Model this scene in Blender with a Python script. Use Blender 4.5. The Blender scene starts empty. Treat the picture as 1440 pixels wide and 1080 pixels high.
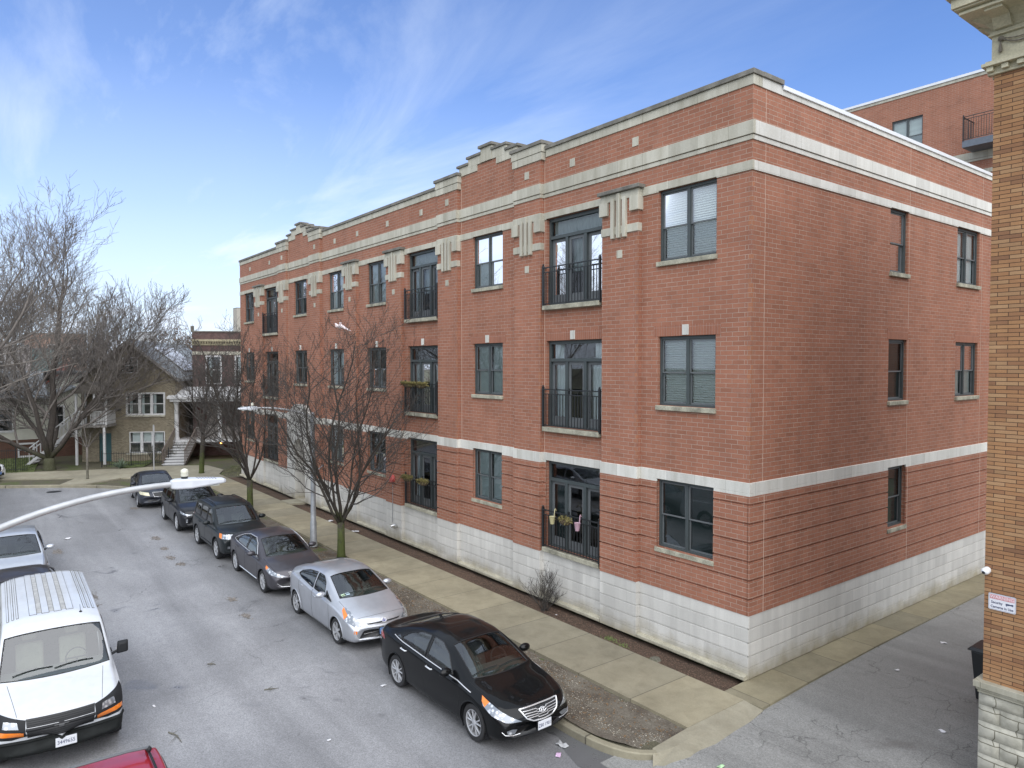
import bpy, bmesh, math, random
from mathutils import Vector, Matrix
from mathutils.bvhtree import BVHTree
from mathutils import noise as mnoise
R = math.radians
random.seed(7)
sc = bpy.context.scene
COL = sc.collection

# ------------------------------------------------------------------ helpers
XF = None   # optional placement of a whole plot (houses that stand at an angle)
def wmat(o):
    m = Matrix.Identity(4)
    while o is not None:
        m = Matrix.LocRotScale(o.location, o.rotation_euler, o.scale) @ m
        o = o.parent
    return m

def tag(o, label=None, cat=None, group=None, kind=None):
    if label: o['label'] = label
    if cat: o['category'] = cat
    if group: o['group'] = group
    if kind: o['kind'] = kind
    return o

def thing(name, label, cat, loc=(0, 0, 0), rz=0.0, group=None):
    o = bpy.data.objects.new(name, None)
    COL.objects.link(o)
    if XF is not None: loc = XF @ Vector(loc); rz += XF.to_euler().z
    o.location = loc; o.rotation_euler = (0, 0, rz)
    o.empty_display_size = 0.3
    return tag(o, label, cat, group)

class MB:
    def __init__(s): s.v = []; s.f = []
    def add(s, vs, fs):
        b = len(s.v); s.v += [Vector(q) for q in vs]; s.f += [tuple(i + b for i in f) for f in fs]; return s
    def box(s, x0, x1, y0, y1, z0, z1):
        if x0 > x1: x0, x1 = x1, x0
        if y0 > y1: y0, y1 = y1, y0
        if z0 > z1: z0, z1 = z1, z0
        return s.add([(x0,y0,z0),(x1,y0,z0),(x1,y1,z0),(x0,y1,z0),(x0,y0,z1),(x1,y0,z1),(x1,y1,z1),(x0,y1,z1)],
              [(0,3,2,1),(4,5,6,7),(0,1,5,4),(1,2,6,5),(2,3,7,6),(3,0,4,7)])
    def quad(s, a, b, c, d): return s.add([a,b,c,d], [(0,1,2,3)])
    def prism(s, poly, h0, h1, ax=2):
        # poly 2D list extruded along axis ax (0:x -> poly=(y,z); 1:y -> (x,z); 2:z -> (x,y))
        def P(a, b, h): return {0:(h,a,b),1:(a,h,b),2:(a,b,h)}[ax]
        n = len(poly)
        vs = [P(a,b,h0) for a,b in poly] + [P(a,b,h1) for a,b in poly]
        fs = [tuple(range(n-1,-1,-1)), tuple(range(n,2*n))] + [(i,(i+1)%n,(i+1)%n+n,i+n) for i in range(n)]
        return s.add(vs, fs)
    def tube(s, pts, rad, n=8, cap=True, flat=1.0):
        pts = [Vector(p) for p in pts]
        if len(pts) < 2: return s
        if not hasattr(rad, '__len__'): rad = [rad]*len(pts)
        t = (pts[1]-pts[0]).normalized()
        ref = Vector((0,0,1)) if abs(t.z) < 0.9 else Vector((1,0,0))
        u = t.cross(ref).normalized()
        vs = []
        for i, p in enumerate(pts):
            if 0 < i < len(pts)-1: t2 = (pts[i+1]-pts[i-1])
            elif i: t2 = pts[i]-pts[i-1]
            else: t2 = pts[1]-pts[0]
            if t2.length < 1e-9: t2 = t
            t2 = t2.normalized()
            u = (u - t2*u.dot(t2))
            u = u.normalized() if u.length > 1e-6 else t2.orthogonal().normalized()
            w = t2.cross(u); t = t2
            for k in range(n):
                a = 2*math.pi*k/n
                vs.append(p + u*(math.cos(a)*rad[i]) + w*(math.sin(a)*rad[i]*flat))
        fs = []
        for i in range(len(pts)-1):
            for k in range(n):
                k2 = (k+1) % n
                fs.append((i*n+k, i*n+k2, (i+1)*n+k2, (i+1)*n+k))
        if cap:
            fs.append(tuple(range(n-1,-1,-1))); fs.append(tuple(range((len(pts)-1)*n, len(pts)*n)))
        return s.add(vs, fs)
    def lathe(s, prof, c=(0,0,0), axis=2, n=24, mat=None):
        # prof: (radius, height)
        vs = []; c = Vector(c)
        for r, h in prof:
            for k in range(n):
                a = 2*math.pi*k/n
                p = (r*math.cos(a), r*math.sin(a), h)
                if axis == 1: p = (p[0], p[2], p[1])
                if axis == 0: p = (p[2], p[0], p[1])
                p = Vector(p)
                if mat: p = mat @ p
                vs.append(c + p)
        fs = []
        for i in range(len(prof)-1):
            for k in range(n):
                k2 = (k+1) % n
                fs.append((i*n+k, i*n+k2, (i+1)*n+k2, (i+1)*n+k))
        return s.add(vs, fs)
    def ell(s, c, r, n=10, m=6):
        prof = [(max(1e-4, math.sin(math.pi*i/m)), -math.cos(math.pi*i/m)) for i in range(m+1)]
        return s.lathe(prof, c, 2, n, Matrix.Diagonal((r[0], r[1], r[2])))
    def build(s, name, mat, parent=None, smooth=False, bevel=0, kind=None, sub=0, angle=40, fix=True):
        me = bpy.data.meshes.new(name)
        vs = s.v if XF is None else [XF @ q for q in s.v]
        if parent is not None:
            inv = wmat(parent).inverted(); vs = [inv @ q for q in vs]
        me.from_pydata([tuple(q) for q in vs], [], s.f)
        if fix and len(s.f) < 60000:
            bm = bmesh.new(); bm.from_mesh(me); bmesh.ops.recalc_face_normals(bm, faces=bm.faces); bm.to_mesh(me); bm.free()
        me.materials.append(mat)
        o = bpy.data.objects.new(name, me); COL.objects.link(o)
        if parent is not None: o.parent = parent
        if smooth:
            me.polygons.foreach_set('use_smooth', [True]*len(me.polygons))
            if angle and len(s.f) < 60000:
                try: me.set_sharp_from_angle(angle=R(angle))
                except Exception: pass
        if bevel:
            md = o.modifiers.new('b', 'BEVEL'); md.width = bevel; md.segments = 2; md.limit_method = 'ANGLE'; md.angle_limit = R(50)
        if sub:
            md = o.modifiers.new('s', 'SUBSURF'); md.levels = sub; md.render_levels = sub
        if kind: o['kind'] = kind
        return o

def copy_tree(o, parent=None):
    c = o.copy(); COL.objects.link(c); c.parent = parent
    for ch in [q for q in bpy.data.objects if q.parent is o]: copy_tree(ch, c)
    return c

# ------------------------------------------------------------------ materials
MATS = {}
def newmat(name):
    m = bpy.data.materials.new(name); m.use_nodes = True
    nt = m.node_tree; nt.nodes.clear()
    out = nt.nodes.new('ShaderNodeOutputMaterial')
    b = nt.nodes.new('ShaderNodeBsdfPrincipled')
    nt.links.new(b.outputs[0], out.inputs[0])
    return m, nt, b
def N(nt, t, **k):
    n = nt.nodes.new(t)
    for a, v in k.items():
        if a.startswith('i_'): n.inputs[a[2:].replace('_', ' ')].default_value = v
        else: setattr(n, a, v)
    return n
def L(nt, a, b): nt.links.new(a, b)
def pos(nt): return N(nt, 'ShaderNodeNewGeometry').outputs['Position']
def objc(nt): return N(nt, 'ShaderNodeTexCoord').outputs['Object']
def noise(nt, vec, scale, detail=4, rough=.55, dist=0):
    n = N(nt, 'ShaderNodeTexNoise'); n.inputs['Scale'].default_value = scale; n.inputs['Detail'].default_value = detail
    n.inputs['Roughness'].default_value = rough; n.inputs['Distortion'].default_value = dist
    if vec is not None: L(nt, vec, n.inputs['Vector'])
    return n.outputs['Fac']
def ramp(nt, fac, stops):
    r = N(nt, 'ShaderNodeValToRGB'); e = r.color_ramp.elements
    while len(e) < len(stops): e.new(0.5)
    for q, (p, c) in zip(e, stops):
        q.position = p; q.color = (c, c, c, 1) if not hasattr(c, '__len__') else (*c[:3], 1)
    L(nt, fac, r.inputs[0]); return r.outputs[0]
def mixc(nt, fac, a, b, mode='MIX'):
    m = N(nt, 'ShaderNodeMix', data_type='RGBA', blend_type=mode)
    for s, v in ((0, fac), (6, a), (7, b)):
        if hasattr(v, 'links') or isinstance(v, bpy.types.NodeSocket): L(nt, v, m.inputs[s])
        elif hasattr(v, '__len__'): m.inputs[s].default_value = (*v[:3], 1)
        else: m.inputs[s].default_value = v if s == 0 else (v, v, v, 1)
    return m.outputs[2]
def math_(nt, op, a, b=None, c=None):
    m = N(nt, 'ShaderNodeMath', operation=op)
    for i, v in enumerate((a, b, c)):
        if v is None: continue
        if isinstance(v, bpy.types.NodeSocket): L(nt, v, m.inputs[i])
        else: m.inputs[i].default_value = v
    return m.outputs[0]
def bump(nt, b, h, strength=.3, dist=.01):
    n = N(nt, 'ShaderNodeBump'); n.inputs['Strength'].default_value = strength; n.inputs['Distance'].default_value = dist
    L(nt, h, n.inputs['Height']); L(nt, n.outputs[0], b.inputs['Normal'])
def plain(name, c, rough=.6, metal=0, var=.12, scale=6, bumpk=0, spec=None, coat=0, emit=None, local=False, fine=0):
    if name in MATS: return MATS[name]
    m, nt, b = newmat(name)
    v = objc(nt) if local else pos(nt)
    f = noise(nt, v, scale, 5, .6)
    lo = tuple(q*(1-var) for q in c); hi = tuple(min(1, q*(1+var)) for q in c)
    col = ramp(nt, f, [(.3, lo), (.7, hi)])
    if fine:
        f2 = noise(nt, v, scale*14, 3, .7)
        col = mixc(nt, fine, col, ramp(nt, f2, [(.35, .35), (.65, 1.0)]), 'MULTIPLY')
    L(nt, col, b.inputs['Base Color'])
    b.inputs['Roughness'].default_value = rough; b.inputs['Metallic'].default_value = metal
    if spec is not None: b.inputs['Specular IOR Level'].default_value = spec
    if coat: b.inputs['Coat Weight'].default_value = coat; b.inputs['Coat Roughness'].default_value = .04
    if emit: b.inputs['Emission Color'].default_value = (*emit[:3], 1); b.inputs['Emission Strength'].default_value = emit[3]
    if bumpk: bump(nt, b, noise(nt, v, scale*8, 4, .6), bumpk, .01)
    MATS[name] = m; return m

def uvec(nt, su=1.0, ou=0.0, oz=0.0):
    """wall coordinate: (x+y, z) works on every axis-aligned face"""
    s = N(nt, 'ShaderNodeSeparateXYZ'); L(nt, pos(nt), s.inputs[0])
    u = math_(nt, 'ADD', s.outputs[0], s.outputs[1]); u = math_(nt, 'ADD', u, ou)
    z = math_(nt, 'ADD', s.outputs[2], oz)
    c = N(nt, 'ShaderNodeCombineXYZ'); L(nt, u, c.inputs[0]); L(nt, z, c.inputs[1])
    return c.outputs[0], s
def brick(name, cols, mortar, bw, bh, ms, oz=0, ou=0, bumpk=.35, off=.5, stain=.25, soldier=False, jitter=.5, dark=None, msmooth=.1, wash=None):
    m, nt, b = newmat(name)
    v, s = uvec(nt, ou=ou, oz=oz)
    if soldier:
        sp = N(nt, 'ShaderNodeSeparateXYZ'); L(nt, v, sp.inputs[0]); cb = N(nt, 'ShaderNodeCombineXYZ')
        L(nt, sp.outputs[1], cb.inputs[0]); L(nt, sp.outputs[0], cb.inputs[1]); v = cb.outputs[0]
    br = N(nt, 'ShaderNodeTexBrick'); L(nt, v, br.inputs['Vector'])
    br.inputs['Color1'].default_value = (0, 0, 0, 1); br.inputs['Color2'].default_value = (1, 1, 1, 1)
    br.inputs['Mortar'].default_value = (.5, .5, .5, 1)
    br.inputs['Scale'].default_value = 1; br.inputs['Brick Width'].default_value = bw; br.inputs['Row Height'].default_value = bh
    br.inputs['Mortar Size'].default_value = ms; br.inputs['Mortar Smooth'].default_value = msmooth; br.inputs['Bias'].default_value = 0
    br.offset = off
    n = len(cols)
    rc = ramp(nt, br.outputs['Color'], [(i/(n-1) if n > 1 else 0, c) for i, c in enumerate(cols)])
    P = pos(nt)
    big = noise(nt, P, .55, 5, .6)
    rc = mixc(nt, 1.0, rc, ramp(nt, big, [(.3, 1-stain*.55), (.7, 1+stain*.3)]), 'MULTIPLY')
    fn = noise(nt, P, 60, 3, .7)
    rc = mixc(nt, .5, rc, ramp(nt, fn, [(.3, .7), (.7, 1.15)]), 'MULTIPLY')
    # slightly streaky vertical weathering
    mp = N(nt, 'ShaderNodeMapping'); mp.inputs['Scale'].default_value = (2.2, 2.2, .18); L(nt, P, mp.inputs['Vector'])
    st = noise(nt, mp.outputs[0], 1.0, 4, .6)
    rc = mixc(nt, stain, rc, ramp(nt, st, [(.35, .6), (.6, 1.05)]), 'MULTIPLY')
    if wash:
        # pale mineral bloom in patches
        wn = noise(nt, P, 1.3, 6, .7)
        rc = mixc(nt, math_(nt, 'MULTIPLY', ramp(nt, wn, [(.58, 0.), (.75, 1.)]), .35), rc, wash)
    mo = noise(nt, P, 2.0, 4, .7)
    mcol = mixc(nt, ramp(nt, mo, [(.35, 0.), (.65, 1.)]), tuple(q*.6 for q in mortar), mortar)
    col = mixc(nt, br.outputs['Fac'], rc, mcol)
    L(nt, col, b.inputs['Base Color'])
    b.inputs['Roughness'].default_value = .85; b.inputs['Specular IOR Level'].default_value = .25
    h = math_(nt, 'SUBTRACT', 1.0, br.outputs['Fac'])
    h = math_(nt, 'ADD', h, math_(nt, 'MULTIPLY', fn, .25))
    bump(nt, b, h, bumpk, .006)
    MATS[name] = m; return m
# ------------------------------------------------------------------ shared materials
RED = brick('red_brick', [(.315,.140,.090),(.345,.152,.098),(.370,.162,.104),(.355,.158,.102),(.385,.172,.110),(.345,.160,.108)], (.47,.36,.29), .3048, .1016, .0052, oz=-.037, stain=.24, wash=(.40,.24,.19))
REDQ = brick('orange_quoin_brick', [(.31,.14,.095),(.33,.15,.10),(.36,.16,.095),(.40,.175,.10)], (.42,.30,.24), .16, .1016, .0055, oz=-.037, stain=.14)
SOLD = brick('red_soldier_course', [(.305,.130,.084),(.335,.145,.092),(.355,.15,.096)], (.44,.30,.24), .3048, .0762, .004, stain=.12, soldier=True, off=0)
def stone_mat(name, c, bw, stain, grime=.5):
    m, nt, b = newmat(name)
    v, s = uvec(nt, ou=.21)
    br = N(nt, 'ShaderNodeTexBrick'); L(nt, v, br.inputs['Vector'])
    br.inputs['Color1'].default_value = (.86,.86,.86,1); br.inputs['Color2'].default_value = (1.06,1.06,1.06,1)
    br.inputs['Mortar'].default_value = (.45,.45,.42,1); br.inputs['Scale'].default_value = 1
    br.inputs['Brick Width'].default_value = bw; br.inputs['Row Height'].default_value = 50
    br.inputs['Mortar Size'].default_value = .004; br.inputs['Mortar Smooth'].default_value = .3
    P = pos(nt)
    col = mixc(nt, 1, c, br.outputs['Color'], 'MULTIPLY')
    mp = N(nt, 'ShaderNodeMapping'); mp.inputs['Scale'].default_value = (3, 3, .5); L(nt, P, mp.inputs['Vector'])
    st = noise(nt, mp.outputs[0], 1.3, 6, .65)
    col = mixc(nt, grime, col, ramp(nt, st, [(.35, (.62,.6,.52)), (.62, (1.08,1.08,1.06))]), 'MULTIPLY')
    fn = noise(nt, P, 45, 3, .7)
    col = mixc(nt, .35, col, ramp(nt, fn, [(.3, .75), (.7, 1.1)]), 'MULTIPLY')
    L(nt, col, b.inputs['Base Color']); b.inputs['Roughness'].default_value = .85
    b.inputs['Specular IOR Level'].default_value = .2
    bump(nt, b, fn, .25, .004)
    MATS[name] = m; return m
LIME = stone_mat('tan_limestone', (.54,.52,.445), .82, .4)
WHITE = stone_mat('pale_limestone', (.68,.67,.625), .82, .3, .4)
PALE = stone_mat('lit_side_limestone', (.70,.69,.65), .82, .3, .3)  # paler stone for the side bands: brighter side light painted into the colour
def base_mat():
    m, nt, b = newmat('pale_block_base')
    v, s = uvec(nt, ou=.35, oz=.12)
    br = N(nt, 'ShaderNodeTexBrick'); L(nt, v, br.inputs['Vector'])
    br.inputs['Color1'].default_value = (.88,.88,.88,1); br.inputs['Color2'].default_value = (1.04,1.04,1.04,1)
    br.inputs['Mortar'].default_value = (.74,.74,.72,1); br.inputs['Scale'].default_value = 1
    br.inputs['Brick Width'].default_value = .8; br.inputs['Row Height'].default_value = .3
    br.inputs['Mortar Size'].default_value = .0035; br.inputs['Mortar Smooth'].default_value = .2
    P = pos(nt)
    col = mixc(nt, 1, (.63,.615,.575), br.outputs['Color'], 'MULTIPLY')
    # rising damp and splash stains low on the wall
    sp = N(nt, 'ShaderNodeSeparateXYZ'); L(nt, P, sp.inputs[0])
    damp = math_(nt, 'ADD', sp.outputs[2], math_(nt, 'MULTIPLY', noise(nt, P, 1.6, 5, .65), .9))
    col = mixc(nt, 1, col, ramp(nt, damp, [(.38, (.60,.55,.42)), (.85, (1,1,1))]), 'MULTIPLY')
    mp = N(nt, 'ShaderNodeMapping'); mp.inputs['Scale'].default_value = (4, 4, .4); L(nt, P, mp.inputs['Vector'])
    col = mixc(nt, .35, col, ramp(nt, noise(nt, mp.outputs[0], 1, 5, .6), [(.35, .68), (.6, 1.04)]), 'MULTIPLY')
    fn = noise(nt, P, 40, 3, .7)
    col = mixc(nt, .3, col, ramp(nt, fn, [(.3, .8), (.7, 1.08)]), 'MULTIPLY')
    L(nt, col, b.inputs['Base Color']); b.inputs['Roughness'].default_value = .8; b.inputs['Specular IOR Level'].default_value = .25
    bump(nt, b, fn, .3, .004)
    return m
BASE = base_mat()
COPING = plain('dark_weathered_coping', (.20,.19,.165), .8, scale=3, var=.35, fine=.4)
SILL = plain('weathered_stone_sill', (.42,.40,.31), .85, scale=3.5, var=.45, fine=.6)
METALW = plain('white_metal_coping', (.74,.76,.78), .35, scale=2, var=.05)
FRAME = plain('dark_green_grey_frame', (.055,.068,.07), .45, scale=5, var=.1)
FRAMEL = plain('grey_window_frame', (.12,.13,.135), .42, scale=5, var=.1)
IRON = plain('black_iron', (.018,.02,.022), .45, scale=9, var=.2)
ROOM = plain('dark_room', (.15,.155,.15), .9, scale=2, var=.3)
ROOMW = plain('pale_room', (.30,.29,.27), .9, scale=2, var=.2)
def glass(name, tint, base, r=.015):
    m = bpy.data.materials.new(name); m.use_nodes = True; nt = m.node_tree; nt.nodes.clear()
    out = N(nt, 'ShaderNodeOutputMaterial'); t = N(nt, 'ShaderNodeBsdfTransparent'); g = N(nt, 'ShaderNodeBsdfGlossy')
    t.inputs[0].default_value = (*tint, 1); g.inputs[0].default_value = (.95,.97,1,1); g.inputs['Roughness'].default_value = r
    lw = N(nt, 'ShaderNodeFresnel'); lw.inputs[0].default_value = 1.5
    f = math_(nt, 'ADD', math_(nt, 'MULTIPLY', lw.outputs[0], 1.0), base)
    mx = N(nt, 'ShaderNodeMixShader'); L(nt, f, mx.inputs[0]); L(nt, t.outputs[0], mx.inputs[1]); L(nt, g.outputs[0], mx.inputs[2])
    L(nt, mx.outputs[0], out.inputs[0]); MATS[name] = m
    # faint waviness of real panes
    bn = N(nt, 'ShaderNodeBump'); bn.inputs['Strength'].default_value = .02; bn.inputs['Distance'].default_value = .02
    L(nt, noise(nt, pos(nt), 1.2, 2, .5), bn.inputs['Height']); L(nt, bn.outputs[0], g.inputs['Normal'])
    return m
GLASS = glass('window_glass', (.80,.86,.85), .07)
GLASSD = glass('dark_window_glass', (.52,.58,.57), .035)
def blind_mat(name, c, pitch=.05, amt=.35, vertical=False):
    m, nt, b = newmat(name); v, s = uvec(nt)
    sp = N(nt, 'ShaderNodeSeparateXYZ'); L(nt, v, sp.inputs[0])
    q = math_(nt, 'SINE', math_(nt, 'MULTIPLY', sp.outputs[0 if vertical else 1], 2*math.pi/pitch))
    L(nt, mixc(nt, noise(nt, pos(nt), 1.5, 3), tuple(k*.85 for k in c), c), b.inputs['Base Color'])
    b.inputs['Roughness'].default_value = .8
    bump(nt, b, q, amt, pitch*.25)
    return m
BL_W = blind_mat('white_slat_blind', (.80,.82,.81), .055, .9)
BL_G = blind_mat('grey_roller_blind', (.50,.54,.53), .3, .1)
CURT = blind_mat('pale_curtain', (.93,.95,.97), .13, .45, True)
CURTD = blind_mat('dark_curtain', (.12,.15,.15), .3, .3, True)

SCREEN = plain('grey_green_screen', (.12,.145,.145), .8, var=.18, scale=2)
# ------------------------------------------------------------------ wall building blocks
def cells(u0, u1, v0, v1, ops):
    us = sorted({u0, u1} | {min(max(q, u0), u1) for o in ops for q in o[:2]})
    vs = sorted({v0, v1} | {min(max(q, v0), v1) for o in ops for q in o[2:4]})
    out = []
    for j in range(len(vs)-1):
        if vs[j+1]-vs[j] < 1e-6: continue
        run = None
        for i in range(len(us)-1):
            if us[i+1]-us[i] < 1e-6: continue
            cu, cv = (us[i]+us[i+1])/2, (vs[j]+vs[j+1])/2
            hole = any(o[0] < cu < o[1] and o[2] < cv < o[3] for o in ops)
            if hole:
                if run: out.append((run[0], run[1], vs[j], vs[j+1])); run = None
            else:
                run = (run[0], us[i+1]) if run else (us[i], us[i+1])
        if run: out.append((run[0], run[1], vs[j], vs[j+1]))
    return out
class Face:
    """a wall face. kind 'S' looks towards -y (u = x), kind 'E' towards +x (u = y)"""
    def __init__(s, kind, c): s.k = kind; s.c = c
    def P(s, u, d, z):   # d = outwards
        return (u, s.c - d, z) if s.k == 'S' else (s.c + d, u, z)
    def box(s, mb, u0, u1, d0, d1, z0, z1):
        a = s.P(u0, d0, z0); b = s.P(u1, d1, z1)
        mb.box(a[0], b[0], a[1], b[1], a[2], b[2])
    def sheet(s, mb, u0, u1, z0, z1, d=0):
        mb.quad(s.P(u0,d,z0), s.P(u1,d,z0), s.P(u1,d,z1), s.P(u0,d,z1))
    def reveal(s, mb, o, depth):
        u0,u1,z0,z1 = o
        mb.quad(s.P(u0,0,z0), s.P(u0,-depth,z0), s.P(u0,-depth,z1), s.P(u0,0,z1))
        mb.quad(s.P(u1,0,z0), s.P(u1,-depth,z0), s.P(u1,-depth,z1), s.P(u1,0,z1))
        mb.quad(s.P(u0,0,z1), s.P(u0,-depth,z1), s.P(u1,-depth,z1), s.P(u1,0,z1))
        mb.quad(s.P(u0,0,z0), s.P(u0,-depth,z0), s.P(u1,-depth,z0), s.P(u1,0,z0))

def room(F, o, parent, depth=1.2, m=None, back=.13):
    u0,u1,z0,z1 = o; mb = MB(); e = .02
    u0-=e; u1+=e; z0-=e; z1+=e
    for d in (back, depth):
        pass
    a,b_ = -back, -depth
    mb.quad(F.P(u0,a,z0),F.P(u0,b_,z0),F.P(u0,b_,z1),F.P(u0,a,z1)); mb.quad(F.P(u1,a,z0),F.P(u1,b_,z0),F.P(u1,b_,z1),F.P(u1,a,z1))
    mb.quad(F.P(u0,a,z1),F.P(u0,b_,z1),F.P(u1,b_,z1),F.P(u1,a,z1)); mb.quad(F.P(u0,a,z0),F.P(u0,b_,z0),F.P(u1,b_,z0),F.P(u1,a,z0))
    mb.quad(F.P(u0,b_,z0),F.P(u0,b_,z1),F.P(u1,b_,z1),F.P(u1,b_,z0))
    return mb.build('room_interior', m or ROOM, parent)

def sash_window(F, o, parent, cov='none', n=2, covz=None, sill=True, rec=.10, fm=None, seed=0):
    """n casements wide, each double hung"""
    u0,u1,z0,z1 = o; f = .05; fr = MB(); fm = fm or FRAME
    F.box(fr, u0, u0+f, -rec-.06, -rec+.03, z0, z1); F.box(fr, u1-f, u1, -rec-.06, -rec+.03, z0, z1)
    F.box(fr, u0+f, u1-f, -rec-.06, -rec+.03, z1-f-.02, z1); F.box(fr, u0+f, u1-f, -rec-.06, -rec+.03, z0, z0+f)
    w = (u1-u0)/n; zm = z0 + (z1-z0)*.48
    for i in range(1, n): F.box(fr, u0+w*i-.04, u0+w*i+.04, -rec-.06, -rec+.025, z0+f, z1-f-.02)
    win = fr.build('window', fm, parent, bevel=.004)
    sm = MB(); gm = MB()
    for i in range(n):
        a = u0+w*i+(f if i == 0 else .04); b = u0+w*(i+1)-(f if i == n-1 else .04)
        t = .035; zt = z1-f-.02
        # upper sash forward, lower sash behind
        for (za, zb_, d) in ((zm-.02, zt, -rec-.005), (z0+f, zm+.02, -rec-.04)):
            F.box(sm, a, a+t, d-.025, d, za, zb_); F.box(sm, b-t, b, d-.025, d, za, zb_)
            F.box(sm, a+t, b-t, d-.025, d, za, za+t); F.box(sm, a+t, b-t, d-.025, d, zb_-t, zb_)
            F.sheet(gm, a+t, b-t, za+t, zb_-t, d-.014)
    sm.build('sash', FRAMEL if fm is FRAME else fm, win)
    gm.build('pane', GLASS if cov != 'dark' else GLASSD, win)
    if cov == 'dark':
        cb = MB(); F.sheet(cb, u0+.05, u1-.05, z0+.04, z1-.06, -rec-.075); cb.build('insect_screen', SCREEN, win)
    if cov in ('blind', 'roller', 'curtain', 'half'):
        cb = MB(); mt = {'blind': BL_W, 'roller': BL_G, 'curtain': CURT, 'half': CURT}[cov]
        zc = covz if covz is not None else z0+.05
        for i in range(n):
            a = u0+w*i+.05; b = u0+w*(i+1)-.05
            if cov == 'half': b = a+(b-a)*.55
            F.box(cb, a, b, -rec-.105, -rec-.10, zc, z1-.05)
        cb.build('blind' if cov in ('blind','roller') else 'curtain', mt, win)
    room(F, o, win, 1.4, ROOM, rec+.07)
    if sill:
        sb = MB(); F.box(sb, u0-.03, u1+.03, -rec-.03, .07, z0-.115, z0-.005); sb.build('sill', SILL, win, bevel=.01)
    return win

def french_door(F, o, parent, look='curtain', rec=.14):
    u0,u1,z0,z1 = o; f = .07; fr = MB(); zt = z1-.50
    F.box(fr, u0, u0+f, -rec-.07, -rec+.04, z0, z1); F.box(fr, u1-f, u1, -rec-.07, -rec+.04, z0, z1)
    F.box(fr, u0+f, u1-f, -rec-.07, -rec+.04, z1-f-.03, z1); F.box(fr, u0+f, u1-f, -rec-.07, -rec+.05, zt-.09, zt)
    F.box(fr, u0+f, u1-f, -rec-.07, -rec+.04, z0, z0+.05)
    w = (u1-u0)/3
    for i in (1, 2): F.box(fr, u0+w*i-.05, u0+w*i+.05, -rec-.07, -rec+.045, z0+.05, zt-.09)
    root = fr.build('balcony_door', FRAME, parent, bevel=.004)
    gm = MB()
    F.sheet(gm, u0+f, u1-f, zt, z1-f-.03, -rec-.02)
    for i in range(3):
        a = u0+w*i+(f if i == 0 else .05); b = u0+w*(i+1)-(f if i == 2 else .05)
        lf = MB(); t = .09; d = -rec+(.0 if i == 1 else -.03)
        F.box(lf, a, a+t, d-.04, d, z0+.05, zt-.09); F.box(lf, b-t, b, d-.04, d, z0+.05, zt-.09)
        F.box(lf, a+t, b-t, d-.04, d, zt-.09-t, zt-.09); F.box(lf, a+t, b-t, d-.04, d, z0+.05, z0+.30)
        lf.build('door_leaf', FRAMEL, root, bevel=.004)
        F.sheet(gm, a+t, b-t, z0+.30, zt-.09-t, d-.02)
        if i == 1:
            h = MB(); F.box(h, a+.025, a+.055, d, d+.05, z0+.95, z0+1.10); h.build('handle', IRON, root)
    gm.build('pane', GLASS if look in ('curtain', 'mixed') else GLASSD, root)
    cb = MB(); dd = -rec-.14
    if look == 'curtain':
        F.box(cb, u0+.08, u0+w*.95, dd-.01, dd, z0+.08, zt-.02); F.box(cb, u0+w*2.05, u1-.08, dd-.01, dd, z0+.08, zt-.02)
        F.box(cb, u0+.08, u0+w*.6, dd-.01, dd, zt-.01, z1-.1); F.box(cb, u0+w*2.3, u1-.08, dd-.01, dd, zt-.01, z1-.1)
    elif look == 'mixed':
        F.box(cb, u0+.08, u0+w*.8, dd-.01, dd, z0+.08, zt-.02); F.box(cb, u0+w*2.1, u1-.08, dd-.01, dd, z0+.08, zt-.02)
    if look == 'dark': F.box(cb, u0+.08, u0+w*.7, dd-.01, dd, z0+.08, zt-.02)
    elif look == 'bright':
        F.box(cb, u0+.05, u1-.05, dd-.01, dd, z0+.9, z1-.05); F.box(cb, u0+.05, u0+w*.9, dd-.015, dd-.011, z0+.05, z0+.9)
    if cb.v: cb.build('curtain', CURT if look != 'dark' else CURTD, root)
    room(F, o, root, 1.6, ROOM if look != 'bright' else ROOMW, rec+.08)
    sb = MB(); F.box(sb, u0-.02, u1+.02, -rec-.03, .16, z0-.13, z0-.005); sb.build('sill', SILL, root, bevel=.012)
    return root

def railing(F, u0, u1, z0, h, parent, out=.105):
    mb = MB(); t = .012
    F.box(mb, u0, u1, out-.02, out+.02, z0+h-.03, z0+h); F.box(mb, u0, u1, out-.014, out+.014, z0+h-.16, z0+h-.135)
    F.box(mb, u0, u1, out-.014, out+.014, z0+.05, z0+.075)
    for u in (u0, u1):
        F.box(mb, u-.028, u+.028, out-.028, out+.028, z0-.02, z0+h+.05)
        mb.ell(F.P(u, out, z0+h+.075), (.03,.03,.03), 8, 5)
        F.box(mb, u-.014, u+.014, -.02, out, z0+h-.03, z0+h-.005); F.box(mb, u-.012, u+.012, -.02, out, z0+.05, z0+.075)
    n = int((u1-u0)/.115)
    for i in range(1, n):
        u = u0+(u1-u0)*i/n
        F.box(mb, u-.0085, u+.0085, out-.0085, out+.0085, z0+.07, z0+(h-.135 if i % 4 else h-.03))
    return mb.build('balcony_railing', IRON, parent)

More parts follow.
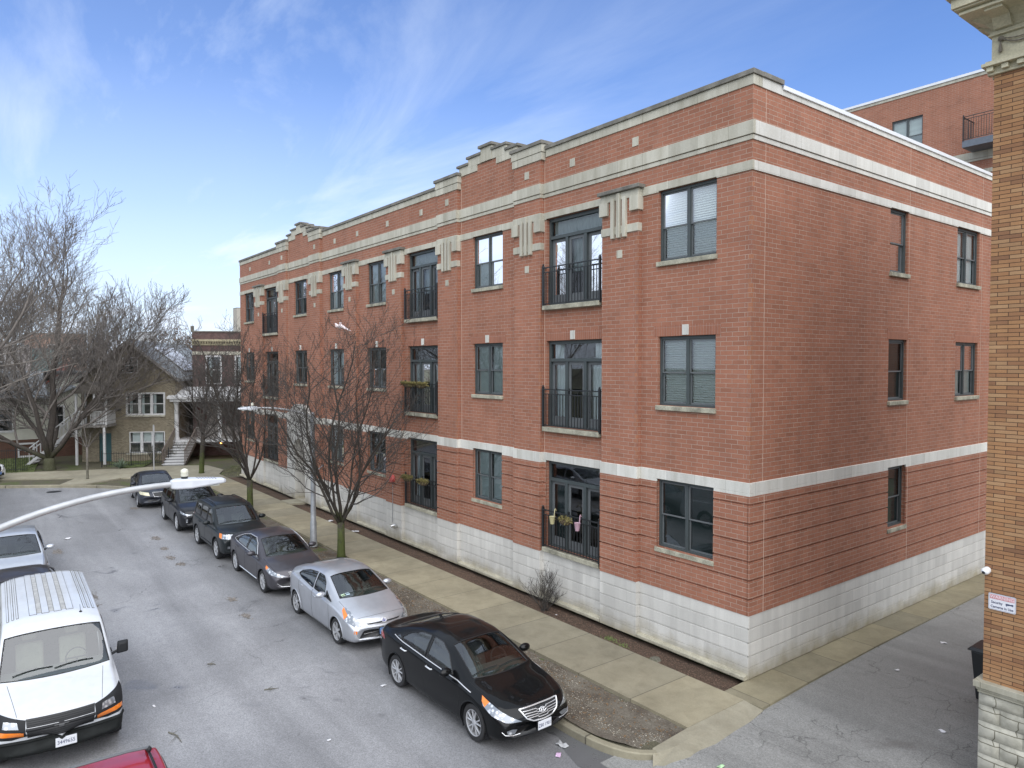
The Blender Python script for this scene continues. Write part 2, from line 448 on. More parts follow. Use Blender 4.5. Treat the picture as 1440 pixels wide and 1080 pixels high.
# ------------------------------------------------------------------ THE RED BRICK APARTMENT BUILDING
HEAD = [4.00, 7.41, 10.87]; SB = [2.36, 5.77, 9.19]; DB = [1.52, 4.97, 8.41]
bld = thing('apartment_building', 'long three storey red brick apartment building with pale stone bands and stepped parapets', 'building', (0, 0, 0))
FS = Face('S', 0.0); FE = Face('E', 0.0)
W = 35.14; DEP = 24.0; TOP = 12.62
WX = [(-2.54,-.89), (-10.38,-8.77), (-18.05,-16.42), (-22.0,-20.38), (-26.28,-24.66), (-34.25,-32.6)]
DX = [(-6.68,-4.44), (-14.72,-12.48), (-30.72,-28.45)]
PIL = [(-4.33,-3.09,1), (-8.04,-6.81,0), (-12.39,-11.16,0), (-16.22,-15.0,1), (-20.14,-18.92,1), (-23.98,-22.75,0), (-28.33,-27.1,0), (-32.05,-30.81,1)]
PD = .12
WSPEC = {}
ops = []
for i, (a, b) in enumerate(WX):
    for k in range(3):
        if i == 4 and k == 0: continue
        ops.append((a, b, SB[k], HEAD[k], 'w', i, k))
for i, (a, b) in enumerate(DX):
    for k in range(3): ops.append((a, b, DB[k], HEAD[k], 'd', i, k))
sops = [(6.18,7.22,SB[0],HEAD[0],'w',10,0), (6.18,7.22,SB[1],HEAD[1],'w',10,1), (6.18,7.22,SB[2],HEAD[2],'w',10,2),
        (10.45,12.12,SB[1],HEAD[1],'w',11,1), (10.45,12.12,SB[2],HEAD[2],'w',11,2)]
entr = (-25.95,-24.65,.02,3.05)
O4 = [o[:4] for o in ops]; S4 = [o[:4] for o in sops]
# brick walls
mb = MB()
for c in cells(-W, 0, 1.37, TOP, O4 + [entr]): FS.sheet(mb, *c)
for c in cells(0, DEP, 1.37, TOP, S4): FE.sheet(mb, *c)
mb.quad((-W,0,1.37),(-W,DEP,1.37),(-W,DEP,TOP),(-W,0,TOP)); mb.quad((-W,DEP,0),(0,DEP,0),(0,DEP,TOP),(-W,DEP,TOP))
for g in (-9.6, -25.54):     # gable brick above the wall top
    FS.box(mb, g-1.56, g+1.56, -.28, 0, TOP, 12.965); FS.box(mb, g-.52, g+.52, -.28, 0, 12.965, 13.16)
for o in O4: FS.reveal(mb, o, .2)
for o in S4: FE.reveal(mb, o, .2)
# rusticated courses of the ground floor: real ledges with open shadow joints
E_ = .042
zs = [1.37, 1.71, 2.116, 2.522, 2.929, 3.335, 3.742, 3.93]
for a, b in zip(zs[:-1], zs[1:]):
    for c in cells(-W, .0, a+(.034 if a > 1.4 else 0), b, O4 + [(p[0], p[1], 0, 13) for p in PIL] + [(-27.1,-23.98,0,13)]): FS.box(mb, c[0], c[1], -.01, E_, c[2], c[3])
    for c in cells(-E_, DEP, a+(.034 if a > 1.4 else 0), b, S4): FE.box(mb, c[0], c[1], -.01, E_, c[2], c[3])
mb.build('wall', RED, bld)
# pilasters
for (a, b, cap) in PIL:
    p = MB(); top = 10.86 if cap else 12.55
    FS.box(p, a, b, -.05, PD, 3.93, top)
    inside = -27.2 < a < -23.9 or a == -28.33
    for z0, z1 in zip(zs[:-1], zs[1:]): FS.box(p, a-.01, b+.01, -.05, PD+E_, z0+(.034 if z0 > 1.4 else 0), z1)
    FS.box(p, a+.02, b-.02, -.05, PD-.012, 1.37, 3.93)
    p.build('pilaster', RED, bld)
# arris strips laid in the more orange corner bricks
for (a, b, cap) in PIL:
    q = MB(); FS.box(q, b-.085, b+.004, PD-.03, PD+.004, 4.22, 10.0); q.build('corner_bricks', REDQ, bld)
q = MB(); q.box(-.085, .004, -.004, .085, 4.22, 10.84); q.build('corner_bricks', REDQ, bld)
# stone bands
def band(z0, z1, d, mat, name, cut=None, pd=PD, side=True, pils=PIL, sidecut=None):
    m_ = MB()
    xs = [(-W, 0)]
    for c in cells(-W, d, z0, z1, (cut or [])): FS.box(m_, c[0], c[1], -.03, d, c[2], c[3])
    for (a, b, cap) in pils: FS.box(m_, a-.02, b+.02, d-.02, pd+d, z0, z1)
    if side:
        s_ = MB()
        for c in cells(.031, DEP, z0, z1, sidecut or []): FE.box(s_, c[0], c[1], -.03, d, c[2], c[3])
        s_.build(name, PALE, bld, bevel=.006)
    return m_.build(name, mat, bld, bevel=.006)
Hc = [(o[0], o[1], HEAD[o[6]]-1, HEAD[o[6]]) for o in ops]; Sc = [(o[0], o[1], HEAD[o[6]]-1, HEAD[o[6]]) for o in sops]
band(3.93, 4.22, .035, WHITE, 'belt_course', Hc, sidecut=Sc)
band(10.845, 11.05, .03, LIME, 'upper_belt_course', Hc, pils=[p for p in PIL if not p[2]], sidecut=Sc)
P0 = [p for p in PIL if not p[2]]
band(11.48, 11.578, .025, LIME, 'cornice_string', pils=P0); band(11.592, 11.88, .05, LIME, 'cornice_band', pils=P0)
# parapet stone and coping
m_ = MB(); c_ = MB()
gx = [(-8.17,-6.68), (-12.52,-11.03), (-24.11,-22.62), (-28.46,-26.97)]
for c in cells(-W, .025, 12.62, 12.83, [(-12.5,-6.7,0,20), (-28.44,-22.64,0,20)]): FS.box(m_, c[0], c[1], -.30, .025, c[2], c[3])
for c in cells(-W-.02, .06, 12.83, 12.935, [(-12.5,-6.7,0,20), (-28.44,-22.64,0,20)]): FS.box(c_, c[0], c[1], -.34, .07, c[2], c[3])
for a, b in gx:
    FS.box(m_, a+.06, b-.06, -.30, PD+.03, 12.55, 12.76); FS.box(m_, a+.035, b-.035, -.30, PD+.045, 12.77, 12.99)
    FS.box(c_, a, b, -.34, PD+.09, 12.99, 13.09)
for g in (-9.6, -25.54):
    FS.box(m_, g-1.56, g-.52, -.28, .03, 12.965, 13.25); FS.box(m_, g+.52, g+1.56, -.28, .03, 12.965, 13.25)
    FS.box(m_, g-1.03, g+1.03, -.28, .033, 13.16, 13.43); FS.box(m_, g-.30, g+.30, -.28, .05, 13.16, 13.60)
    for s in (-1, 1):
        FS.box(c_, g+s*1.0, g+s*1.66, -.34, .08, 13.25, 13.33); FS.box(c_, g+s*.28, g+s*1.09, -.34, .08, 13.43, 13.51)
    FS.box(c_, g-.37, g+.37, -.34, .11, 13.60, 13.69)
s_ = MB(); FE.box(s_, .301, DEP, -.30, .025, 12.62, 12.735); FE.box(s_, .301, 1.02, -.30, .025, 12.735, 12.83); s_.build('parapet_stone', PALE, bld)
FE.box(c_, .30, 1.06, -.34, .07, 12.83, 12.935)
m_.build('parapet_stone', LIME, bld, bevel=.006); c_.build('coping', COPING, bld, bevel=.008)
w_ = MB(); FE.box(w_, 1.06, DEP, -.32, .06, 12.735, 12.83); w_.build('metal_coping', METALW, bld, bevel=.006)
r_ = MB(); r_.box(-W+.3, -.3, .3, DEP-.3, 12.1, 12.15); r_.build('roof', plain('roof_felt', (.25,.25,.26), .9, scale=.5, var=.2), bld)
pb = MB()
pb.quad((-W+.3,.29,12.15),(-.3,.29,12.15),(-.3,.29,12.7),(-W+.3,.29,12.7)); pb.quad((-.3,.3,12.15),(-.3,DEP,12.15),(-.3,DEP,12.7),(-.3,.3,12.7))
pb.build('parapet_back', RED, bld)
# pilaster capitals
for (a, b, cap) in PIL:
    k = MB(); c = (a+b)/2; D = PD
    FS.box(k, a-.028, b+.028, D-.125, D+.037, 10.855, 11.035)
    FS.box(k, a-.05, a+.24, -.03, D+.07, 10.52, 10.86); FS.box(k, b-.24, b+.05, -.03, D+.07, 10.52, 10.86)
    for s in (-1, 0, 1): FS.box(k, c+s*.2-.055, c+s*.2+.055, D-.02, D+.085, 9.91, 10.9 if s else 11.02)
    FS.box(k, a-.015, b+.015, D-.122, D+.03, 10.01, 10.21)
    FS.box(k, c-.095, c+.095, D-.02, D+.015, 9.41, 9.61)
    cap_o = k.build('capital', LIME, bld, bevel=.008)
    if cap:
        s_ = MB(); FS.box(s_, a-.07, b+.12, -.03, D+.13, 11.04, 11.13); s_.build('cap_slab', COPING, cap_o, bevel=.01)
        t_ = MB(); FS.box(t_, a+.05, c-.1, D, D+.13, 11.131, 11.136); FS.box(t_, c-.02, b+.06, D, D+.132, 11.131, 11.136)
# small square stones high on the frieze
for x in [(-3.3), (-5.6), (-7.43), (-11.77), (-13.7), (-16.3), (-19.0), (-21.3), (-23.36), (-27.7), (-29.9), (-33.2)]:
    d = PD if x in (-7.43, -11.77, -23.36, -27.7) else 0
    k = MB(); FS.box(k, x-.1, x+.1, d-.02, d+.015, 12.12, 12.34); k.build('frieze_stone', LIME, bld, bevel=.004)
# soldier lintels and keystones over the second floor openings
for o in ops:
    if o[6] == 1:
        a, b = (o[0]-.14, o[1]+.14) if o[4] == 'w' else (o[0], o[1]); c = (o[0]+o[1])/2
        k = MB(); FS.box(k, a, b, -.02, .006, HEAD[1]+.005, HEAD[1]+.26); k.build('soldier_lintel', SOLD, bld)
        k = MB(); FS.box(k, c-.09, c+.09, -.02, .03, HEAD[1]+.02, HEAD[1]+.26); k.build('keystone', WHITE, bld, bevel=.004)
for o in sops:
    if o[6] == 1: k = MB(); FE.box(k, o[0]-.08, o[1]+.08, -.02, .006, HEAD[1]+.005, HEAD[1]+.30); k.build('soldier_lintel', SOLD, bld)
# stone base with open joints
bs = MB(); ent = (-27.0,-23.7,0,14)
BZ = [(.0,.245),(.250,.478),(.508,.765),(.797,1.07),(1.102,1.37)]
for z0, z1 in BZ:
    e = .03 if z1 > .3 else .03
    for c in cells(-W, e, z0, z1, [(p[0],p[1],0,13) for p in PIL if not p[1] in (-22.75,)] + [ent]): FS.box(bs, c[0], c[1], -.02, e, c[2], c[3])
    for (a, b, cap) in PIL: FS.box(bs, a-.012, b+.012, -.02, PD+e, z0, z1)
    FE.box(bs, .021, DEP, -.02, e, z0, z1)
for c in cells(-W, .0, 0, 1.37, [entr]): FS.sheet(bs, *c, d=.012)
FE.sheet(bs, 0, DEP, 0, 1.37, .012)
for (a, b, cap) in PIL: FS.box(bs, a, b, -.02, PD+.012, 0, 1.36)
bs.build('stone_base', BASE, bld, bevel=.004)
CRL = plain('cream_concrete_ledge', (.46,.43,.33), .85, scale=2.5, var=.25, fine=.5)
for a, b in [(-3.07,.02),(-6.78,-4.36),(-11.1,-8.07),(-14.97,-12.42),(-18.9,-16.25),(-22.7,-20.17),(-30.78,-28.36),(-35.1,-32.1)]:
    fd = MB(); fd.prism([(-.0,.0),(-.15,.0),(-.16,.02),(-.16,.075),(-.14,.09),(-.0,.115)], a, b, 0); fd.build('foundation_ledge', CRL, bld)
# expansion joints and sealant lines
ej = MB()
for y in (.48, 7.3, 12.35): FE.box(ej, y-.005, y+.005, 0, .004, 4.22, 12.62)
for y in (.48, 7.3, 12.35): FE.box(ej, y-.008, y+.008, E_, E_+.004, 1.37, 3.93)
for x in (-6.76, -11.06, -27.05): FS.box(ej, x-.008, x+.008, 0, .006, 4.22, 12.6)
ej.build('expansion_joints', plain('sealant', (.55,.40,.32), .7, var=.1), bld)
# windows
COV = {(0,2):'blind',(0,1):'blind',(0,0):'dark',(1,2):'roller',(1,1):'roller',(1,0):'roller',(2,2):'roller',(2,1):'dark',(2,0):'dark',
       (3,2):'curtain',(3,1):'curtain',(3,0):'half',(4,2):'dark',(4,1):'dark',(5,2):'dark',(5,1):'dark',(5,0):'dark',
       (10,2):'roller',(10,1):'dark',(10,0):'dark',(11,2):'curtain',(11,1):'roller'}
for o in ops:
    if o[4] == 'w': sash_window(FS, o[:4], bld, COV.get((o[5], o[6]), 'dark'))
    else:
        look = {(0,2):'bright',(0,1):'curtain',(0,0):'dark',(1,2):'bright',(1,1):'mixed',(1,0):'mixed'}.get((o[5], o[6]), 'dark')
        french_door(FS, o[:4], bld, look)
        railing(FS, o[0]-.02, o[1]+.02, o[2]-.02, 1.10, bld)
for o in sops: sash_window(FE, o[:4], bld, COV.get((o[5], o[6]), 'dark'), n=1 if o[5] == 10 else 2)
# arched entrance surround
en = MB()
def arch_poly(x0, x1, z0, z1, n=14):
    r = (x1-x0)/2; c = (x0+x1)/2
    return [(x0, z0)] + [(c - r*math.cos(math.pi*i/n), z1-r+r*math.sin(math.pi*i/n)*1.0) for i in range(n+1)] + [(x1, z0)]
X0, X1 = -27.02, -23.68; ax0, ax1, azt = entr[0], entr[1], entr[3]; r_ = (ax1-ax0)/2; cc = (ax0+ax1)/2
y0 = -.17
en.box(X0, ax0, y0, .0, 0, 3.93); en.box(ax1, X1, y0, .0, 0, 3.93)
n = 14
for i in range(n):
    a0 = math.pi*i/n; a1 = math.pi*(i+1)/n
    xa, za = cc-r_*math.cos(a0), azt-r_+r_*math.sin(a0); xb, zb = cc-r_*math.cos(a1), azt-r_+r_*math.sin(a1)
    en.quad((xa,y0,za),(xb,y0,zb),(xb,y0,3.93),(xa,y0,3.93))
    en.quad((xa,y0,za),(xb,y0,zb),(xb,1.1,zb),(xa,1.1,za))
for x in (ax0, ax1): en.quad((x,0,0),(x,1.1,0),(x,1.1,azt-r_),(x,0,azt-r_))
en.quad((ax0,y0,.02),(ax1,y0,.02),(ax1,1.1,.02),(ax0,1.1,.02))
en.prism([(X0-.05,3.93),(X1+.05,3.93),(X1+.05,4.2),(cc+.5,4.75),(cc-.5,4.75),(X0-.05,4.2)], -.2, .0, 1)
for i in range(n):       # raised arch moulding
    a0 = math.pi*i/n; a1 = math.pi*(i+1)/n
    p = []
    for rr in (r_+.02, r_+.17):
        p.append([(cc-rr*math.cos(a), azt-r_+rr*math.sin(a)) for a in (a0, a1)])
    en.prism([p[0][0], p[0][1], p[1][1], p[1][0]], y0-.04, y0, 1)
eo = en.build('entrance_surround', BASE, bld)
dr = MB(); dr.box(ax0+.03, ax1-.03, 1.0, 1.06, .03, 2.35); dr.box(ax0+.03, ax1-.03, .99, 1.07, 2.36, 3.0)
dr.build('entrance_door', plain('dark_door', (.03,.028,.028), .4), bld)
# fire department fittings
g = MB(); g.lathe([(.001,-.155-.0),(.13,-.15),(.15,-.11),(.15,-.05),(.12,-.02),(.10,0)], (-15.62,-PD,2.33), 1, 20)
g.build('fire_bell', plain('faded_red_paint', (.55,.10,.09), .4, var=.2), bld, smooth=True)
g = MB(); g.tube([(-15.66,-PD-.03,2.2),(-15.66,-PD-.06,1.0),(-15.66,-PD-.06,.62)], .014, 6)
g.build('conduit', plain('galvanised_pipe', (.36,.37,.38), .4, .6), bld)
g = MB(); g.lathe([(.10,-.02),(.10,0),(.07,.0)], (-15.4,-PD-.02,.55), 1, 18)
for s in (-1, 1): g.tube([(-15.4,-PD-.04,.55),(-15.4+s*.08,-PD-.1,.54),(-15.4+s*.12,-PD-.2,.52)], [.05,.055,.06], 12)
g.build('hose_connection', plain('brushed_chrome', (.6,.6,.6), .25, .9), bld, smooth=True)
# ------------------------------------------------------------------ GROUND
from mathutils.geometry import tessellate_polygon
def poly_sheet(poly, z, mb=None):
    mb = mb or MB(); pv = [Vector((a, b, 0)) for a, b in poly]
    tris = tessellate_polygon([pv]); mb.add([(a, b, z) for a, b in poly], [tuple(t) for t in tris]); return mb
def slab(poly, z0, z1, mb=None):
    mb = poly_sheet(poly, z1, mb); n = len(poly)
    for i in range(n):
        a = poly[i]; b = poly[(i+1) % n]; mb.quad((a[0],a[1],z0),(b[0],b[1],z0),(b[0],b[1],z1),(a[0],a[1],z1))
    return mb
def offs(path, d):
    out = []
    for i, p in enumerate(path):
        a = path[max(0, i-1)]; b = path[min(len(path)-1, i+1)]
        t = Vector((b[0]-a[0], b[1]-a[1])).normalized(); out.append((p[0]+t.y*d, p[1]-t.x*d))
    return out
def inside(p, poly):
    c = False; x, y = p; n = len(poly); j = n-1
    for i in range(n):
        xi, yi = poly[i]; xj, yj = poly[j]
        if (yi > y) != (yj > y) and x < (xj-xi)*(y-yi)/(yj-yi)+xi: c = not c
        j = i
    return c

def asphalt(name, c, wet, crackscale, crack, rough0=.42, tracks=False):
    m, nt, b = newmat(name); P = pos(nt)
    big = noise(nt, P, .22, 5, .6, .6)
    mp = N(nt, 'ShaderNodeMapping'); mp.inputs['Scale'].default_value = (.10, .9, 1); L(nt, P, mp.inputs['Vector'])
    streak = noise(nt, mp.outputs[0], 1, 5, .6, .4)
    col = mixc(nt, ramp(nt, big, [(.35, 0.), (.68, 1.)]), tuple(q*.8 for q in c), tuple(q*1.12 for q in c))
    col = mixc(nt, .55, col, ramp(nt, streak, [(.36, .62), (.62, 1.08)]), 'MULTIPLY')
    fine = noise(nt, P, 38, 5, .85); col = mixc(nt, .75, col, ramp(nt, fine, [(.36, .45), (.64, 1.45)]), 'MULTIPLY')
    gr = noise(nt, P, 9, 4, .7); col = mixc(nt, .35, col, ramp(nt, gr, [(.3, .75), (.7, 1.15)]), 'MULTIPLY')
    if tracks:
        # paler wheel tracks and darker parking lanes worn along the street
        sp = N(nt, 'ShaderNodeSeparateXYZ'); L(nt, P, sp.inputs[0])
        yy = math_(nt, 'ADD', sp.outputs[1], math_(nt, 'MULTIPLY', math_(nt, 'SUBTRACT', noise(nt, P, .35, 4, .6), .5), 1.6))
        lane = ramp(nt, math_(nt, 'MULTIPLY', math_(nt, 'ADD', yy, 14.), .1), [(.12, .52), (.30, .72), (.42, 1.04), (.50, .86), (.60, 1.05), (.76, .72), (.88, .50)])
        lane.node.color_ramp.interpolation = 'B_SPLINE'
        col = mixc(nt, .8, col, lane, 'MULTIPLY')
    # oil / damp blotches of the surface itself
    dn = noise(nt, P, wet[0], 4, .6, .8); dm = ramp(nt, dn, [(wet[1], 0.), (wet[1]+.09, 1.)])
    col = mixc(nt, math_(nt, 'MULTIPLY', dm, .45), col, tuple(q*.35 for q in c))
    # cracks
    vo = N(nt, 'ShaderNodeTexVoronoi', feature='DISTANCE_TO_EDGE'); vo.inputs['Scale'].default_value = crackscale
    vec = N(nt, 'ShaderNodeVectorMath', operation='ADD'); L(nt, P, vec.inputs[0])
    nn = N(nt, 'ShaderNodeTexNoise'); nn.inputs['Scale'].default_value = 1.5; nn.inputs['Detail'].default_value = 5; L(nt, P, nn.inputs['Vector'])
    sc_ = N(nt, 'ShaderNodeVectorMath', operation='SCALE'); L(nt, nn.outputs['Color'], sc_.inputs[0]); sc_.inputs['Scale'].default_value = .9
    L(nt, sc_.outputs[0], vec.inputs[1]); L(nt, vec.outputs[0], vo.inputs['Vector'])
    cr = ramp(nt, vo.outputs['Distance'], [(.0, 1.), (.012*crackscale, 0.)])
    gate = ramp(nt, noise(nt, P, .35, 3, .5), [(crack, 0.), (crack+.08, 1.)])
    cm = math_(nt, 'MULTIPLY', cr, gate)
    col = mixc(nt, math_(nt, 'MULTIPLY', cm, .75), col, tuple(q*.22 for q in c))
    L(nt, col, b.inputs['Base Color'])
    L(nt, mixc(nt, dm, rough0+.12, rough0-.15), b.inputs['Roughness']); b.inputs['Specular IOR Level'].default_value = .5
    bump(nt, b, math_(nt, 'SUBTRACT', fine, math_(nt, 'MULTIPLY', cm, 1.5)), .45, .006)
    return m
ROAD = asphalt('worn_damp_asphalt', (.315,.316,.325), (.9,.63), .5, .57, tracks=True)
ALLEY = asphalt('cracked_alley_asphalt', (.262,.262,.25), (.5,.64), 1.15, .47, .6)
def concrete(name, c, joints=None, jo=(0,0)):
    m, nt, b = newmat(name); P = pos(nt)
    big = noise(nt, P, .45, 5, .6); fine = noise(nt, P, 30, 4, .75); mid = noise(nt, P, 2.4, 6, .7, .5)
    col = mixc(nt, ramp(nt, big, [(.35, 0.), (.65, 1.)]), tuple(q*.78 for q in c), tuple(q*1.1 for q in c))
    col = mixc(nt, .4, col, ramp(nt, mid, [(.32, (.55,.52,.47)), (.6, (1.06,1.06,1.06))]), 'MULTIPLY')
    col = mixc(nt, .4, col, ramp(nt, fine, [(.3, .7), (.7, 1.12)]), 'MULTIPLY')
    h = fine
    if joints:
        s = N(nt, 'ShaderNodeSeparateXYZ'); L(nt, P, s.inputs[0])
        ax, per, off = joints
        t = math_(nt, 'MULTIPLY', math_(nt, 'ADD', s.outputs[ax], off), 1/per)
        # tone differs slab by slab
        fl = math_(nt, 'FLOOR', t); wn = N(nt, 'ShaderNodeTexWhiteNoise', noise_dimensions='1D'); L(nt, fl, wn.inputs['W'])
        col = mixc(nt, .8, col, ramp(nt, wn.outputs['Value'], [(0, (.80,.80,.78)), (.5, (1,.97,.88)), (1, (1.1,1.08,1.0))]), 'MULTIPLY')
        fr = math_(nt, 'FRACT', t); d = math_(nt, 'ABSOLUTE', math_(nt, 'SUBTRACT', fr, .5))
        d = math_(nt, 'ADD', d, math_(nt, 'MULTIPLY', math_(nt, 'SUBTRACT', mid, .5), .003))
        j = ramp(nt, d, [(.4945, 0.), (.4965, 1.)])
        col = mixc(nt, math_(nt, 'MULTIPLY', j, .85), col, (.05,.045,.035)); h = math_(nt, 'SUBTRACT', fine, math_(nt, 'MULTIPLY', j, 2))
    L(nt, col, b.inputs['Base Color']); b.inputs['Roughness'].default_value = .72; b.inputs['Specular IOR Level'].default_value = .35
    bump(nt, b, h, .3, .005)
    return m
WALK = concrete('buff_concrete', (.325,.297,.222), (0, 1.524, .91))
WALKS = concrete('buff_concrete_side', (.27,.245,.175), (1, 1.524, .62))
CONC = concrete('plain_buff_concrete', (.33,.305,.23))
CURBM = concrete('kerb_concrete', (.29,.27,.21), (0, 3.0, .4))
def soil_mat(name, a, b_, g=None):
    m, nt, b = newmat(name); P = pos(nt)
    n1 = noise(nt, P, 1.1, 6, .7); n2 = noise(nt, P, 28, 5, .8)
    col = mixc(nt, ramp(nt, n1, [(.35, 0.), (.65, 1.)]), a, b_)
    if g:
        col = mixc(nt, ramp(nt, noise(nt, P, .7, 5, .7), [(.50, 0.), (.6, .8)]), col, g)
    col = mixc(nt, .8, col, ramp(nt, n2, [(.3, .35), (.7, 1.4)]), 'MULTIPLY')
    L(nt, col, b.inputs['Base Color']); b.inputs['Roughness'].default_value = .9; b.inputs['Specular IOR Level'].default_value = .2
    bump(nt, b, n2, .9, .02)
    return m
MULCH = soil_mat('bark_mulch', (.075,.055,.042), (.125,.085,.062))
SOIL = soil_mat('bare_soil', (.10,.08,.062), (.20,.18,.145))
LAND = soil_mat('winter_ground', (.11,.10,.075), (.13,.12,.08), (.10,.125,.045))
GRASSM = soil_mat('winter_grass', (.10,.125,.05), (.15,.17,.07))

KERB = [(0.66,-3.70),(0.45,-3.98),(0.05,-4.16),(-.45,-4.25),(-1.3,-4.28),(-6,-4.3),(-12,-4.34),(-24,-4.52),(-29,-4.75),(-32.2,-5.15),(-34.5,-5.9),(-36.4,-7.2),(-38.1,-9.2),(-39.4,-11.2),(-41,-14),(-46,-22),(-60,-44)]
SKERB = [(60,-13.55),(0,-13.55),(-24,-13.7),(-27.5,-14.4),(-30,-16.2),(-33,-20),(-38,-27.5),(-54,-50)]
# base sheet to the horizon, road sheet, land sheets
g = MB(); g.quad((-700,-700,-.24),(700,-700,-.24),(700,700,-.24),(-700,700,-.24)); g.build('ground', LAND, kind='structure')
rd = MB()
nx = 60
poly_sheet([(60,-13.7),(0,-13.7),(-24,-13.85),(-28,-14.8),(-30.5,-16.6),(-38.5,-28),(-54.5,-50.5),(-60.5,-44),(-46.3,-22),(-41.3,-14),(-38.2,-9),(-36.5,-7),(-34.5,-5.7),(-29,-4.6),(-24,-4.4),(0,-4.1),(.5,-3.9),(60,-3.9)], -.15, rd)
rd.build('road', ROAD, kind='structure')
# alley, falling to the street
al = MB(); ys = [-4.6,-4.2,-3.7,-3.0,-2.0,-.5,2,6,12,20,32,60]
zz = [-.146,-.135,-.10,-.075,-.065,-.06,-.055,-.05,-.05,-.05,-.05,-.05]
for i in range(len(ys)-1):
    xl0 = .2 if ys[i] < -3.5 else .8; xl1 = .2 if ys[i+1] < -3.5 else .8
    al.quad((xl0 if ys[i] > -3.6 else .2, ys[i], zz[i]), (4.75 if ys[i] > -3 else 5.6, ys[i], zz[i]), (4.75 if ys[i+1] > -3 else 5.6, ys[i+1], zz[i+1]), (xl1, ys[i+1], zz[i+1]))
al.build('alley_paving', ALLEY, kind='structure')
north = [q for q in offs(KERB, -.13)]
land = [(p[0], p[1]) for p in north] + [(-200,-44),(-200,200),(-35.14,200),(-35.14,-.945),(0.0,-.93),(0.0,-2.7),(0.5,-2.68)]
poly_sheet(land, -.075).build('verge', LAND, kind='structure')
land2 = [(60,-13.7),(0,-13.7),(-24,-13.85),(-27.6,-14.55),(-30.1,-16.3),(-33.1,-20.1),(-38.1,-27.6),(-54,-50.2),(-54,-200),(200,-200),(200,-13.7)]
poly_sheet(land2, -.03).build('south_verge', LAND, kind='structure')
poly_sheet([(5.6,-3.9),(60,-3.9),(60,60),(4.8,60),(4.8,-3.0)], -.03).build('east_verge', LAND, kind='structure')
# soil beds (4 mm above the verge)
def bed_z(x, y): return lerp_(-.045, -.125, min(1, max(0, (y+.95)/.9)))+.022*mnoise.noise(Vector((x*3, y*4, 0)))+.015*mnoise.noise(Vector((x*9, y*9, 5)))
def lerp_(a, b, t): return a+(b-a)*t
for xa, xb in ((-24.72, .03), (-35.14, -25.88)):
    bd_ = MB(); nx_ = int((xb-xa)/.12); ny_ = 9
    vs = [(xa+(xb-xa)*i/nx_, -.96+.98*j/ny_, bed_z(xa+(xb-xa)*i/nx_, -.96+.98*j/ny_)) for j in range(ny_+1) for i in range(nx_+1)]
    bd_.add(vs, [(j*(nx_+1)+i, j*(nx_+1)+i+1, (j+1)*(nx_+1)+i+1, (j+1)*(nx_+1)+i) for j in range(ny_) for i in range(nx_)])
    bd_.build('mulch_bed', MULCH, kind='structure', smooth=True, angle=None)
def park_z(x, y): return -.062+.035*mnoise.noise(Vector((x*1.1, y*1.6, 2)))+.014*mnoise.noise(Vector((x*6, y*6, 8)))+.02*(1 if y < -3.9 else 0)
pk_ = MB(); nx_ = 260; ny_ = 14; vs = []
for j in range(ny_+1):
    for i in range(nx_+1):
        x = -28+28.5*i/nx_; ylo = -4.16-.0155*max(0, -x-1.3); 
        if x > -1.3: ylo = -4.16+.45*max(0, (x+.5))**2
        y = ylo+(-2.62-ylo)*j/ny_; vs.append((x, y, park_z(x, y)))
pk_.add(vs, [(j*(nx_+1)+i, j*(nx_+1)+i+1, (j+1)*(nx_+1)+i+1, (j+1)*(nx_+1)+i) for j in range(ny_) for i in range(nx_)])
pk_.build('parkway_soil', SOIL, kind='structure', smooth=True, angle=None)
# kerbs: rounded profile swept along the path
def kerb(path, side, name, w=.15, top=.0, base=-.19):
    inn = offs(path, side*w); mb = MB(); n = len(path)
    o2 = offs(path, side*.025); i2 = offs(path, side*(w-.02))
    rows = [[(*p, base) for p in path], [(*p, top-.03) for p in path], [(*p, top) for p in o2], [(*p, top) for p in i2], [(*p, top-.02) for p in inn], [(*p, base) for p in inn]]
    for r in range(5):
        for i in range(n-1): mb.quad(rows[r][i], rows[r][i+1], rows[r+1][i+1], rows[r+1][i])
    for i in (0, n-1): mb.add([r[i] for r in rows], [tuple(range(6))])
    return mb.build(name, CURBM, kind='structure', smooth=True, angle=35)
def smooth_path(p, it=2):
    for _ in range(it):
        q = [p[0]]
        for a, b in zip(p[:-1], p[1:]): q += [(a[0]*.75+b[0]*.25, a[1]*.75+b[1]*.25), (a[0]*.25+b[0]*.75, a[1]*.25+b[1]*.75)]
        p = q+[p[-1]]
    return p
kerb(smooth_path(KERB), -1, 'kerb'); kerb(smooth_path(SKERB), 1, 'kerb')
# pavements
slab([(-35.2,-2.69),(.53,-2.66),(.51,-.88),(-35.2,-.94)], -.12, .0).build('sidewalk', WALK, kind='structure')
outer = [(-35.2,-2.69),(-36.6,-3.6),(-38.6,-6.0),(-40.3,-8.3),(-42.0,-11.2),(-46,-18.5),(-62,-46)]
inner = [(-64,-45),(-48.2,-18),(-45.2,-11.6),(-43.7,-8.0),(-42.6,-4.6),(-42.3,-2.6),(-41.0,-.5),(-38.3,-.2),(-36.6,-.94),(-35.2,-.94)]
slab(outer+inner, -.12, -.002).build('sidewalk', CONC, kind='structure')
slab([(-38.6,-5.9),(-37.3,-7.9),(-38.0,-9.1),(-40.1,-8.1)], -.1, -.004).build('carriage_walk', CONC, kind='structure')
slab([(-25.9,-.95),(-24.7,-.95),(-24.7,1.0),(-25.9,1.0)], -.1, .0).build('entrance_walk', CONC, kind='structure')
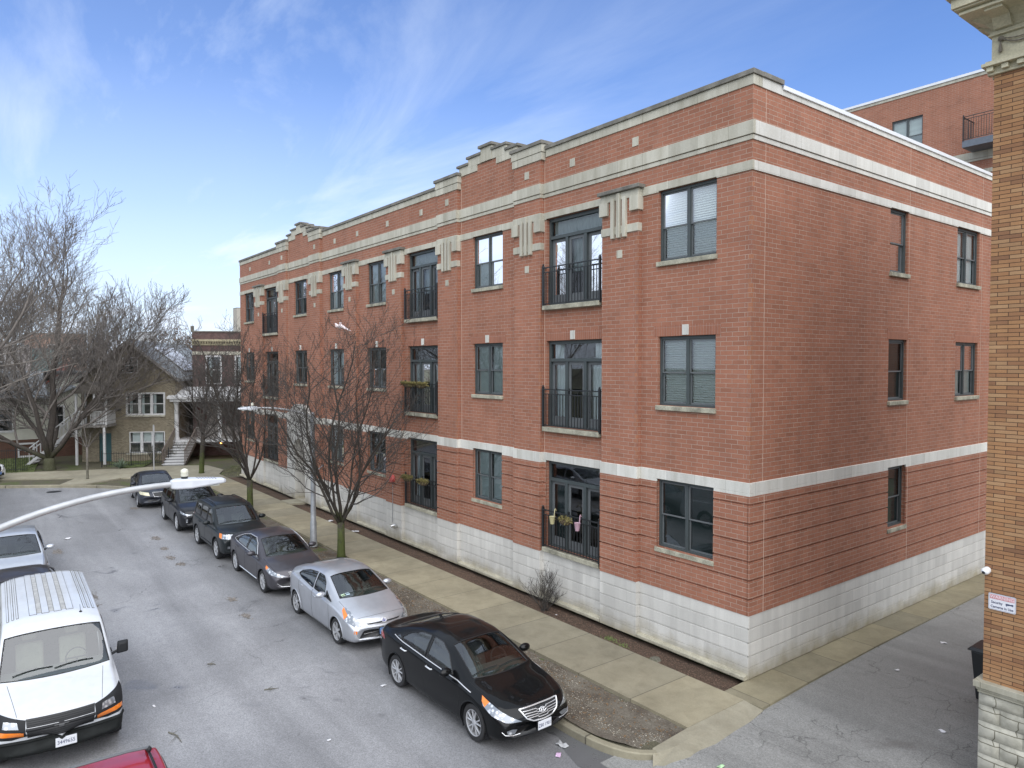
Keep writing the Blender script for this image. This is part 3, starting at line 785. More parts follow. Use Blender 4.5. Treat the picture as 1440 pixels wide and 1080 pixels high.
slab([(60,-15.2),(0,-15.2),(-24,-15.35),(-29,-17.5),(-31,-21),(-36.5,-30),(-38,-29.5),(-32.5,-20),(-30,-16.2+.3),(-30.2,-18.8)][:6]+[(-38,-31),(-32.4,-21.6),(-30,-18.9),(-24.5,-16.9),(0,-16.8),(60,-16.8)], -.12, .0).build('south_sidewalk', CONC, kind='structure')
# side pavement along the alley and the dropped apron at the corner
sw = MB(); slab([(.03,-.88),(.93,-.88),(.86,1.0),(.8,4),(.8,60),(.0,60),(.0,.0)], -.12, -.012, sw); sw.build('side_sidewalk', WALKS, kind='structure')
ap = MB()
A = [(.535,-2.70,.0),(.61,-3.72,.0),(.74,-3.86,-.01),(.88,-4.02,-.13),(1.02,-3.96,-.13),(1.16,-3.3,-.10),(1.20,-2.6,-.085),(1.02,-1.3,-.06),(.95,-.885,-.045),(.515,-.885,-.002)]
ap.add([(.78,-2.7,-.01),(.80,-3.3,-.015)]+A, [])
b0 = len(ap.v)-len(A)
idx = [b0+i for i in range(len(A))]
ap.f += [(idx[0],idx[1],b0-1),(idx[1],idx[2],b0-1),(idx[2],idx[3],b0-1),(idx[3],idx[4],b0-1),(idx[4],idx[5],b0-1),(idx[5],idx[6],b0-2,b0-1),(idx[0],b0-1,b0-2),(idx[6],idx[7],b0-2),(idx[7],idx[8],idx[9],b0-2),(idx[9],idx[0],b0-2)]
n = len(A)
for i in range(n):
    a, b = A[i], A[(i+1) % n]; ap.quad(a, b, (b[0],b[1],-.2), (a[0],a[1],-.2))
ap.build('alley_apron', CONC, kind='structure')
# wet gutter at the corner
def gutter_smooth(p):
    for _ in range(3):
        q = []
        for a, b in zip(p, p[1:]+p[:1]): q += [(a[0]*.75+b[0]*.25, a[1]*.75+b[1]*.25), (a[0]*.25+b[0]*.75, a[1]*.25+b[1]*.75)]
        p = q
    return [(x+.05*mnoise.noise(Vector((x*3, y*3, 0))), y+(.06*mnoise.noise(Vector((x*4, y*4, 9))) if y < -4.45 else 0)) for x, y in p]
pm, pnt, pb_ = newmat('wet_gutter'); pb_.inputs['Base Color'].default_value = (.11,.112,.115,1)
L(pnt, ramp(pnt, noise(pnt, pos(pnt), 2.5, 5, .6), [(.35, .16), (.65, .5)]), pb_.inputs['Roughness'])
gp = [(1.0,-4.1),(.9,-4.6),(.2,-5.0),(-.3,-4.9),(-.8,-4.62),(-1.4,-4.72),(-2.4,-4.6),(-4.5,-4.66),(-8,-4.5),(-8,-4.32),(-1.3,-4.29),(-.45,-4.26),(.05,-4.17),(.46,-3.99),(.64,-3.75)]
poly_sheet(gutter_smooth(gp), -.146).build('wet_gutter', pm, kind='structure')
# grass
poly_sheet([(-56,-14.5),(-45.6,-13.2),(-44.4,-9.9),(-56,-8.6)], -.02).build('lawn', GRASSM, kind='structure')
poly_sheet([(-46,-5.5),(-43.0,-5.2),(-42.9,-4.0),(-46,-2.6)], -.02).build('lawn', GRASSM, kind='structure')
def blades(name, poly, n, h, mat, z=-.02, w=.006):
    xs = [p[0] for p in poly]; ys_ = [p[1] for p in poly]; mb = MB(); rnd = random.Random(len(poly)*7+n)
    k = 0
    while k < n:
        x = rnd.uniform(min(xs), max(xs)); y = rnd.uniform(min(ys_), max(ys_))
        if not inside((x, y), poly): continue
        if mnoise.noise(Vector((x*1.3, y*1.3, 3))) < -.15: k += .34; continue
        k += 1; a = rnd.uniform(0, 6.28); hh = h*rnd.uniform(.5, 1.2); d = Vector((math.cos(a), math.sin(a), 0)); t = Vector((-d.y, d.x, 0))
        p = Vector((x, y, z)); mb.add([p-d*w, p+d*w, p+t*hh*.5+Vector((0,0,hh))], [(0,1,2)])
    o = mb.build(name, mat, kind='stuff', fix=False); return tag(o, None, 'grass')
GB = plain('grass_blades', (.12,.155,.055), .7, var=.4, scale=3)
tag(blades('grass', [(-56,-14.5),(-45.6,-13.2),(-44.4,-9.9),(-56,-8.6)], 9000, .10, GB, w=.02), 'short green lawn grass behind the iron fence')
tag(blades('grass', [(-46,-5.5),(-43.0,-5.2),(-42.9,-4.0),(-46,-2.6)], 3500, .09, GB, w=.015), 'green grass strip in front of the tan brick house')
GB2 = plain('dry_grass_blades', (.17,.17,.09), .8, var=.4, scale=3)
tag(blades('grass', [(-36.5,-.85),(-35.3,-.85),(-35.3,2.5),(-41,2.5),(-38.6,-.05)], 3000, .08, GB2, z=-.03, w=.012), 'thin dry grass beside the far end of the brick building')
# loose chips of bark and stone
def chips(name, poly, n, smin, smax, mat, z, label, cat, gate=0):
    xs = [p[0] for p in poly]; ys_ = [p[1] for p in poly]; mb = MB(); rnd = random.Random(n+3); k = 0
    while k < n:
        x = rnd.uniform(min(xs), max(xs)); y = rnd.uniform(min(ys_), max(ys_))
        if not inside((x, y), poly): continue
        if gate and mnoise.noise(Vector((x*.8, y*1.2, gate))) < rnd.uniform(-.35, .25): k += .25; continue
        k += 1; s = rnd.uniform(smin, smax); a = rnd.uniform(0, 6.28); e = rnd.uniform(.3, .8)
        dx = Vector((math.cos(a), math.sin(a), rnd.uniform(-.3,.3)))*s; dy = Vector((-math.sin(a), math.cos(a), rnd.uniform(-.3,.3)))*s*e
        p = Vector((x, y, (z(x, y) if callable(z) else z)+s*.25)); u = Vector((0,0,s*.35))
        mb.add([p-dx, p-dy, p+dx, p+dy, p+u], [(0,1,4),(1,2,4),(2,3,4),(3,0,4)])
    o = mb.build(name, mat, kind='stuff', fix=False); return tag(o, label, cat)
bed = [(-23.9,-.93),(0,-.88),(.0,-.16),(-23.9,-.16)]
chips('bark_mulch', bed, 15000, .008, .024, plain('bark_chip', (.13,.082,.058), .9, var=.7, scale=40), bed_z, 'dark reddish bark mulch along the foot of the brick wall', 'mulch')
park = [(-20,-4.3),(-1.3,-4.12),(.4,-3.8),(.5,-2.72),(-20,-2.72)]
chips('gravel', park, 9000, .006, .017, plain('pale_gravel', (.36,.33,.27), .85, var=.7, scale=40), park_z, 'small pale stones scattered over the bare parkway soil', 'gravel', 4)
chips('dead_leaves', park, 2200, .014, .035, plain('dead_leaf', (.17,.11,.06), .85, var=.6, scale=40), park_z, 'brown leaf scraps lying on the parkway soil', 'leaves')

# ------------------------------------------------------------------ TAN BRICK CORNER BUILDING ON THE RIGHT
TAN = brick('tan_roman_brick', [(.26,.135,.075),(.34,.175,.088),(.39,.21,.102),(.42,.23,.112),(.36,.185,.09),(.44,.265,.14),(.33,.19,.10)], (.075,.045,.034), .30, .0625, .0048, oz=.01, stain=.22, bumpk=.6)
CREAM = plain('cream_painted_cornice', (.56,.52,.37), .55, scale=2.5, var=.14, fine=.35)
CREAMD = plain('weathered_garland', (.17,.15,.12), .8, scale=8, var=.3)
def rubble():
    m, nt, b = newmat('rock_faced_limestone'); P = pos(nt); v, s = uvec(nt, ou=.1)
    br = N(nt, 'ShaderNodeTexBrick'); L(nt, v, br.inputs['Vector'])
    br.inputs['Color1'].default_value = (.8,.8,.8,1); br.inputs['Color2'].default_value = (1.05,1.05,1.05,1); br.inputs['Mortar'].default_value = (.35,.34,.3,1)
    br.inputs['Scale'].default_value = 1; br.inputs['Brick Width'].default_value = .62; br.inputs['Row Height'].default_value = .26; br.inputs['Mortar Size'].default_value = .008
    n1 = noise(nt, P, 5, 6, .65, .3); n2 = noise(nt, P, 1.2, 4, .6)
    col = mixc(nt, 1, (.50,.48,.41), br.outputs['Color'], 'MULTIPLY'); col = mixc(nt, .7, col, ramp(nt, n1, [(.3, (.5,.5,.46)), (.6, (1.1,1.1,1.08))]), 'MULTIPLY')
    col = mixc(nt, .6, col, ramp(nt, n2, [(.3, .6), (.6, 1.1)]), 'MULTIPLY')
    L(nt, col, b.inputs['Base Color']); b.inputs['Roughness'].default_value = .9
    return m
tb = thing('corner_building', 'tan and orange brick building with cream cornice at the right edge', 'building', (4.6, -.5, 0))
FT = Face('S', -.5); TX = 4.6; TX1 = 14.0; TD = 6.5  # hidden depth cut short so light reaches the side wall
m_ = MB(); m_.box(TX, TX1, -.5, TD, 1.76, 11.22); m_.build('wall', TAN, tb)
# rock faced base, every block a bulged face
m_ = MB(); rnd = random.Random(4)
row = 0; z = -.2
while z < 1.55:
    h = min(.262, 1.57-z); u = TX-.06-(.31 if row % 2 else 0)
    while u < TX1:
        ua, ub = max(u, TX-.05), min(u+.62, TX1)
        if ub-ua > .05:
            nu, nz = 6, 4; vs = []
            for j in range(nz+1):
                for i in range(nu+1):
                    e = min(i, nu-i, 1)*min(j, nz-j, 1)
                    d = .015 + e*(.035+.035*abs(mnoise.noise(Vector((ua*3+i*.35, z*5+j*.4, 1)))))
                    vs.append((ua+.004+(ub-ua-.008)*i/nu, -.5-d, z+.004+(h-.008)*j/nz))
            m_.add(vs, [(j*(nu+1)+i, j*(nu+1)+i+1, (j+1)*(nu+1)+i+1, (j+1)*(nu+1)+i) for j in range(nz) for i in range(nu)])
        u += .62
    z += .262; row += 1
m_.box(TX-.05, TX1, -.505, TD, -.2, 1.57); m_.build('stone_base', rubble(), tb, smooth=True, angle=60)
m_ = MB(); m_.box(TX-.10, TX1, -.62, TD, 1.66, 1.76); m_.box(TX-.07, TX1, -.59, TD, 1.62, 1.655); m_.box(TX-.055, TX1, -.565, TD, 1.57, 1.615)
m_.build('water_table', stone_mat('grey_water_table', (.40,.38,.31), 1.2, .4, .6), tb, bevel=.008)
m_ = MB()
m_.box(TX-.05, TX1, -.55, TD, 11.22, 11.26); 
for k in range(40): m_.box(TX-.07+k*.2, TX+.02+k*.2, -.62, -.5, 11.26, 11.33)
for k in range(33): m_.box(TX-.12, TX, -.42+k*.2, -.33+k*.2, 11.26, 11.33)
m_.box(TX-.03, TX1, -.55, TD, 11.26, 11.335); m_.box(TX-.13, TX1, -.66, TD, 11.335, 11.385); m_.box(TX-.09, TX1, -.61, TD, 11.385, 11.42)
m_.build('dentil_moulding', CREAM, tb, bevel=.004)
m_ = MB(); m_.box(TX-.03, TX1, -.53, TD, 11.42, 11.80); m_.build('frieze', CREAM, tb)
m_ = MB(); m_.box(TX-.07, TX1, -.58, TD, 11.80, 11.83); m_.box(TX-.05, TX1, -.56, TD, 11.83, 11.87)
def cove(x0, y0):
    prof = [(0, 11.87), (.03, 11.92), (.10, 11.99), (.22, 12.05), (.24, 12.07)]
    for (da, za), (db, zb_) in zip(prof[:-1], prof[1:]):
        m_.quad((TX-da, -.53-da, za), (TX1, -.53-da, za), (TX1, -.53-db, zb_), (TX-db, -.53-db, zb_))
        m_.quad((TX-da, -.53-da, za), (TX-da, TD, za), (TX-db, TD, zb_), (TX-db, -.53-db, zb_))
cove(0, 0)
m_.box(TX-.30, TX1, -1.08, TD, 12.07, 12.11); m_.box(TX-.29, TX1, -1.06, TD, 12.11, 12.135); m_.box(TX-.34, TX1, -1.14, TD, 12.135, 12.16)
m_.box(TX-.37, TX1, -1.18, TD, 12.16, 12.30); m_.box(TX-.42, TX1, -1.24, TD, 12.30, 12.36); m_.box(TX-.47, TX1, -1.30, TD, 12.36, 12.5)
for k in range(12):
    x = TX+.02+k*.62
    m_.prism([(-.53,11.87),(-.62,11.88),(-.68,11.95),(-.72,12.02),(-1.02,12.03),(-1.02,12.07),(-.53,12.07)], x, x+.24, 0)
for k in range(11):
    y = -.4+k*.62
    m_.prism([(TX,11.87),(TX-.1,11.9),(TX-.2,12.02),(TX-.27,12.03),(TX-.27,12.07),(TX,12.07)], y, y+.24, 1)
m_.build('cornice', CREAM, tb, bevel=.005)
m_ = MB(); gz = 11.71
m_.ell((4.70,-.56,11.73), (.042,.035,.04), 12, 7)
m_.lathe([(.001,-.20),(.022,-.185),(.028,-.15),(.018,-.09),(.008,-.03),(.005,0)], (4.695,-.56,11.715), 2, 10)
for (dz, s) in ((0, .012), (.045, .008)):
    pts = [(4.72+.5*t, -.565, 11.725-dz*.2+dz*2.4*t*(1-t)*0+ (-.10*4*t*(1-t) if dz == 0 else .02-.05*4*t*(1-t))) for t in [i/16 for i in range(17)]]
    m_.tube(pts, [s*(1+.35*math.sin(i*2.4)) for i in range(17)], 8)
m_.ell((5.24,-.56,11.73), (.042,.035,.04), 12, 7)
m_.build('garland', CREAMD, tb, smooth=True)

# security camera and warning sign on the tan building
cw = thing('security_camera', 'small white dome security camera on the tan brick corner', 'camera', (4.6, -.5, 3.52))
m_ = MB(); m_.lathe([(.001,-.07),(.045,-.06),(.055,-.035),(.055,-.005),(.04,.0),(.001,.001)], (4.635,-.5,3.52), 1, 18); m_.ell((4.635,-.575,3.515), (.062,.055,.055), 16, 10)
m_.build('housing', plain('white_plastic', (.78,.79,.80), .3), cw, smooth=True)
m_ = MB(); m_.ell((4.625,-.622,3.50), (.026,.012,.024), 12, 8); m_.build('lens', plain('black_lens', (.01,.01,.012), .08), cw, smooth=True)
sg = thing('warning_sign', 'white warning sign about security cameras on the tan brick wall', 'sign', (4.85, -.52, 3.05))
SW, SH = .37, .255; sx0, sz0 = 4.665, 2.925
m_ = MB(); r_c = .02
pl = []
for cx_, cz_, a0 in ((sx0+SW-r_c, sz0+SH-r_c, 0), (sx0+r_c, sz0+SH-r_c, 90), (sx0+r_c, sz0+r_c, 180), (sx0+SW-r_c, sz0+r_c, 270)):
    pl += [(cx_+r_c*math.cos(R(a0+k*22.5)), cz_+r_c*math.sin(R(a0+k*22.5))) for k in range(5)]
m_.prism(pl, -.523, -.519, 1); m_.build('plate', plain('sign_white', (.72,.72,.76), .35, var=.04), sg)
m_ = MB(); m_.box(sx0+.02, sx0+SW-.02, -.5245, -.523, sz0+SH-.085, sz0+SH-.02); m_.build('header_panel', plain('faded_pink', (.62,.28,.30), .45, var=.1), sg)
bm_ = MB(); bd = .008
for q in ((sx0+bd, sx0+SW-bd, sz0+SH-bd-.003, sz0+SH-bd), (sx0+bd, sx0+SW-bd, sz0+bd, sz0+bd+.003)): bm_.box(q[0], q[1], -.5245, -.523, q[2], q[3])
for q in ((sx0+bd, sx0+bd+.003), (sx0+SW-bd-.003, sx0+SW-bd)): bm_.box(q[0], q[1], -.5245, -.523, sz0+bd+.003, sz0+SH-bd-.003)
NAVY = plain('sign_navy', (.035,.05,.11), .5)
bm_.build('border', NAVY, sg)
def text(body, size, loc, rot, mat, parent, name='lettering', align='CENTER', ext=.0008, bold=0, sx=1.0):
    cu = bpy.data.curves.new('t', 'FONT'); cu.body = body; cu.size = size; cu.align_x = align; cu.align_y = 'CENTER'; cu.extrude = ext; cu.offset = bold; cu.resolution_u = 3
    o = bpy.data.objects.new('t', cu); COL.objects.link(o)
    dg = bpy.context.evaluated_depsgraph_get(); me = bpy.data.meshes.new_from_object(o.evaluated_get(dg)); bpy.data.objects.remove(o)
    M = Matrix.LocRotScale(Vector(loc), rot, Vector((sx,1,1)))
    if parent is not None: M = wmat(parent).inverted() @ M
    me.transform(M); me.materials.clear(); me.materials.append(mat); me.name = name
    ob = bpy.data.objects.new(name, me); COL.objects.link(ob); ob.parent = parent; return ob
from mathutils import Euler
RS = Euler((R(90),0,0))
text('WARNING', .062, (sx0+SW/2, -.5255, sz0+SH-.053), RS, plain('sign_pale', (.80,.66,.68), .5), sg, bold=.0012, sx=1.08)
text('Security', .056, (sx0+.115, -.524, sz0+.118), RS, NAVY, sg, bold=.001, sx=.85)
text('Cameras in Use', .056, (sx0+SW/2, -.524, sz0+.05), RS, NAVY, sg, bold=.001, sx=.85)
m_ = MB(); m_.box(sx0+.235, sx0+.285, -.525, -.523, sz0+.11, sz0+.135); m_.prism([(sx0+.285,sz0+.117),(sx0+.335,sz0+.108),(sx0+.335,sz0+.14),(sx0+.285,sz0+.13)], -.525, -.523, 1)
m_.box(sx0+.24, sx0+.255, -.525, -.523, sz0+.097, sz0+.108); m_.build('camera_symbol', NAVY, sg)
# wheelie bin
bn = thing('wheelie_bin', 'black wheeled rubbish bin behind the tan building corner in the alley', 'bin', (3.62, 2.9, -.05))
BLK = plain('black_plastic', (.016,.018,.02), .45, var=.2)
def frustum(mb, c, w0, d0, w1, d1, z0, z1):
    x, y = c; mb.add([(x-w0,y-d0,z0),(x+w0,y-d0,z0),(x+w0,y+d0,z0),(x-w0,y+d0,z0),(x-w1,y-d1,z1),(x+w1,y-d1,z1),(x+w1,y+d1,z1),(x-w1,y+d1,z1)],
        [(0,3,2,1),(4,5,6,7),(0,1,5,4),(1,2,6,5),(2,3,7,6),(3,0,4,7)])
bx, by = 3.55, 3.1
m_ = MB(); frustum(m_, (bx,by), .21, .24, .29, .31, .0, .98); m_.build('body', BLK, bn, bevel=.02)
m_ = MB(); frustum(m_, (bx-.02,by), .34, .34, .28, .30, .985, 1.06); m_.box(bx-.36, bx-.30, by-.2, by+.2, .95, 1.0); m_.build('lid', BLK, bn, bevel=.02)
for s in (-1, 1):
    m_ = MB(); m_.lathe([(.03,-.02),(.1,-.02),(.1,.02),(.03,.02)], (bx+.2, by+s*.26, .06), 1, 16); m_.build('wheel', BLK, bn)

# ------------------------------------------------------------------ TALL RED BRICK BUILDING BEHIND
RED2 = MATS['red_brick']
rb = thing('rear_apartment_block', 'taller red brick block with white coping seen over the roof', 'building', (-20, 30, 0))
FR = Face('S', 30.0); rz1 = 22.1; m_ = MB()
wo = [(-10.95, -9.25, 18.85, 20.85)]
for c in cells(-44, 12, 0, rz1, wo): FR.sheet(m_, *c)
for o in wo: FR.reveal(m_, o, .2)
m_.quad((-44,30,0),(-44,50,0),(-44,50,rz1),(-44,30,rz1)); m_.quad((12,30,0),(12,50,0),(12,50,rz1),(12,30,rz1)); m_.quad((-44,50,0),(12,50,0),(12,50,rz1),(-44,50,rz1))
m_.build('wall', RED2, rb)
m_ = MB(); FR.box(m_, -44, 12, -.3, .04, rz1, rz1+.16); m_.build('stone_coping', LIME, rb)
m_ = MB(); FR.box(m_, -44.1, 12.1, -.35, .10, rz1+.165, rz1+.30); m_.build('metal_coping', METALW, rb)
m_ = MB(); m_.box(-43.9, 11.9, 30.3, 49.9, rz1-.3, rz1-.2); m_.build('roof', COPING, rb)
m_ = MB()
for z0, z1 in ((17.75,18.12),(17.62,17.73),(16.9,17.12)): FR.box(m_, -8.6 if z0 > 17.5 else -8.6, 12, -.02, .05, z0, z1)
m_.build('stone_bands', LIME, rb)
sash_window(FR, (wo[0][0], wo[0][1], 18.85, 20.85), rb, 'roller', 2)
m_ = MB(); bz = 18.55
m_.box(-6.7, -3.5, 28.6, 30, bz-.45, bz-.1); bo = m_.build('balcony_deck', plain('steel_blue_grey', (.12,.14,.17), .5), rb)
FB = Face('S', 28.6); railing(FB, -6.65, -3.55, bz-.1, 1.25, rb, out=0)
m_ = MB()
for k in range(8):
    y = 28.6+k*.18; m_.box(-6.66, -6.64, y-.008, y+.008, bz-.1, bz+1.1)
m_.box(-6.67, -6.63, 28.6, 30, bz+1.1, bz+1.14); m_.build('side_railing', IRON, rb)
# ------------------------------------------------------------------ VEHICLES
def lerp(a, b, t): return a+(b-a)*t
def curve(cp, smooth=.06, n=500):
    """piecewise linear profile, smoothed; returns function of d"""
    d0, d1 = cp[0][0], cp[-1][0]
    xs = [d0+(d1-d0)*i/n for i in range(n+1)]; ys_ = []
    j = 0
    for x in xs:
        while j < len(cp)-2 and x > cp[j+1][0]: j += 1
        a, b = cp[j], cp[j+1]; ys_.append(lerp(a[1], b[1], (x-a[0])/max(1e-9, b[0]-a[0])))
    k = max(1, int(smooth/((d1-d0)/n)))
    for _ in range(2):
        ac = [0]
        for y in ys_: ac.append(ac[-1]+y)
        out = []
        for i in range(len(ys_)):
            kk = min(k, i, len(ys_)-1-i); out.append((ac[i+kk+1]-ac[i-kk])/(2*kk+1))
        ys_ = out
    def f(x):
        t = (x-d0)/(d1-d0)*n; t = min(max(t, 0), n-1e-6); i = int(t); return lerp(ys_[i], ys_[i+1], t-i)
    return f
def catmull(P, sub):
    out = []; n = len(P)
    for i in range(n-1):
        p0 = P[max(i-1, 0)]; p1 = P[i]; p2 = P[i+1]; p3 = P[min(i+2, n-1)]
        for k in range(sub):
            t = k/sub; out.append(tuple(.5*((2*p1[j])+(-p0[j]+p2[j])*t+(2*p0[j]-5*p1[j]+4*p2[j]-p3[j])*t*t+(-p0[j]+3*p1[j]-3*p2[j]+p3[j])*t**3) for j in (0, 1)))
    out.append(P[-1]); return out

BUMP = plain('weathered_black_bumper', (.016,.018,.018), .8, scale=4, var=.3, spec=.2)
DISC = plain('dull_brake_disc', (.07,.07,.07), .5, .5)
GASK = plain('rubber_gasket', (.012,.012,.013), .5, var=.1)
SEAM = plain('panel_gap', (.008,.008,.009), .7, var=.1)
CHROME = plain('car_chrome', (.80,.81,.83), .2, .55, var=.04)
DCHR = plain('satin_alloy', (.55,.56,.58), .32, .5, var=.08)
TYRE = plain('tyre_rubber', (.022,.022,.023), .75, scale=20, var=.25, local=True)
TRIM = plain('black_trim', (.017,.018,.020), .62, var=.15, spec=.3)
LAMPC = None
def lampmat():
    m, nt, b = newmat('clear_headlamp'); b.inputs['Base Color'].default_value = (.62,.65,.68,1); b.inputs['Metallic'].default_value = .55
    b.inputs['Roughness'].default_value = .22; b.inputs['Coat Weight'].default_value = 1; b.inputs['Coat Roughness'].default_value = .02
    v = N(nt, 'ShaderNodeTexVoronoi'); v.inputs['Scale'].default_value = 14; L(nt, pos(nt), v.inputs['Vector'])
    L(nt, ramp(nt, v.outputs['Distance'], [(.1, (.9,.92,.95)), (.5, (.25,.27,.30))]), b.inputs['Base Color'])
    return m
LAMPC = lampmat()
AMBER = plain('amber_lens', (.75,.20,.02), .15, var=.1, coat=1)
REDL = plain('red_lens', (.42,.015,.02), .12, var=.1, coat=1)
CG = glass('car_glass', (.66,.74,.70), .07, .01)
CGV = glass('van_glass', (.74,.84,.80), .07, .01)
CGD = glass('tinted_car_glass', (.10,.11,.11), .05, .01)
CABIN = plain('dark_cabin', (.085,.088,.088), .8, local=True)
SEATM = plain('grey_seat_cloth', (.12,.12,.12), .85, local=True)
SEATL = plain('beige_seat_cloth', (.30,.27,.22), .85, local=True)
PLATE = plain('plate_white', (.70,.72,.76), .4, var=.03)
PLATEB = plain('plate_blue', (.16,.28,.55), .4, var=.1)
def paint(name, c, metal=.3, rough=.32, dirt=.25):
    if name in MATS: return MATS[name]
    m, nt, b = newmat(name); P = pos(nt)
    f = noise(nt, P, 5, 5, .6); f2 = noise(nt, P, 120, 2, .6)
    col = mixc(nt, dirt, c, ramp(nt, f, [(.35, tuple(q*.75+.01 for q in c)), (.7, tuple(min(1, q*1.12+.012) for q in c))]))
    L(nt, col, b.inputs['Base Color']); b.inputs['Metallic'].default_value = metal; b.inputs['Roughness'].default_value = rough
    b.inputs['Coat Weight'].default_value = .75 if max(c) > .1 else .38; b.inputs['Specular IOR Level'].default_value = .3 if max(c) > .1 else .12
    L(nt, ramp(nt, f, [(.3, .012), (.75, .05)]), b.inputs['Coat Roughness'])
    MATS[name] = m; return m

class Region:
    """2D outline in the plane (U,V) at O, projected along D"""
    def __init__(s, O, U, V, D, poly): s.O = Vector(O); s.U = Vector(U).normalized(); s.V = Vector(V).normalized(); s.D = Vector(D).normalized(); s.p = [tuple(q) for q in poly]
    def uv(s, q): r = q-s.O; return (r.dot(s.U), r.dot(s.V))
    def bb(s):
        a = [q[0] for q in s.p]; b = [q[1] for q in s.p]; return min(a), max(a), min(b), max(b)
    def cut(s, bm, cond=lambda f: True):
        a, b, c, d = s.bb(); e = .05
        def near(f):
            if f.normal.dot(s.D) > -.08 or not cond(f): return False
            us = [s.uv(v.co) for v in f.verts]
            return max(q[0] for q in us) > a-e and min(q[0] for q in us) < b+e and max(q[1] for q in us) > c-e and min(q[1] for q in us) < d+e
        n = len(s.p); cand = [f for f in bm.faces if near(f)]
        for i in range(n):
            p0, p1 = s.p[i], s.p[(i+1) % n]
            w0 = s.O+s.U*p0[0]+s.V*p0[1]; w1 = s.O+s.U*p1[0]+s.V*p1[1]
            if (w1-w0).length < 1e-6: continue
            no = (w1-w0).cross(s.D).normalized()
            ea, eb = min(p0[0], p1[0])-.08, max(p0[0], p1[0])+.08; ec, ed = min(p0[1], p1[1])-.08, max(p0[1], p1[1])+.08
            fs = []; rest = []
            for f in cand:
                us = [s.uv(v.co) for v in f.verts]
                (fs if max(q[0] for q in us) > ea and min(q[0] for q in us) < eb and max(q[1] for q in us) > ec and min(q[1] for q in us) < ed else rest).append(f)
            if not fs: continue
            geom = list({v for f in fs for v in f.verts})+list({e_ for f in fs for e_ in f.edges})+fs
            r_ = bmesh.ops.bisect_plane(bm, geom=geom, plane_co=w0, plane_no=no, dist=1e-5)
            cand = [f for f in rest if f.is_valid]+[g for g in r_['geom'] if isinstance(g, bmesh.types.BMFace) and g.is_valid]
        cand = list(set(cand))
        kill = [f for f in cand if inside(s.uv(f.calc_center_median()), s.p)]
        bmesh.ops.delete(bm, geom=kill, context='FACES')
    def hit(s, bvh, u, v, off):
        o = s.O+s.U*u+s.V*v-s.D*3
        h = bvh.ray_cast(o, s.D, 6)
        if h[0] is None:
            q = s.O+s.U*u+s.V*v; h = bvh.find_nearest(q)
        nrm = h[1] if h[1].dot(s.D) < 0 else -h[1]
        return h[0]+nrm*off
    def patch(s, bvh, off=.004, step=.05, rim=0):
        a, b, c, d = s.bb(); nu = max(2, int((b-a)/step)); nv = max(2, int((d-c)/step)); bm = bmesh.new()
        gv = [[bm.verts.new((a-.01+(b-a+.02)*i/nu, c-.01+(d-c+.02)*j/nv, 0)) for i in range(nu+1)] for j in range(nv+1)]
        for j in range(nv):
            for i in range(nu): bm.faces.new((gv[j][i], gv[j][i+1], gv[j+1][i+1], gv[j+1][i]))
        n = len(s.p)
        for i in range(n):
            p0, p1 = s.p[i], s.p[(i+1) % n]; dx, dy = p1[0]-p0[0], p1[1]-p0[1]
            if abs(dx)+abs(dy) < 1e-6: continue
            bmesh.ops.bisect_plane(bm, geom=bm.verts[:]+bm.edges[:]+bm.faces[:], plane_co=(p0[0], p0[1], 0), plane_no=Vector((dy, -dx, 0)).normalized(), dist=1e-5)
        bmesh.ops.delete(bm, geom=[f for f in bm.faces if not inside(f.calc_center_median()[:2], s.p)], context='FACES')
        mb = MB(); bm.verts.index_update()
        mb.add([s.hit(bvh, v.co.x, v.co.y, off) for v in bm.verts], [tuple(v.index for v in f.verts) for f in bm.faces]); bm.free()
        return mb
    def outline(s, bvh, off=.002, step=.05, closed=True):
        pts = []; n = len(s.p)
        for i in range(n if closed else n-1):
            p0, p1 = s.p[i], s.p[(i+1) % n]; L_ = math.hypot(p1[0]-p0[0], p1[1]-p0[1]); k = max(1, int(L_/step))
            for j in range(k): pts.append(s.hit(bvh, lerp(p0[0], p1[0], j/k), lerp(p0[1], p1[1], j/k), off))
        if closed: pts.append(pts[0].copy())
        else: pts.append(s.hit(bvh, *s.p[-1], off))
        return pts
def roundpoly(p, r=.04, k=3):
    out = []; n = len(p)
    for i in range(n):
        a, b, c = Vector(p[i-1]), Vector(p[i]), Vector(p[(i+1) % n]); u = (a-b); v = (c-b)
        ru = min(r, u.length*.45); rv = min(r, v.length*.45); q0 = b+u.normalized()*ru; q1 = b+v.normalized()*rv
        for j in range(k+1):
            t = j/k; out.append(tuple((1-t)**2*q0+2*t*(1-t)*b+t*t*q1))
    return out

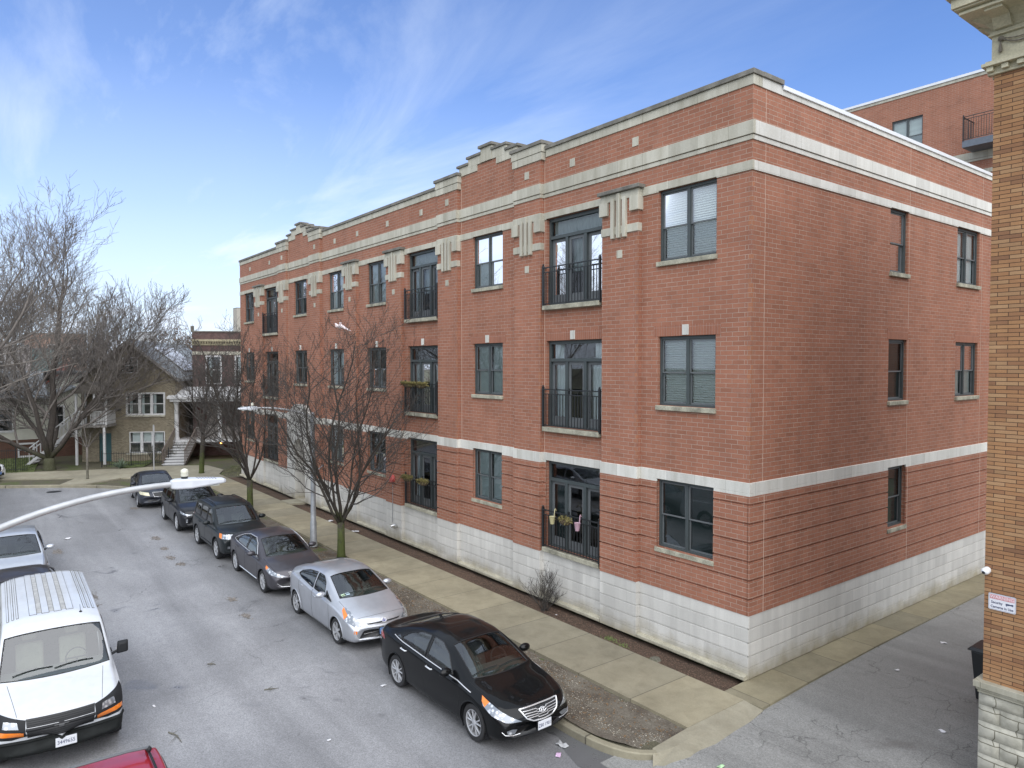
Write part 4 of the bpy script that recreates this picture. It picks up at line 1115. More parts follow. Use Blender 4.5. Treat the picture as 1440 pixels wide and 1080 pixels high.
_wheel_cache = {}
def wheel(parent, x, y, side, r, w, style, rm, z0=0):
    """tyre with rim child. side=+1/-1 gives which way the face looks"""
    key = (round(r,3), round(w,3), style, rm.name)
    def rot(mb):
        return mb
    if key not in _wheel_cache:
        t = MB(); rr = r*.715
        t.lathe([(rr,-w*.42),(rr*1.05,-w*.5),(r*.93,-w*.5),(r*.985,-w*.42),(r,-w*.25),(r,w*.25),(r*.985,w*.42),(r*.93,w*.5),(rr*1.05,w*.5),(rr,w*.42),(rr*.97,-w*.3),(rr,-w*.42)], (0,0,0), 1, 40)
        for g_ in (-.28, 0, .28): pass
        me_t = t
        q = MB(); f = w*.40   # rim face outer at +f (y axis outward = +y local)
        q.lathe([(rr*1.0,f+.006),(rr*.985,f+.014),(rr*.93,f+.008),(rr*.92,f-.02),(rr*.90,-w*.3),(rr*.5,-w*.35)], (0,0,0), 1, 40)
        n = {'five': 5, 'split': 5, 'six': 6, 'ten': 10, 'steel': 8, 'seven': 7}[style]
        def spoke(a, w0, w1, r0, r1, tw=0):
            ca, sa = math.cos(a), math.sin(a)
            def P(rad, off, d): return (ca*rad-sa*off, d, sa*rad+ca*off)
            tk = .022
            vs = [P(r0,-w0,f+.0),P(r0,w0,f+.0),P(r1,w1+tw,f+.006),P(r1,-w1+tw,f+.006),P(r0,-w0,f-tk),P(r0,w0,f-tk),P(r1,w1+tw,f-tk),P(r1,-w1+tw,f-tk),P((r0+r1)/2,0+tw/2,f+.012)]
            q.add(vs, [(0,1,8),(1,2,8),(2,3,8),(3,0,8),(0,1,5,4),(1,2,6,5),(2,3,7,6),(3,0,4,7)])
        for i in range(n):
            a = 2*math.pi*i/n+math.pi/2
            if style == 'split':
                spoke(a-.10, .014, .012, rr*.18, rr*.94, -.035); spoke(a+.10, .014, .012, rr*.18, rr*.94, .035)
            elif style == 'ten': spoke(a, .012, .016, rr*.18, rr*.94)
            elif style == 'steel': spoke(a, .05, .05, rr*.3, rr*.94)
            elif style == 'seven': spoke(a, .016, .020, rr*.18, rr*.94)
            else: spoke(a, .020 if style == 'six' else .024, .028 if style == 'six' else .038, rr*.16, rr*.94)
        q.lathe([(rr*.24,f-.02),(rr*.24,f+.004),(rr*.17,f+.012),(.001,f+.014)], (0,0,0), 1, 16)
        d = MB(); d.lathe([(.001,f-.05),(rr*.72,f-.05),(rr*.72,f-.065),(.001,f-.065)], (0,0,0), 1, 24)
        bk = MB(); bk.lathe([(.001,-w*.3),(rr*.93,-w*.3)], (0,0,0), 1, 24)
        _wheel_cache[key] = (t, q, d, bk)
    t, q, d, bk = _wheel_cache[key]
    M = Matrix.Translation((x, y, r+z0)) @ (Matrix.Rotation(math.pi, 4, 'Z') if side < 0 else Matrix.Identity(4))
    def inst(src, name, mat, par, ang):
        mb = MB(); mb.f = list(src.f); PM = wmat(parent); mb.v = [PM @ (M @ v) for v in src.v]
        return mb.build(name, mat, par, smooth=True, angle=ang)
    tw = inst(t, 'wheel', TYRE, parent, 35)
    inst(q, 'rim', rm, tw, 30); inst(d, 'brake_disc', DISC, tw, 30); inst(bk, 'hub_back', TRIM, tw, 30)
    return tw

def make_car(S):
    """S: dictionary describing one car. local x forward, origin under the middle of the car"""
    Ln = S['L']; half = Ln/2
    root = thing(S['name'], S['label'], S['cat'], S['loc'], R(S.get('rz', 0)), S.get('group'))
    PM = wmat(root)
    zt = curve(S['top'], S.get('sm', .07)); zb = curve(S['bot'], .06); zs = curve(S['belt'], .10); hw = curve(S['wid'], .12)
    T = S.get('T', .42); bf, br_ = S.get('bowf', .22), S.get('bowr', .14); fx = S.get('axf'); rx = S.get('axr')
    crown = S.get('crown', .02); dropk = S.get('drop', .09)
    def section(d):
        t, b_, s_, w = zt(d), zb(d), zs(d), hw(d); s_ = min(s_, t-.015); H = max(t-s_, .01); c = min(1, H/.34); drop = dropk*c+.014
        hh = s_-b_; fl = S.get('flare', 0)
        wr = w-.055-T*max(H-drop, 0)-(1-c)*.07
        wr = max(wr, .2)
        P = [(0, b_), (w*.6, b_), (w-.10, b_+.005), (w-.035, b_+.06*min(1, hh/.5)), (w-.012, b_+.25*hh), (w, b_+.52*hh), (w-.004, b_+.78*hh), (w-.02, s_-.03),
             (w-.055, s_+.006)]
        p8 = (wr, t-drop)
        P.append((lerp(w-.055, wr, .5)+.014*c, lerp(s_, t-drop, .5))); P.append(p8)
        P += [(wr-.075, t-drop*.42-crown*.4), (wr*.55, t-crown*.32), (0, t)]
        return catmull(P, 4)
    ds = []; d = 0
    while d < Ln:
        ds.append(d); e = min(d, Ln-d); d += .012 if e < .05 else .025 if e < .2 else .05
    ds.append(Ln)
    def xoff(d, y, z):
        w = .9; r = (y/w)**2
        f = max(0, 1-d/1.3); b2 = max(0, 1-(Ln-d)/1.1)
        lean = S.get('lean', .0)
        return -bf*r*f*f + br_*r*b2*b2 - lean*f*f*f*max(0, z-.45)
    rings = []
    for d in ds:
        sec = section(d); ring = [(half-d+xoff(d, y, z), y, z) for y, z in sec]
        ring += [(x, -y, z) for x, y, z in reversed(ring[1:-1])]; rings.append(ring)
    def shrink(ring, k, dx):
        n = len(ring); cz = sum(p[2] for p in ring)/n; cz = (max(p[2] for p in ring)+min(p[2] for p in ring))/2
        return [(p[0]+dx-((1-k)*(p[1]/.9)**2*-.0), p[1]*(k if abs(p[1]) < 2 else 1), cz+(p[2]-cz)*k) for p in ring]
    fr = [shrink(rings[0], k, dx) for k, dx in ((.02, .035), (.35, .034), (.65, .028), (.86, .018), (.96, .008))]
    bk = [shrink(rings[-1], k, -dx) for k, dx in ((.96, .008), (.86, .018), (.65, .028), (.35, .034), (.02, .035))]
    allr = fr+rings+bk; bm = bmesh.new(); n = len(rings[0])
    vv = [[bm.verts.new(p) for p in r] for r in allr]
    for i in range(len(allr)-1):
        for k in range(n): bm.faces.new((vv[i][k], vv[i][(k+1) % n], vv[i+1][(k+1) % n], vv[i+1][k]))
    bm.faces.new(vv[0][::-1]); bm.faces.new(vv[-1])
    bmesh.ops.recalc_face_normals(bm, faces=bm.faces); bm.normal_update()
    bvh = BVHTree.FromBMesh(bm)
    X = lambda d: half-d
    SIDE = {s: dict(O=(0, s*1.2, 0), U=(1,0,0), V=(0,0,1), D=(0,-s,0)) for s in (-1, 1)}
    def side(s, poly): return Region(**SIDE[s], poly=[(X(a), b) for a, b in poly])
    regs = {}
    # glass openings
    glasses = []
    for gpoly in S['sideglass']:
        for s in (-1, 1): glasses.append(('side_window', side(s, roundpoly(gpoly, .035)), S.get('tint') and gpoly is not S['sideglass'][0]))
    ws = S['ws']  # (d0,z0,halfw0, d1,z1,halfw1, bow)
    def slanted(q, front=True):
        d0, z0, w0, d1, z1, w1, bw = q; U = Vector((0,1,0)); V = Vector((X(d1)-X(d0), 0, z1-z0)); Ls = V.length; V.normalize(); Dn = U.cross(V)
        if (Dn.x > 0) == front: Dn = -Dn
        if abs(Dn.x) < .05 and Dn.z > 0: Dn = -Dn
        lo = [(lerp(-w0, w0, i/8), -bw*(1-(2*i/8-1)**2)) for i in range(9)]; hi = [(lerp(w1, -w1, i/8), Ls+S.get('hbow', .02)*(1-(2*i/8-1)**2)) for i in range(9)]
        return Region((X(d0), 0, z0), U, V, Dn, roundpoly(lo+hi, .03, 2) if False else lo+hi)
    glasses.append(('windshield', slanted(ws), False))
    if S.get('rw'): glasses.append(('rear_window', slanted(S['rw'], False), bool(S.get('tint'))))
    for nm, rg, _ in glasses: rg.cut(bm)
    rt = S['rt']; tw = S.get('tw', .21); arch = S.get('arch', rt+.055)
    for ax in (fx, rx):
        for s in (-1, 1):
            poly = [(X(ax)+arch*math.cos(R(a)), rt+arch*math.sin(R(a))*1.0) for a in range(-60, 241, 12)]
            rg = Region(**SIDE[s], poly=poly); rg.cut(bm, cond=lambda f, s=s: f.calc_center_median().y*s > .45)
            regs[(ax, s)] = rg
    mb = MB(); bm.verts.index_update(); mb.add([PM @ v.co for v in bm.verts], [tuple(v.index for v in f.verts) for f in bm.faces]); bm.free()
    body = mb.build('body', S['paint'], root, smooth=True, angle=None, fix=False)
    def world(mb): mb.v = [PM @ v for v in mb.v]; return mb
    for nm, rg, dark in glasses:
        g = world(rg.patch(bvh, -.006, .06)).build(nm, CGD if (dark and nm != 'windshield') else S.get('glass', CG), root, smooth=True, angle=None)
        t = world(MB().tube(rg.outline(bvh, -.001, .06), .011, 6, False)).build('gasket', S.get('gask', GASK), g, smooth=True)
    def add_patch(name, rg, mat, off=.004, par=None, step=.05, lab=None):
        o = world(rg.patch(bvh, off, step)).build(name, mat, par or root, smooth=True, angle=None)
        if lab: o['label'] = lab
        return o
    def line(name, rg, mat, r=.004, off=.001, closed=False, par=None, step=.04, flat=1):
        return world(MB().tube(rg.outline(bvh, off, step, closed), r, 6, True, flat)).build(name, mat, par or root, smooth=True)
    # wheel wells and arch lips
    for (ax, s), rg in regs.items():
        well = MB(); prof = []
        wy = hw(ax)
        for a in range(-30, 211, 12):
            ca, sa = math.cos(R(a)), math.sin(R(a)); prof.append((X(ax)+arch*ca, rt+arch*sa))
        for p0, p1 in zip(prof[:-1], prof[1:]): well.quad((p0[0], s*.5, p0[1]), (p1[0], s*.5, p1[1]), (p1[0], s*(wy-.025), p1[1]), (p0[0], s*(wy-.025), p0[1]))
        well.add([(X(ax), s*.5, rt)]+[(p[0], s*.5, p[1]) for p in prof], [(0, i+1, i+2) for i in range(len(prof)-1)])
        world(well).build('wheel_well', TRIM, root)
        pts = [rg.hit(bvh, X(ax)+arch*math.cos(R(a)), rt+arch*math.sin(R(a)), .0) for a in range(-28, 209, 8)]
        world(MB().tube(pts, .012, 6)).build('arch_lip', S.get('lip', S['paint']), root, smooth=True)
    for ax in (fx, rx):
        for s in (-1, 1): wheel(root, X(ax), s*(hw(ax)-tw/2-.018), s, rt, tw, S.get('rim', 'five'), S.get('rimmat', DCHR))
    # doors, seams
    for poly in S.get('seams', []):
        for s in (-1, 1): line('door_seam', side(s, poly), SEAM, .0045, -.001)
    TOPR = lambda poly: Region((0,0,3), (1,0,0), (0,1,0), (0,0,-1), [(X(a), b) for a, b in poly])
    for poly in S.get('topseams', []): line('panel_seam', TOPR(poly), SEAM, .004, -.001)
    for poly in S.get('chrome', []):
        for s in (-1, 1): line('window_trim', side(s, poly), CHROME, .010, .003, flat=1)
    for poly in S.get('moulding', []):
        for s in (-1, 1): line('door_moulding', side(s, poly), S.get('mouldmat', TRIM), .018, .0)
    for (d, z) in S.get('handles', []):
        for s in (-1, 1):
            p0 = Region(**SIDE[s], poly=[(0,0)]).hit(bvh, X(d)-.0, z, .0); q = MB()
            pts = [p0+Vector((.10,0,0)), p0+Vector((.085,s*.032,.003)), p0+Vector((-.085,s*.032,.01)), p0+Vector((-.10,0,.01))]
            world(q.tube(pts, [.012,.015,.015,.012], 8)).build('door_handle', S.get('handlemat', S['paint']), root, smooth=True)
    if 'mirror' in S:
        d, z, y = S['mirror']
        for s in (-1, 1):
            q = MB()
            if S.get('boxmirror'):
                q.add([(X(d)+xx, s*(y+yy), z+zz) for xx, yy, zz in ((-.03,.04,-.06),(-.03,.26,-.05),(-.03,.26,.20),(-.03,.06,.20),(.07,.06,-.03),(.06,.23,-.02),(.06,.23,.16),(.07,.08,.16))], [(0,1,2,3),(4,5,6,7),(0,1,5,4),(1,2,6,5),(2,3,7,6),(3,0,4,7)])
            else:
                q.ell((X(d), s*(y+.14), z+.05), (.085,.135,.08), 14, 10)
                for i, v in enumerate(q.v):
                    if v.x < X(d)-.03: q.v[i].x = X(d)-.03
            mo = world(q).build('mirror', S.get('mirmat', S['paint']), root, smooth=True, bevel=.025 if S.get('boxmirror') else 0)
            q = MB(); q.tube([(X(d)+.02, s*(y-.06), z-.03), (X(d), s*(y+.06), z+.01)], [.03,.025], 8); world(q).build('mirror_arm', TRIM, mo, smooth=True)
            q = MB(); q.ell((X(d)-.032, s*(y+.13), z+.04), (.004,.10,.065), 14, 8); world(q).build('mirror_glass', CHROME, mo, smooth=True)
    # front and rear faces
    FRT = dict(O=(half+.5, 0, 0), U=(0,1,0), V=(0,0,1), D=(-1,0,0)); RER = dict(O=(-half-.5, 0, 0), U=(0,1,0), V=(0,0,1), D=(1,0,0))
    for (nm, poly, mat, off, lab) in S.get('front', []):
        sym = nm in ('headlight', 'fog_light', 'turn_signal', 'lamp_surround', 'bumper_vent')
        for s in ((-1, 1) if sym else (1,)):
            pp = [(y*s, z) for y, z in poly]
            if nm in ('headlight', 'turn_signal', 'lamp_surround') and S.get('wrap', 35):
                a = R(S.get('wrap', 35)); D = Vector((-math.cos(a), -s*math.sin(a), -.12)); U = Vector((-s*math.sin(a)*1, math.cos(a), 0)).normalized()
                # keep outline given in the front plane: project its points to the body first
                P3 = [Region(**FRT, poly=[(0,0)]).hit(bvh, u, v, 0) for u, v in pp]
                U = D.cross(Vector((0,0,1))).normalized(); V = U.cross(D).normalized(); O = Vector((half+.2, s*.8, .7))
                rg = Region(O, U, V, D, [((p-O).dot(U), (p-O).dot(V)) for p in P3])
            else: rg = Region(**FRT, poly=pp)
            add_patch(nm, rg, mat, off, lab=lab, step=.03)
    for (nm, poly, mat, off) in S.get('corner', []):
        a = R(S.get('wrap', 42))
        for s in (-1, 1):
            rg = Region((X(.22), s*(hw(.22)-.02), 0), (-math.sin(a), s*math.cos(a), 0), (0,0,1), (-math.cos(a), -s*math.sin(a), 0), poly)
            add_patch(nm, rg, mat, off, step=.03)
    for (nm, poly, mat, off, lab) in S.get('rear', []):
        for s in ((-1, 1) if nm == 'taillight' else (1,)): add_patch(nm, Region(**RER, poly=[(y*s, z) for y, z in poly]), mat, off, lab=lab)
    for (nm, pts, mat, r) in S.get('frontlines', []):
        rg = Region(**FRT, poly=pts); line(nm, rg, mat, r, .004)
    for (nm, pts, mat, off) in S.get('sidepatch', []):
        for s in (-1, 1): add_patch(nm, side(s, pts), mat, off)
    if 'plate' in S:
        y, z, txt, mt, tc = S['plate']
        xx = max(Region(**FRT, poly=[(0,0)]).hit(bvh, y+a, z+b, .0).x for a in (-.15,0,.15) for b in (-.07,0,.07))+.018
        q = MB(); q.box(xx-.006, xx, y-.155, y+.155, z-.078, z+.078); po = world(q).build('license_plate', mt, root, bevel=.003)
        q = MB(); q.box(xx-.03, xx-.007, y-.165, y+.165, z-.088, z+.088); world(q).build('plate_holder', TRIM, root)
        rr = (PM @ Matrix.Translation((xx+.0012, y, z-.008))) @ Euler((R(90), 0, R(90))).to_matrix().to_4x4()
        text(txt, .088, rr.to_translation(), rr.to_quaternion(), tc, po, sx=.86)
    # wipers
    w0 = ws
    for (y0, y1) in ((-.02, .60), (-.66, -.05)):
        rg = glasses[-2 if S.get('rw') else -1][1]
        pts = [rg.hit(bvh, lerp(y0, y1, t), .05+.05*math.sin(t*2.2), .014) for t in (0, .33, .66, 1)]
        world(MB().tube(pts, .008, 5)).build('wiper', TRIM, root)
    # cabin
    cw = hw(ws[0]+.6)-.12; q = MB(); d0 = ws[0]+.02
    rear_d = S.get('cabend', Ln-1.0)
    q.box(X(rear_d), X(d0-.1), -cw, cw, zb(Ln/2)+.04, zb(Ln/2)+.08)
    q.box(X(rear_d)-.02, X(rear_d), -cw, cw, zb(Ln/2)+.08, zs(rear_d)-.06)
    world(q).build('cabin_floor', CABIN, root)
    q = MB(); zz_ = ws[1]; q.prism([(X(d0+.02), zz_-.05), (X(d0+.50), zz_-.06), (X(d0+.56), zz_-.13), (X(d0+.50), zz_-.5), (X(d0), zz_-.5)], -cw, cw, 1); world(q).build('dashboard', CABIN, root, bevel=.02)
    sm_ = S.get('seat', SEATM); sd = S.get('seatd', ws[3]+.55)
    seats = [(sd, -.36), (sd, .36)]+([(sd+.85, -.33), (sd+.85, .33)] if S.get('rows', 2) > 1 else [])
    zh = S.get('seatz', zs(sd)-.48)
    for (d, y) in seats:
        q = MB(); q.box(X(d)-.02, X(d)+.48, y-.24, y+.24, zh-.12, zh+.04); q.prism([(X(d)+.10, zh), (X(d)-.02, zh), (X(d)-.20, zh+.58), (X(d)-.08, zh+.58)], y-.23, y+.23, 1)
        q.box(X(d)-.24, X(d)-.14, y-.12, y+.12, zh+.62, zh+.78)
        world(q).build('seat', sm_, root, bevel=.04)
    q = MB(); c = Vector((X(d0+.55), .37, zz_-.03)); ax1 = Vector((0,1,0)); ax2 = Vector((-.45,0,.9)).normalized()
    q.tube([c+ax1*.18*math.cos(a)+ax2*.18*math.sin(a) for a in [2*math.pi*i/20 for i in range(21)]], .014, 6, False)
    q.tube([c+ax1*.17, c-ax1*.17], .016, 6); q.tube([c-ax2*.17, c], .016, 6); world(q).build('steering_wheel', TRIM, root, smooth=True)
    if S.get('rails'):
        d0_, d1_, y, z = S['rails']
        for s in (-1, 1):
            n_ = 12; pts = []
            for i in range(n_+1):
                t = i/n_; d = lerp(d0_, d1_, t); up = .045*min(1, min(t, 1-t)*8); pts.append(Region((0,0,3),(1,0,0),(0,1,0),(0,0,-1),[(0,0)]).hit(bvh, X(d), s*y, 0)+Vector((0,0,up)))
            world(MB().tube(pts, .016, 8)).build('roof_rail', S.get('railmat', CHROME), root, smooth=True)
    if S.get('antenna'):
        d, z = S['antenna']; q = MB(); q.prism([(X(d)-.1, z-.01), (X(d)+.07, z-.01), (X(d)-.06, z+.05), (X(d)-.09, z+.05)], -.018, .018, 1); world(q).build('antenna', S['paint'], root, bevel=.008)
    S['_'] = (root, bvh, PM, FRT, X, world, line, add_patch, TOPR, side, hw, zt)
    return root

RZ = -.15
def emblem_oval(S, y, z, a, b, mat, inner, face=None):
    root, bvh, PM, FRT, X, world = S['_'][:6]; rg = Region(**FRT, poly=[(0,0)])
    pts = [rg.hit(bvh, y+a*math.cos(t), z+b*math.sin(t), .014) for t in [2*math.pi*i/24 for i in range(25)]]
    e = world(MB().tube(pts, .006, 6, False)).build('emblem', mat, root, smooth=True)
    for seg in inner:
        q = [rg.hit(bvh, y+u, z+v, .014) for u, v in seg]; world(MB().tube(q, .006, 6)).build('emblem_mark', mat, e, smooth=True)
    if face: world(Region(**FRT, poly=[(y+a*math.cos(t), z+b*math.sin(t)) for t in [2*math.pi*i/20 for i in range(20)]]).patch(bvh, .009, .02)).build('emblem_face', face, e)

BLACK = paint('black_car_paint', (.004,.0045,.005), .0, .3, .0)
SILVER = paint('silver_car_paint', (.50,.52,.56), .65, .34)
GREY = paint('dark_grey_car_paint', (.075,.072,.082), .5, .32)
BLACK2 = paint('black_green_car_paint', (.014,.018,.020), .1, .3)
NAVYP = paint('dark_blue_grey_car_paint', (.030,.034,.045), .4, .3)
WHITEP = paint('white_van_paint', (.56,.585,.62), .0, .4)
REDP = paint('red_car_paint', (.38,.02,.03), .2, .3)
BROWN = paint('dark_taupe_car_paint', (.055,.048,.045), .5, .3)
LSIL = paint('light_silver_car_paint', (.55,.58,.62), .6, .35)
WHP = paint('white_car_paint', (.68,.70,.72), .0, .35)
PTXT = plain('plate_text', (.05,.06,.14), .5); PTXR = plain('plate_text_red', (.5,.06,.06), .5)
GRL = plain('grille_dark', (.015,.016,.018), .5)

SEDAN_TOP = [(0,.60),(.03,.70),(.10,.77),(.30,.835),(.7,.92),(1.10,.975),(1.22,1.0),(1.60,1.20),(2.02,1.385),(2.35,1.445),(2.75,1.465),(3.2,1.435),(3.62,1.34),(4.0,1.21),(4.3,1.115),(4.6,1.095),(4.78,1.06),(4.85,.94)]
SEDAN = dict(L=4.85, top=SEDAN_TOP, bot=[(0,.30),(.10,.22),(.5,.19),(4.2,.20),(4.7,.26),(4.85,.36)],
    belt=[(0,.52),(.08,.60),(.3,.70),(.8,.80),(1.3,.875),(2.5,.93),(3.8,1.01),(4.4,1.03),(4.75,.98),(4.85,.80)],
    wid=[(0,.74),(.06,.80),(.2,.855),(.6,.90),(1.2,.915),(3.8,.915),(4.3,.89),(4.65,.83),(4.85,.74)],
    ws=(1.24,.99,.66, 2.04,1.378,.56, .10), rw=(4.12,1.155,.56, 3.42,1.385,.50, .03),
    sideglass=[[(1.66,.955),(2.62,.99),(2.62,1.37),(2.30,1.36),(1.98,1.23)],[(2.70,.992),(3.50,1.035),(3.62,1.10),(3.40,1.24),(3.05,1.345),(2.70,1.37)],[(3.60,1.045),(3.90,1.075),(3.70,1.13)]],
    axf=.93, axr=3.75, rt=.335, seams=[[(1.42,.88),(1.36,.60),(1.42,.26),(2.55,.25)],[(2.66,.96),(2.64,.60),(2.60,.25)],[(3.64,1.0),(3.62,.80),(3.34,.55),(3.28,.26)]],
    topseams=[[(.32,.72),(.80,.76),(1.2,.76)],[(.32,-.72),(.80,-.76),(1.2,-.76)],[(4.15,.62),(4.6,.60)],[(4.15,-.62),(4.6,-.60)]],
    handles=[(2.42,.86),(3.42,.91)], mirror=(1.72,.98,.84), cabend=4.0, T=.50)

# 1 black sedan, closest to the corner
S = dict(SEDAN, name='parked_car', label='glossy black sedan with chrome grille and sunroof, nearest the street corner', cat='car', loc=(-3.25,-5.07,RZ), rz=.9, group='cars parked along the brick building kerb',
    paint=BLACK, rim='split', corner=[('headlight',[(-.40,.575),(-.12,.70),(.12,.79),(.34,.86),(.33,.76),(.14,.65),(-.12,.575)],LAMPC,.006),('turn_signal',[(.20,.815),(.345,.868),(.345,.80),(.29,.735)],AMBER,.009)], handlemat=CHROME, seat=SEATM,
    chrome=[[(1.05,.845),(1.5,.915),(2.6,.965),(3.55,1.02),(3.92,1.065)]], antenna=(3.35,1.42),
    front=[('grille',[(-.42,.735),(.42,.735),(.34,.60),(.22,.545),(-.22,.545),(-.34,.60)],GRL,.005,None),
           ('lower_intake',[(-.5,.36),(.5,.36),(.56,.29),(-.56,.29)],GRL,.005,None),
           ('fog_light',[(.50,.42),(.62,.45),(.72,.44),(.70,.37),(.56,.36)],LAMPC,.006,None)],
    frontlines=[('grille_bar',[(-.44,.745),(0,.755),(.44,.745),(.35,.60),(.22,.54),(0,.53),(-.22,.54),(-.35,.60),(-.44,.745)],CHROME,.014)]+
        [('grille_bar',[(-w_,z),(-.12,z),(-.10,z-.018),(.10,z-.018),(.12,z),(w_,z)],CHROME,.008) for w_, z in ((.40,.705),(.37,.668),(.35,.632),(.31,.596))]+
        [('bumper_trim',[(.46,.345),(.6,.34),(.74,.37),(.78,.42)],CHROME,.007),('bumper_trim',[(-.46,.345),(-.6,.34),(-.74,.37),(-.78,.42)],CHROME,.007)],
    rear=[('taillight',[(.50,.98),(.86,.96),(.88,.86),(.66,.84)],REDL,.006,None)], sidepatch=[('taillight_wrap',[(4.60,.98),(4.40,.97),(4.52,.88),(4.72,.86)],REDL,.006)],
    plate=(.0,.435,'Z80 1901',PLATE,PTXT), topseams=SEDAN['topseams']+[[(2.12,.36),(2.12,-.36),(2.62,-.38),(2.62,.38),(2.12,.36)]])
make_car(S)
emblem_oval(S, 0, .665, .065, .035, CHROME, [[(-.028,-.022),(-.018,.022)],[(.018,-.022),(.028,.022)],[(-.02,-.004),(.02,.004)]])

# 2 silver hatchback
HTOP = [(0,.58),(.03,.68),(.10,.75),(.35,.85),(.7,.95),(.98,1.035),(1.10,1.07),(1.5,1.25),(1.92,1.415),(2.2,1.475),(2.5,1.49),(2.95,1.465),(3.4,1.40),(3.8,1.31),(4.1,1.22),(4.30,1.13),(4.40,.95),(4.48,.75)]
S = dict(name='parked_car', label='silver hatchback with blue front emblem parked behind the black sedan', cat='car', loc=(-8.86,-5.2,RZ), rz=0, group='cars parked along the brick building kerb',
    L=4.48, top=HTOP, bot=[(0,.28),(.1,.2),(.5,.18),(3.9,.19),(4.3,.26),(4.48,.36)], belt=[(0,.5),(.1,.6),(.35,.72),(.9,.84),(1.3,.89),(2.4,.95),(3.6,1.06),(4.1,1.08),(4.35,.95),(4.48,.66)],
    wid=[(0,.70),(.06,.77),(.2,.82),(.6,.865),(1.2,.875),(3.5,.875),(4.0,.85),(4.3,.80),(4.48,.72)], T=.42,
    ws=(1.10,1.06,.66, 1.93,1.41,.55, .10), rw=(4.05,1.21,.50, 3.40,1.385,.47, .03),
    sideglass=[[(1.72,.965),(2.42,1.0),(2.42,1.385),(2.12,1.37),(1.9,1.26)],[(2.50,1.0),(3.30,1.09),(3.50,1.16),(3.35,1.255),(2.95,1.35),(2.50,1.385)],[(1.30,.93),(1.65,.965),(1.72,1.12)]],
    axf=.93, axr=3.63, rt=.315, paint=SILVER, rim='six', corner=[('headlight',[(-.34,.60),(-.10,.74),(.10,.86),(.30,.93),(.30,.82),(.16,.68),(-.08,.60)],LAMPC,.006),('turn_signal',[(.14,.80),(.31,.925),(.33,.86),(.22,.71)],AMBER,.009)], mirmat=SILVER, handlemat=SILVER, seat=SEATM,
    seams=[[(1.40,.88),(1.34,.6),(1.38,.25),(2.4,.24)],[(2.46,.97),(2.46,.6),(2.42,.24)],[(3.36,1.05),(3.34,.8),(3.16,.55),(3.08,.25)]], topseams=[[(.30,.66),(.7,.70),(1.05,.72)],[(.30,-.66),(.7,-.70),(1.05,-.72)],[(.26,-.62),(.20,-.3),(.19,0),(.20,.3),(.26,.62)]],
    handles=[(2.22,.86),(3.12,.94)], mirror=(1.68,.99,.80), cabend=3.9,
    front=[('grille',[(-.46,.655),(.46,.655),(.40,.625),(-.40,.625)],GRL,.004,None),('lower_intake',[(-.50,.50),(.50,.50),(.62,.32),(-.62,.32)],GRL,.005,None),
           ('fog_light',[(.66,.50),(.72,.51),(.73,.44),(.67,.43)],AMBER,.006,None)],
    frontlines=[('bumper_trim',[(-.62,.30),(0,.285),(.62,.30)],SILVER,.022),('bumper_trim',[(.66,.34),(.70,.42),(.71,.50)],CHROME,.012),('bumper_trim',[(-.66,.34),(-.70,.42),(-.71,.50)],CHROME,.012),('intake_bar',[(-.5,.41),(.5,.41)],CHROME,.006)],
    rear=[('taillight',[(.60,1.0),(.78,.98),(.80,.72),(.68,.74)],REDL,.006,None)], plate=(0,.45,'L 61 42',PLATEB,PTXT))
make_car(S)
emblem_oval(S, 0, .665, .062, .042, CHROME, [[(-.03*math.cos(t), .036*math.sin(t)) for t in [2*math.pi*i/12 for i in range(13)]], [(.055*math.cos(t), .016+.014*math.sin(t)) for t in [2*math.pi*i/12 for i in range(13)]]], plain('deep_blue', (.02,.03,.25), .3))
root, bvh, PM, FRT, X, world = S['_'][:6]
rg = Region((X(1.10),0,1.06),(0,1,0),Vector((X(1.93)-X(1.10),0,.35)),Vector((-.4,0,-1)),[(-.60,.04),(-.50,.04),(-.50,.12),(-.60,.12)])
world(rg.patch(bvh, .003, .03)).build('parking_sticker', plain('green_white_sticker', (.45,.60,.42), .5, scale=40, var=.5), root)
rg.p = [(-.48,.04),(-.38,.04),(-.38,.12),(-.48,.12)]; world(rg.patch(bvh, .003, .03)).build('parking_sticker', plain('pale_blue_sticker', (.45,.60,.68), .5, scale=40, var=.4), root)

# 3 dark grey sedan
S = dict(SEDAN, name='parked_car', label='dark grey sedan parked between the silver hatchback and the boxy black SUV', cat='car', loc=(-14.12,-5.28,RZ), rz=-.6, group='cars parked along the brick building kerb',
    paint=GREY, rim='split', corner=[('headlight',[(-.42,.60),(-.12,.70),(.14,.78),(.36,.84),(.34,.76),(.12,.66),(-.14,.60)],LAMPC,.006),('turn_signal',[(.24,.80),(.365,.842),(.365,.79),(.31,.745)],AMBER,.009)], handlemat=GREY, seat=SEATL, chrome=[[(1.58,.945),(1.62,.95),(2.6,.975),(3.55,1.025),(3.92,1.075),(3.7,1.17),(3.3,1.30),(2.8,1.385),(2.3,1.375),(1.97,1.26),(1.6,1.0)]], moulding=[[(1.45,.30),(3.2,.30)]], mouldmat=CHROME,
    front=[('grille',[(-.38,.72),(.38,.72),(.34,.56),(.2,.50),(-.2,.50),(-.34,.56)],GRL,.005,None),('lower_intake',[(-.55,.42),(.55,.42),(.62,.33),(-.62,.33)],GRL,.005,None)],
    frontlines=[('grille_bar',[(-w_,z),(0,z-.01),(w_,z)],CHROME,.009) for w_, z in ((.38,.715),(.37,.67),(.355,.625),(.33,.58))]+[('bumper_trim',[(-.7,.42),(-.58,.32),(0,.30),(.58,.32),(.7,.42)],CHROME,.009)])
make_car(S); emblem_oval(S, 0, .76, .05, .025, CHROME, [])

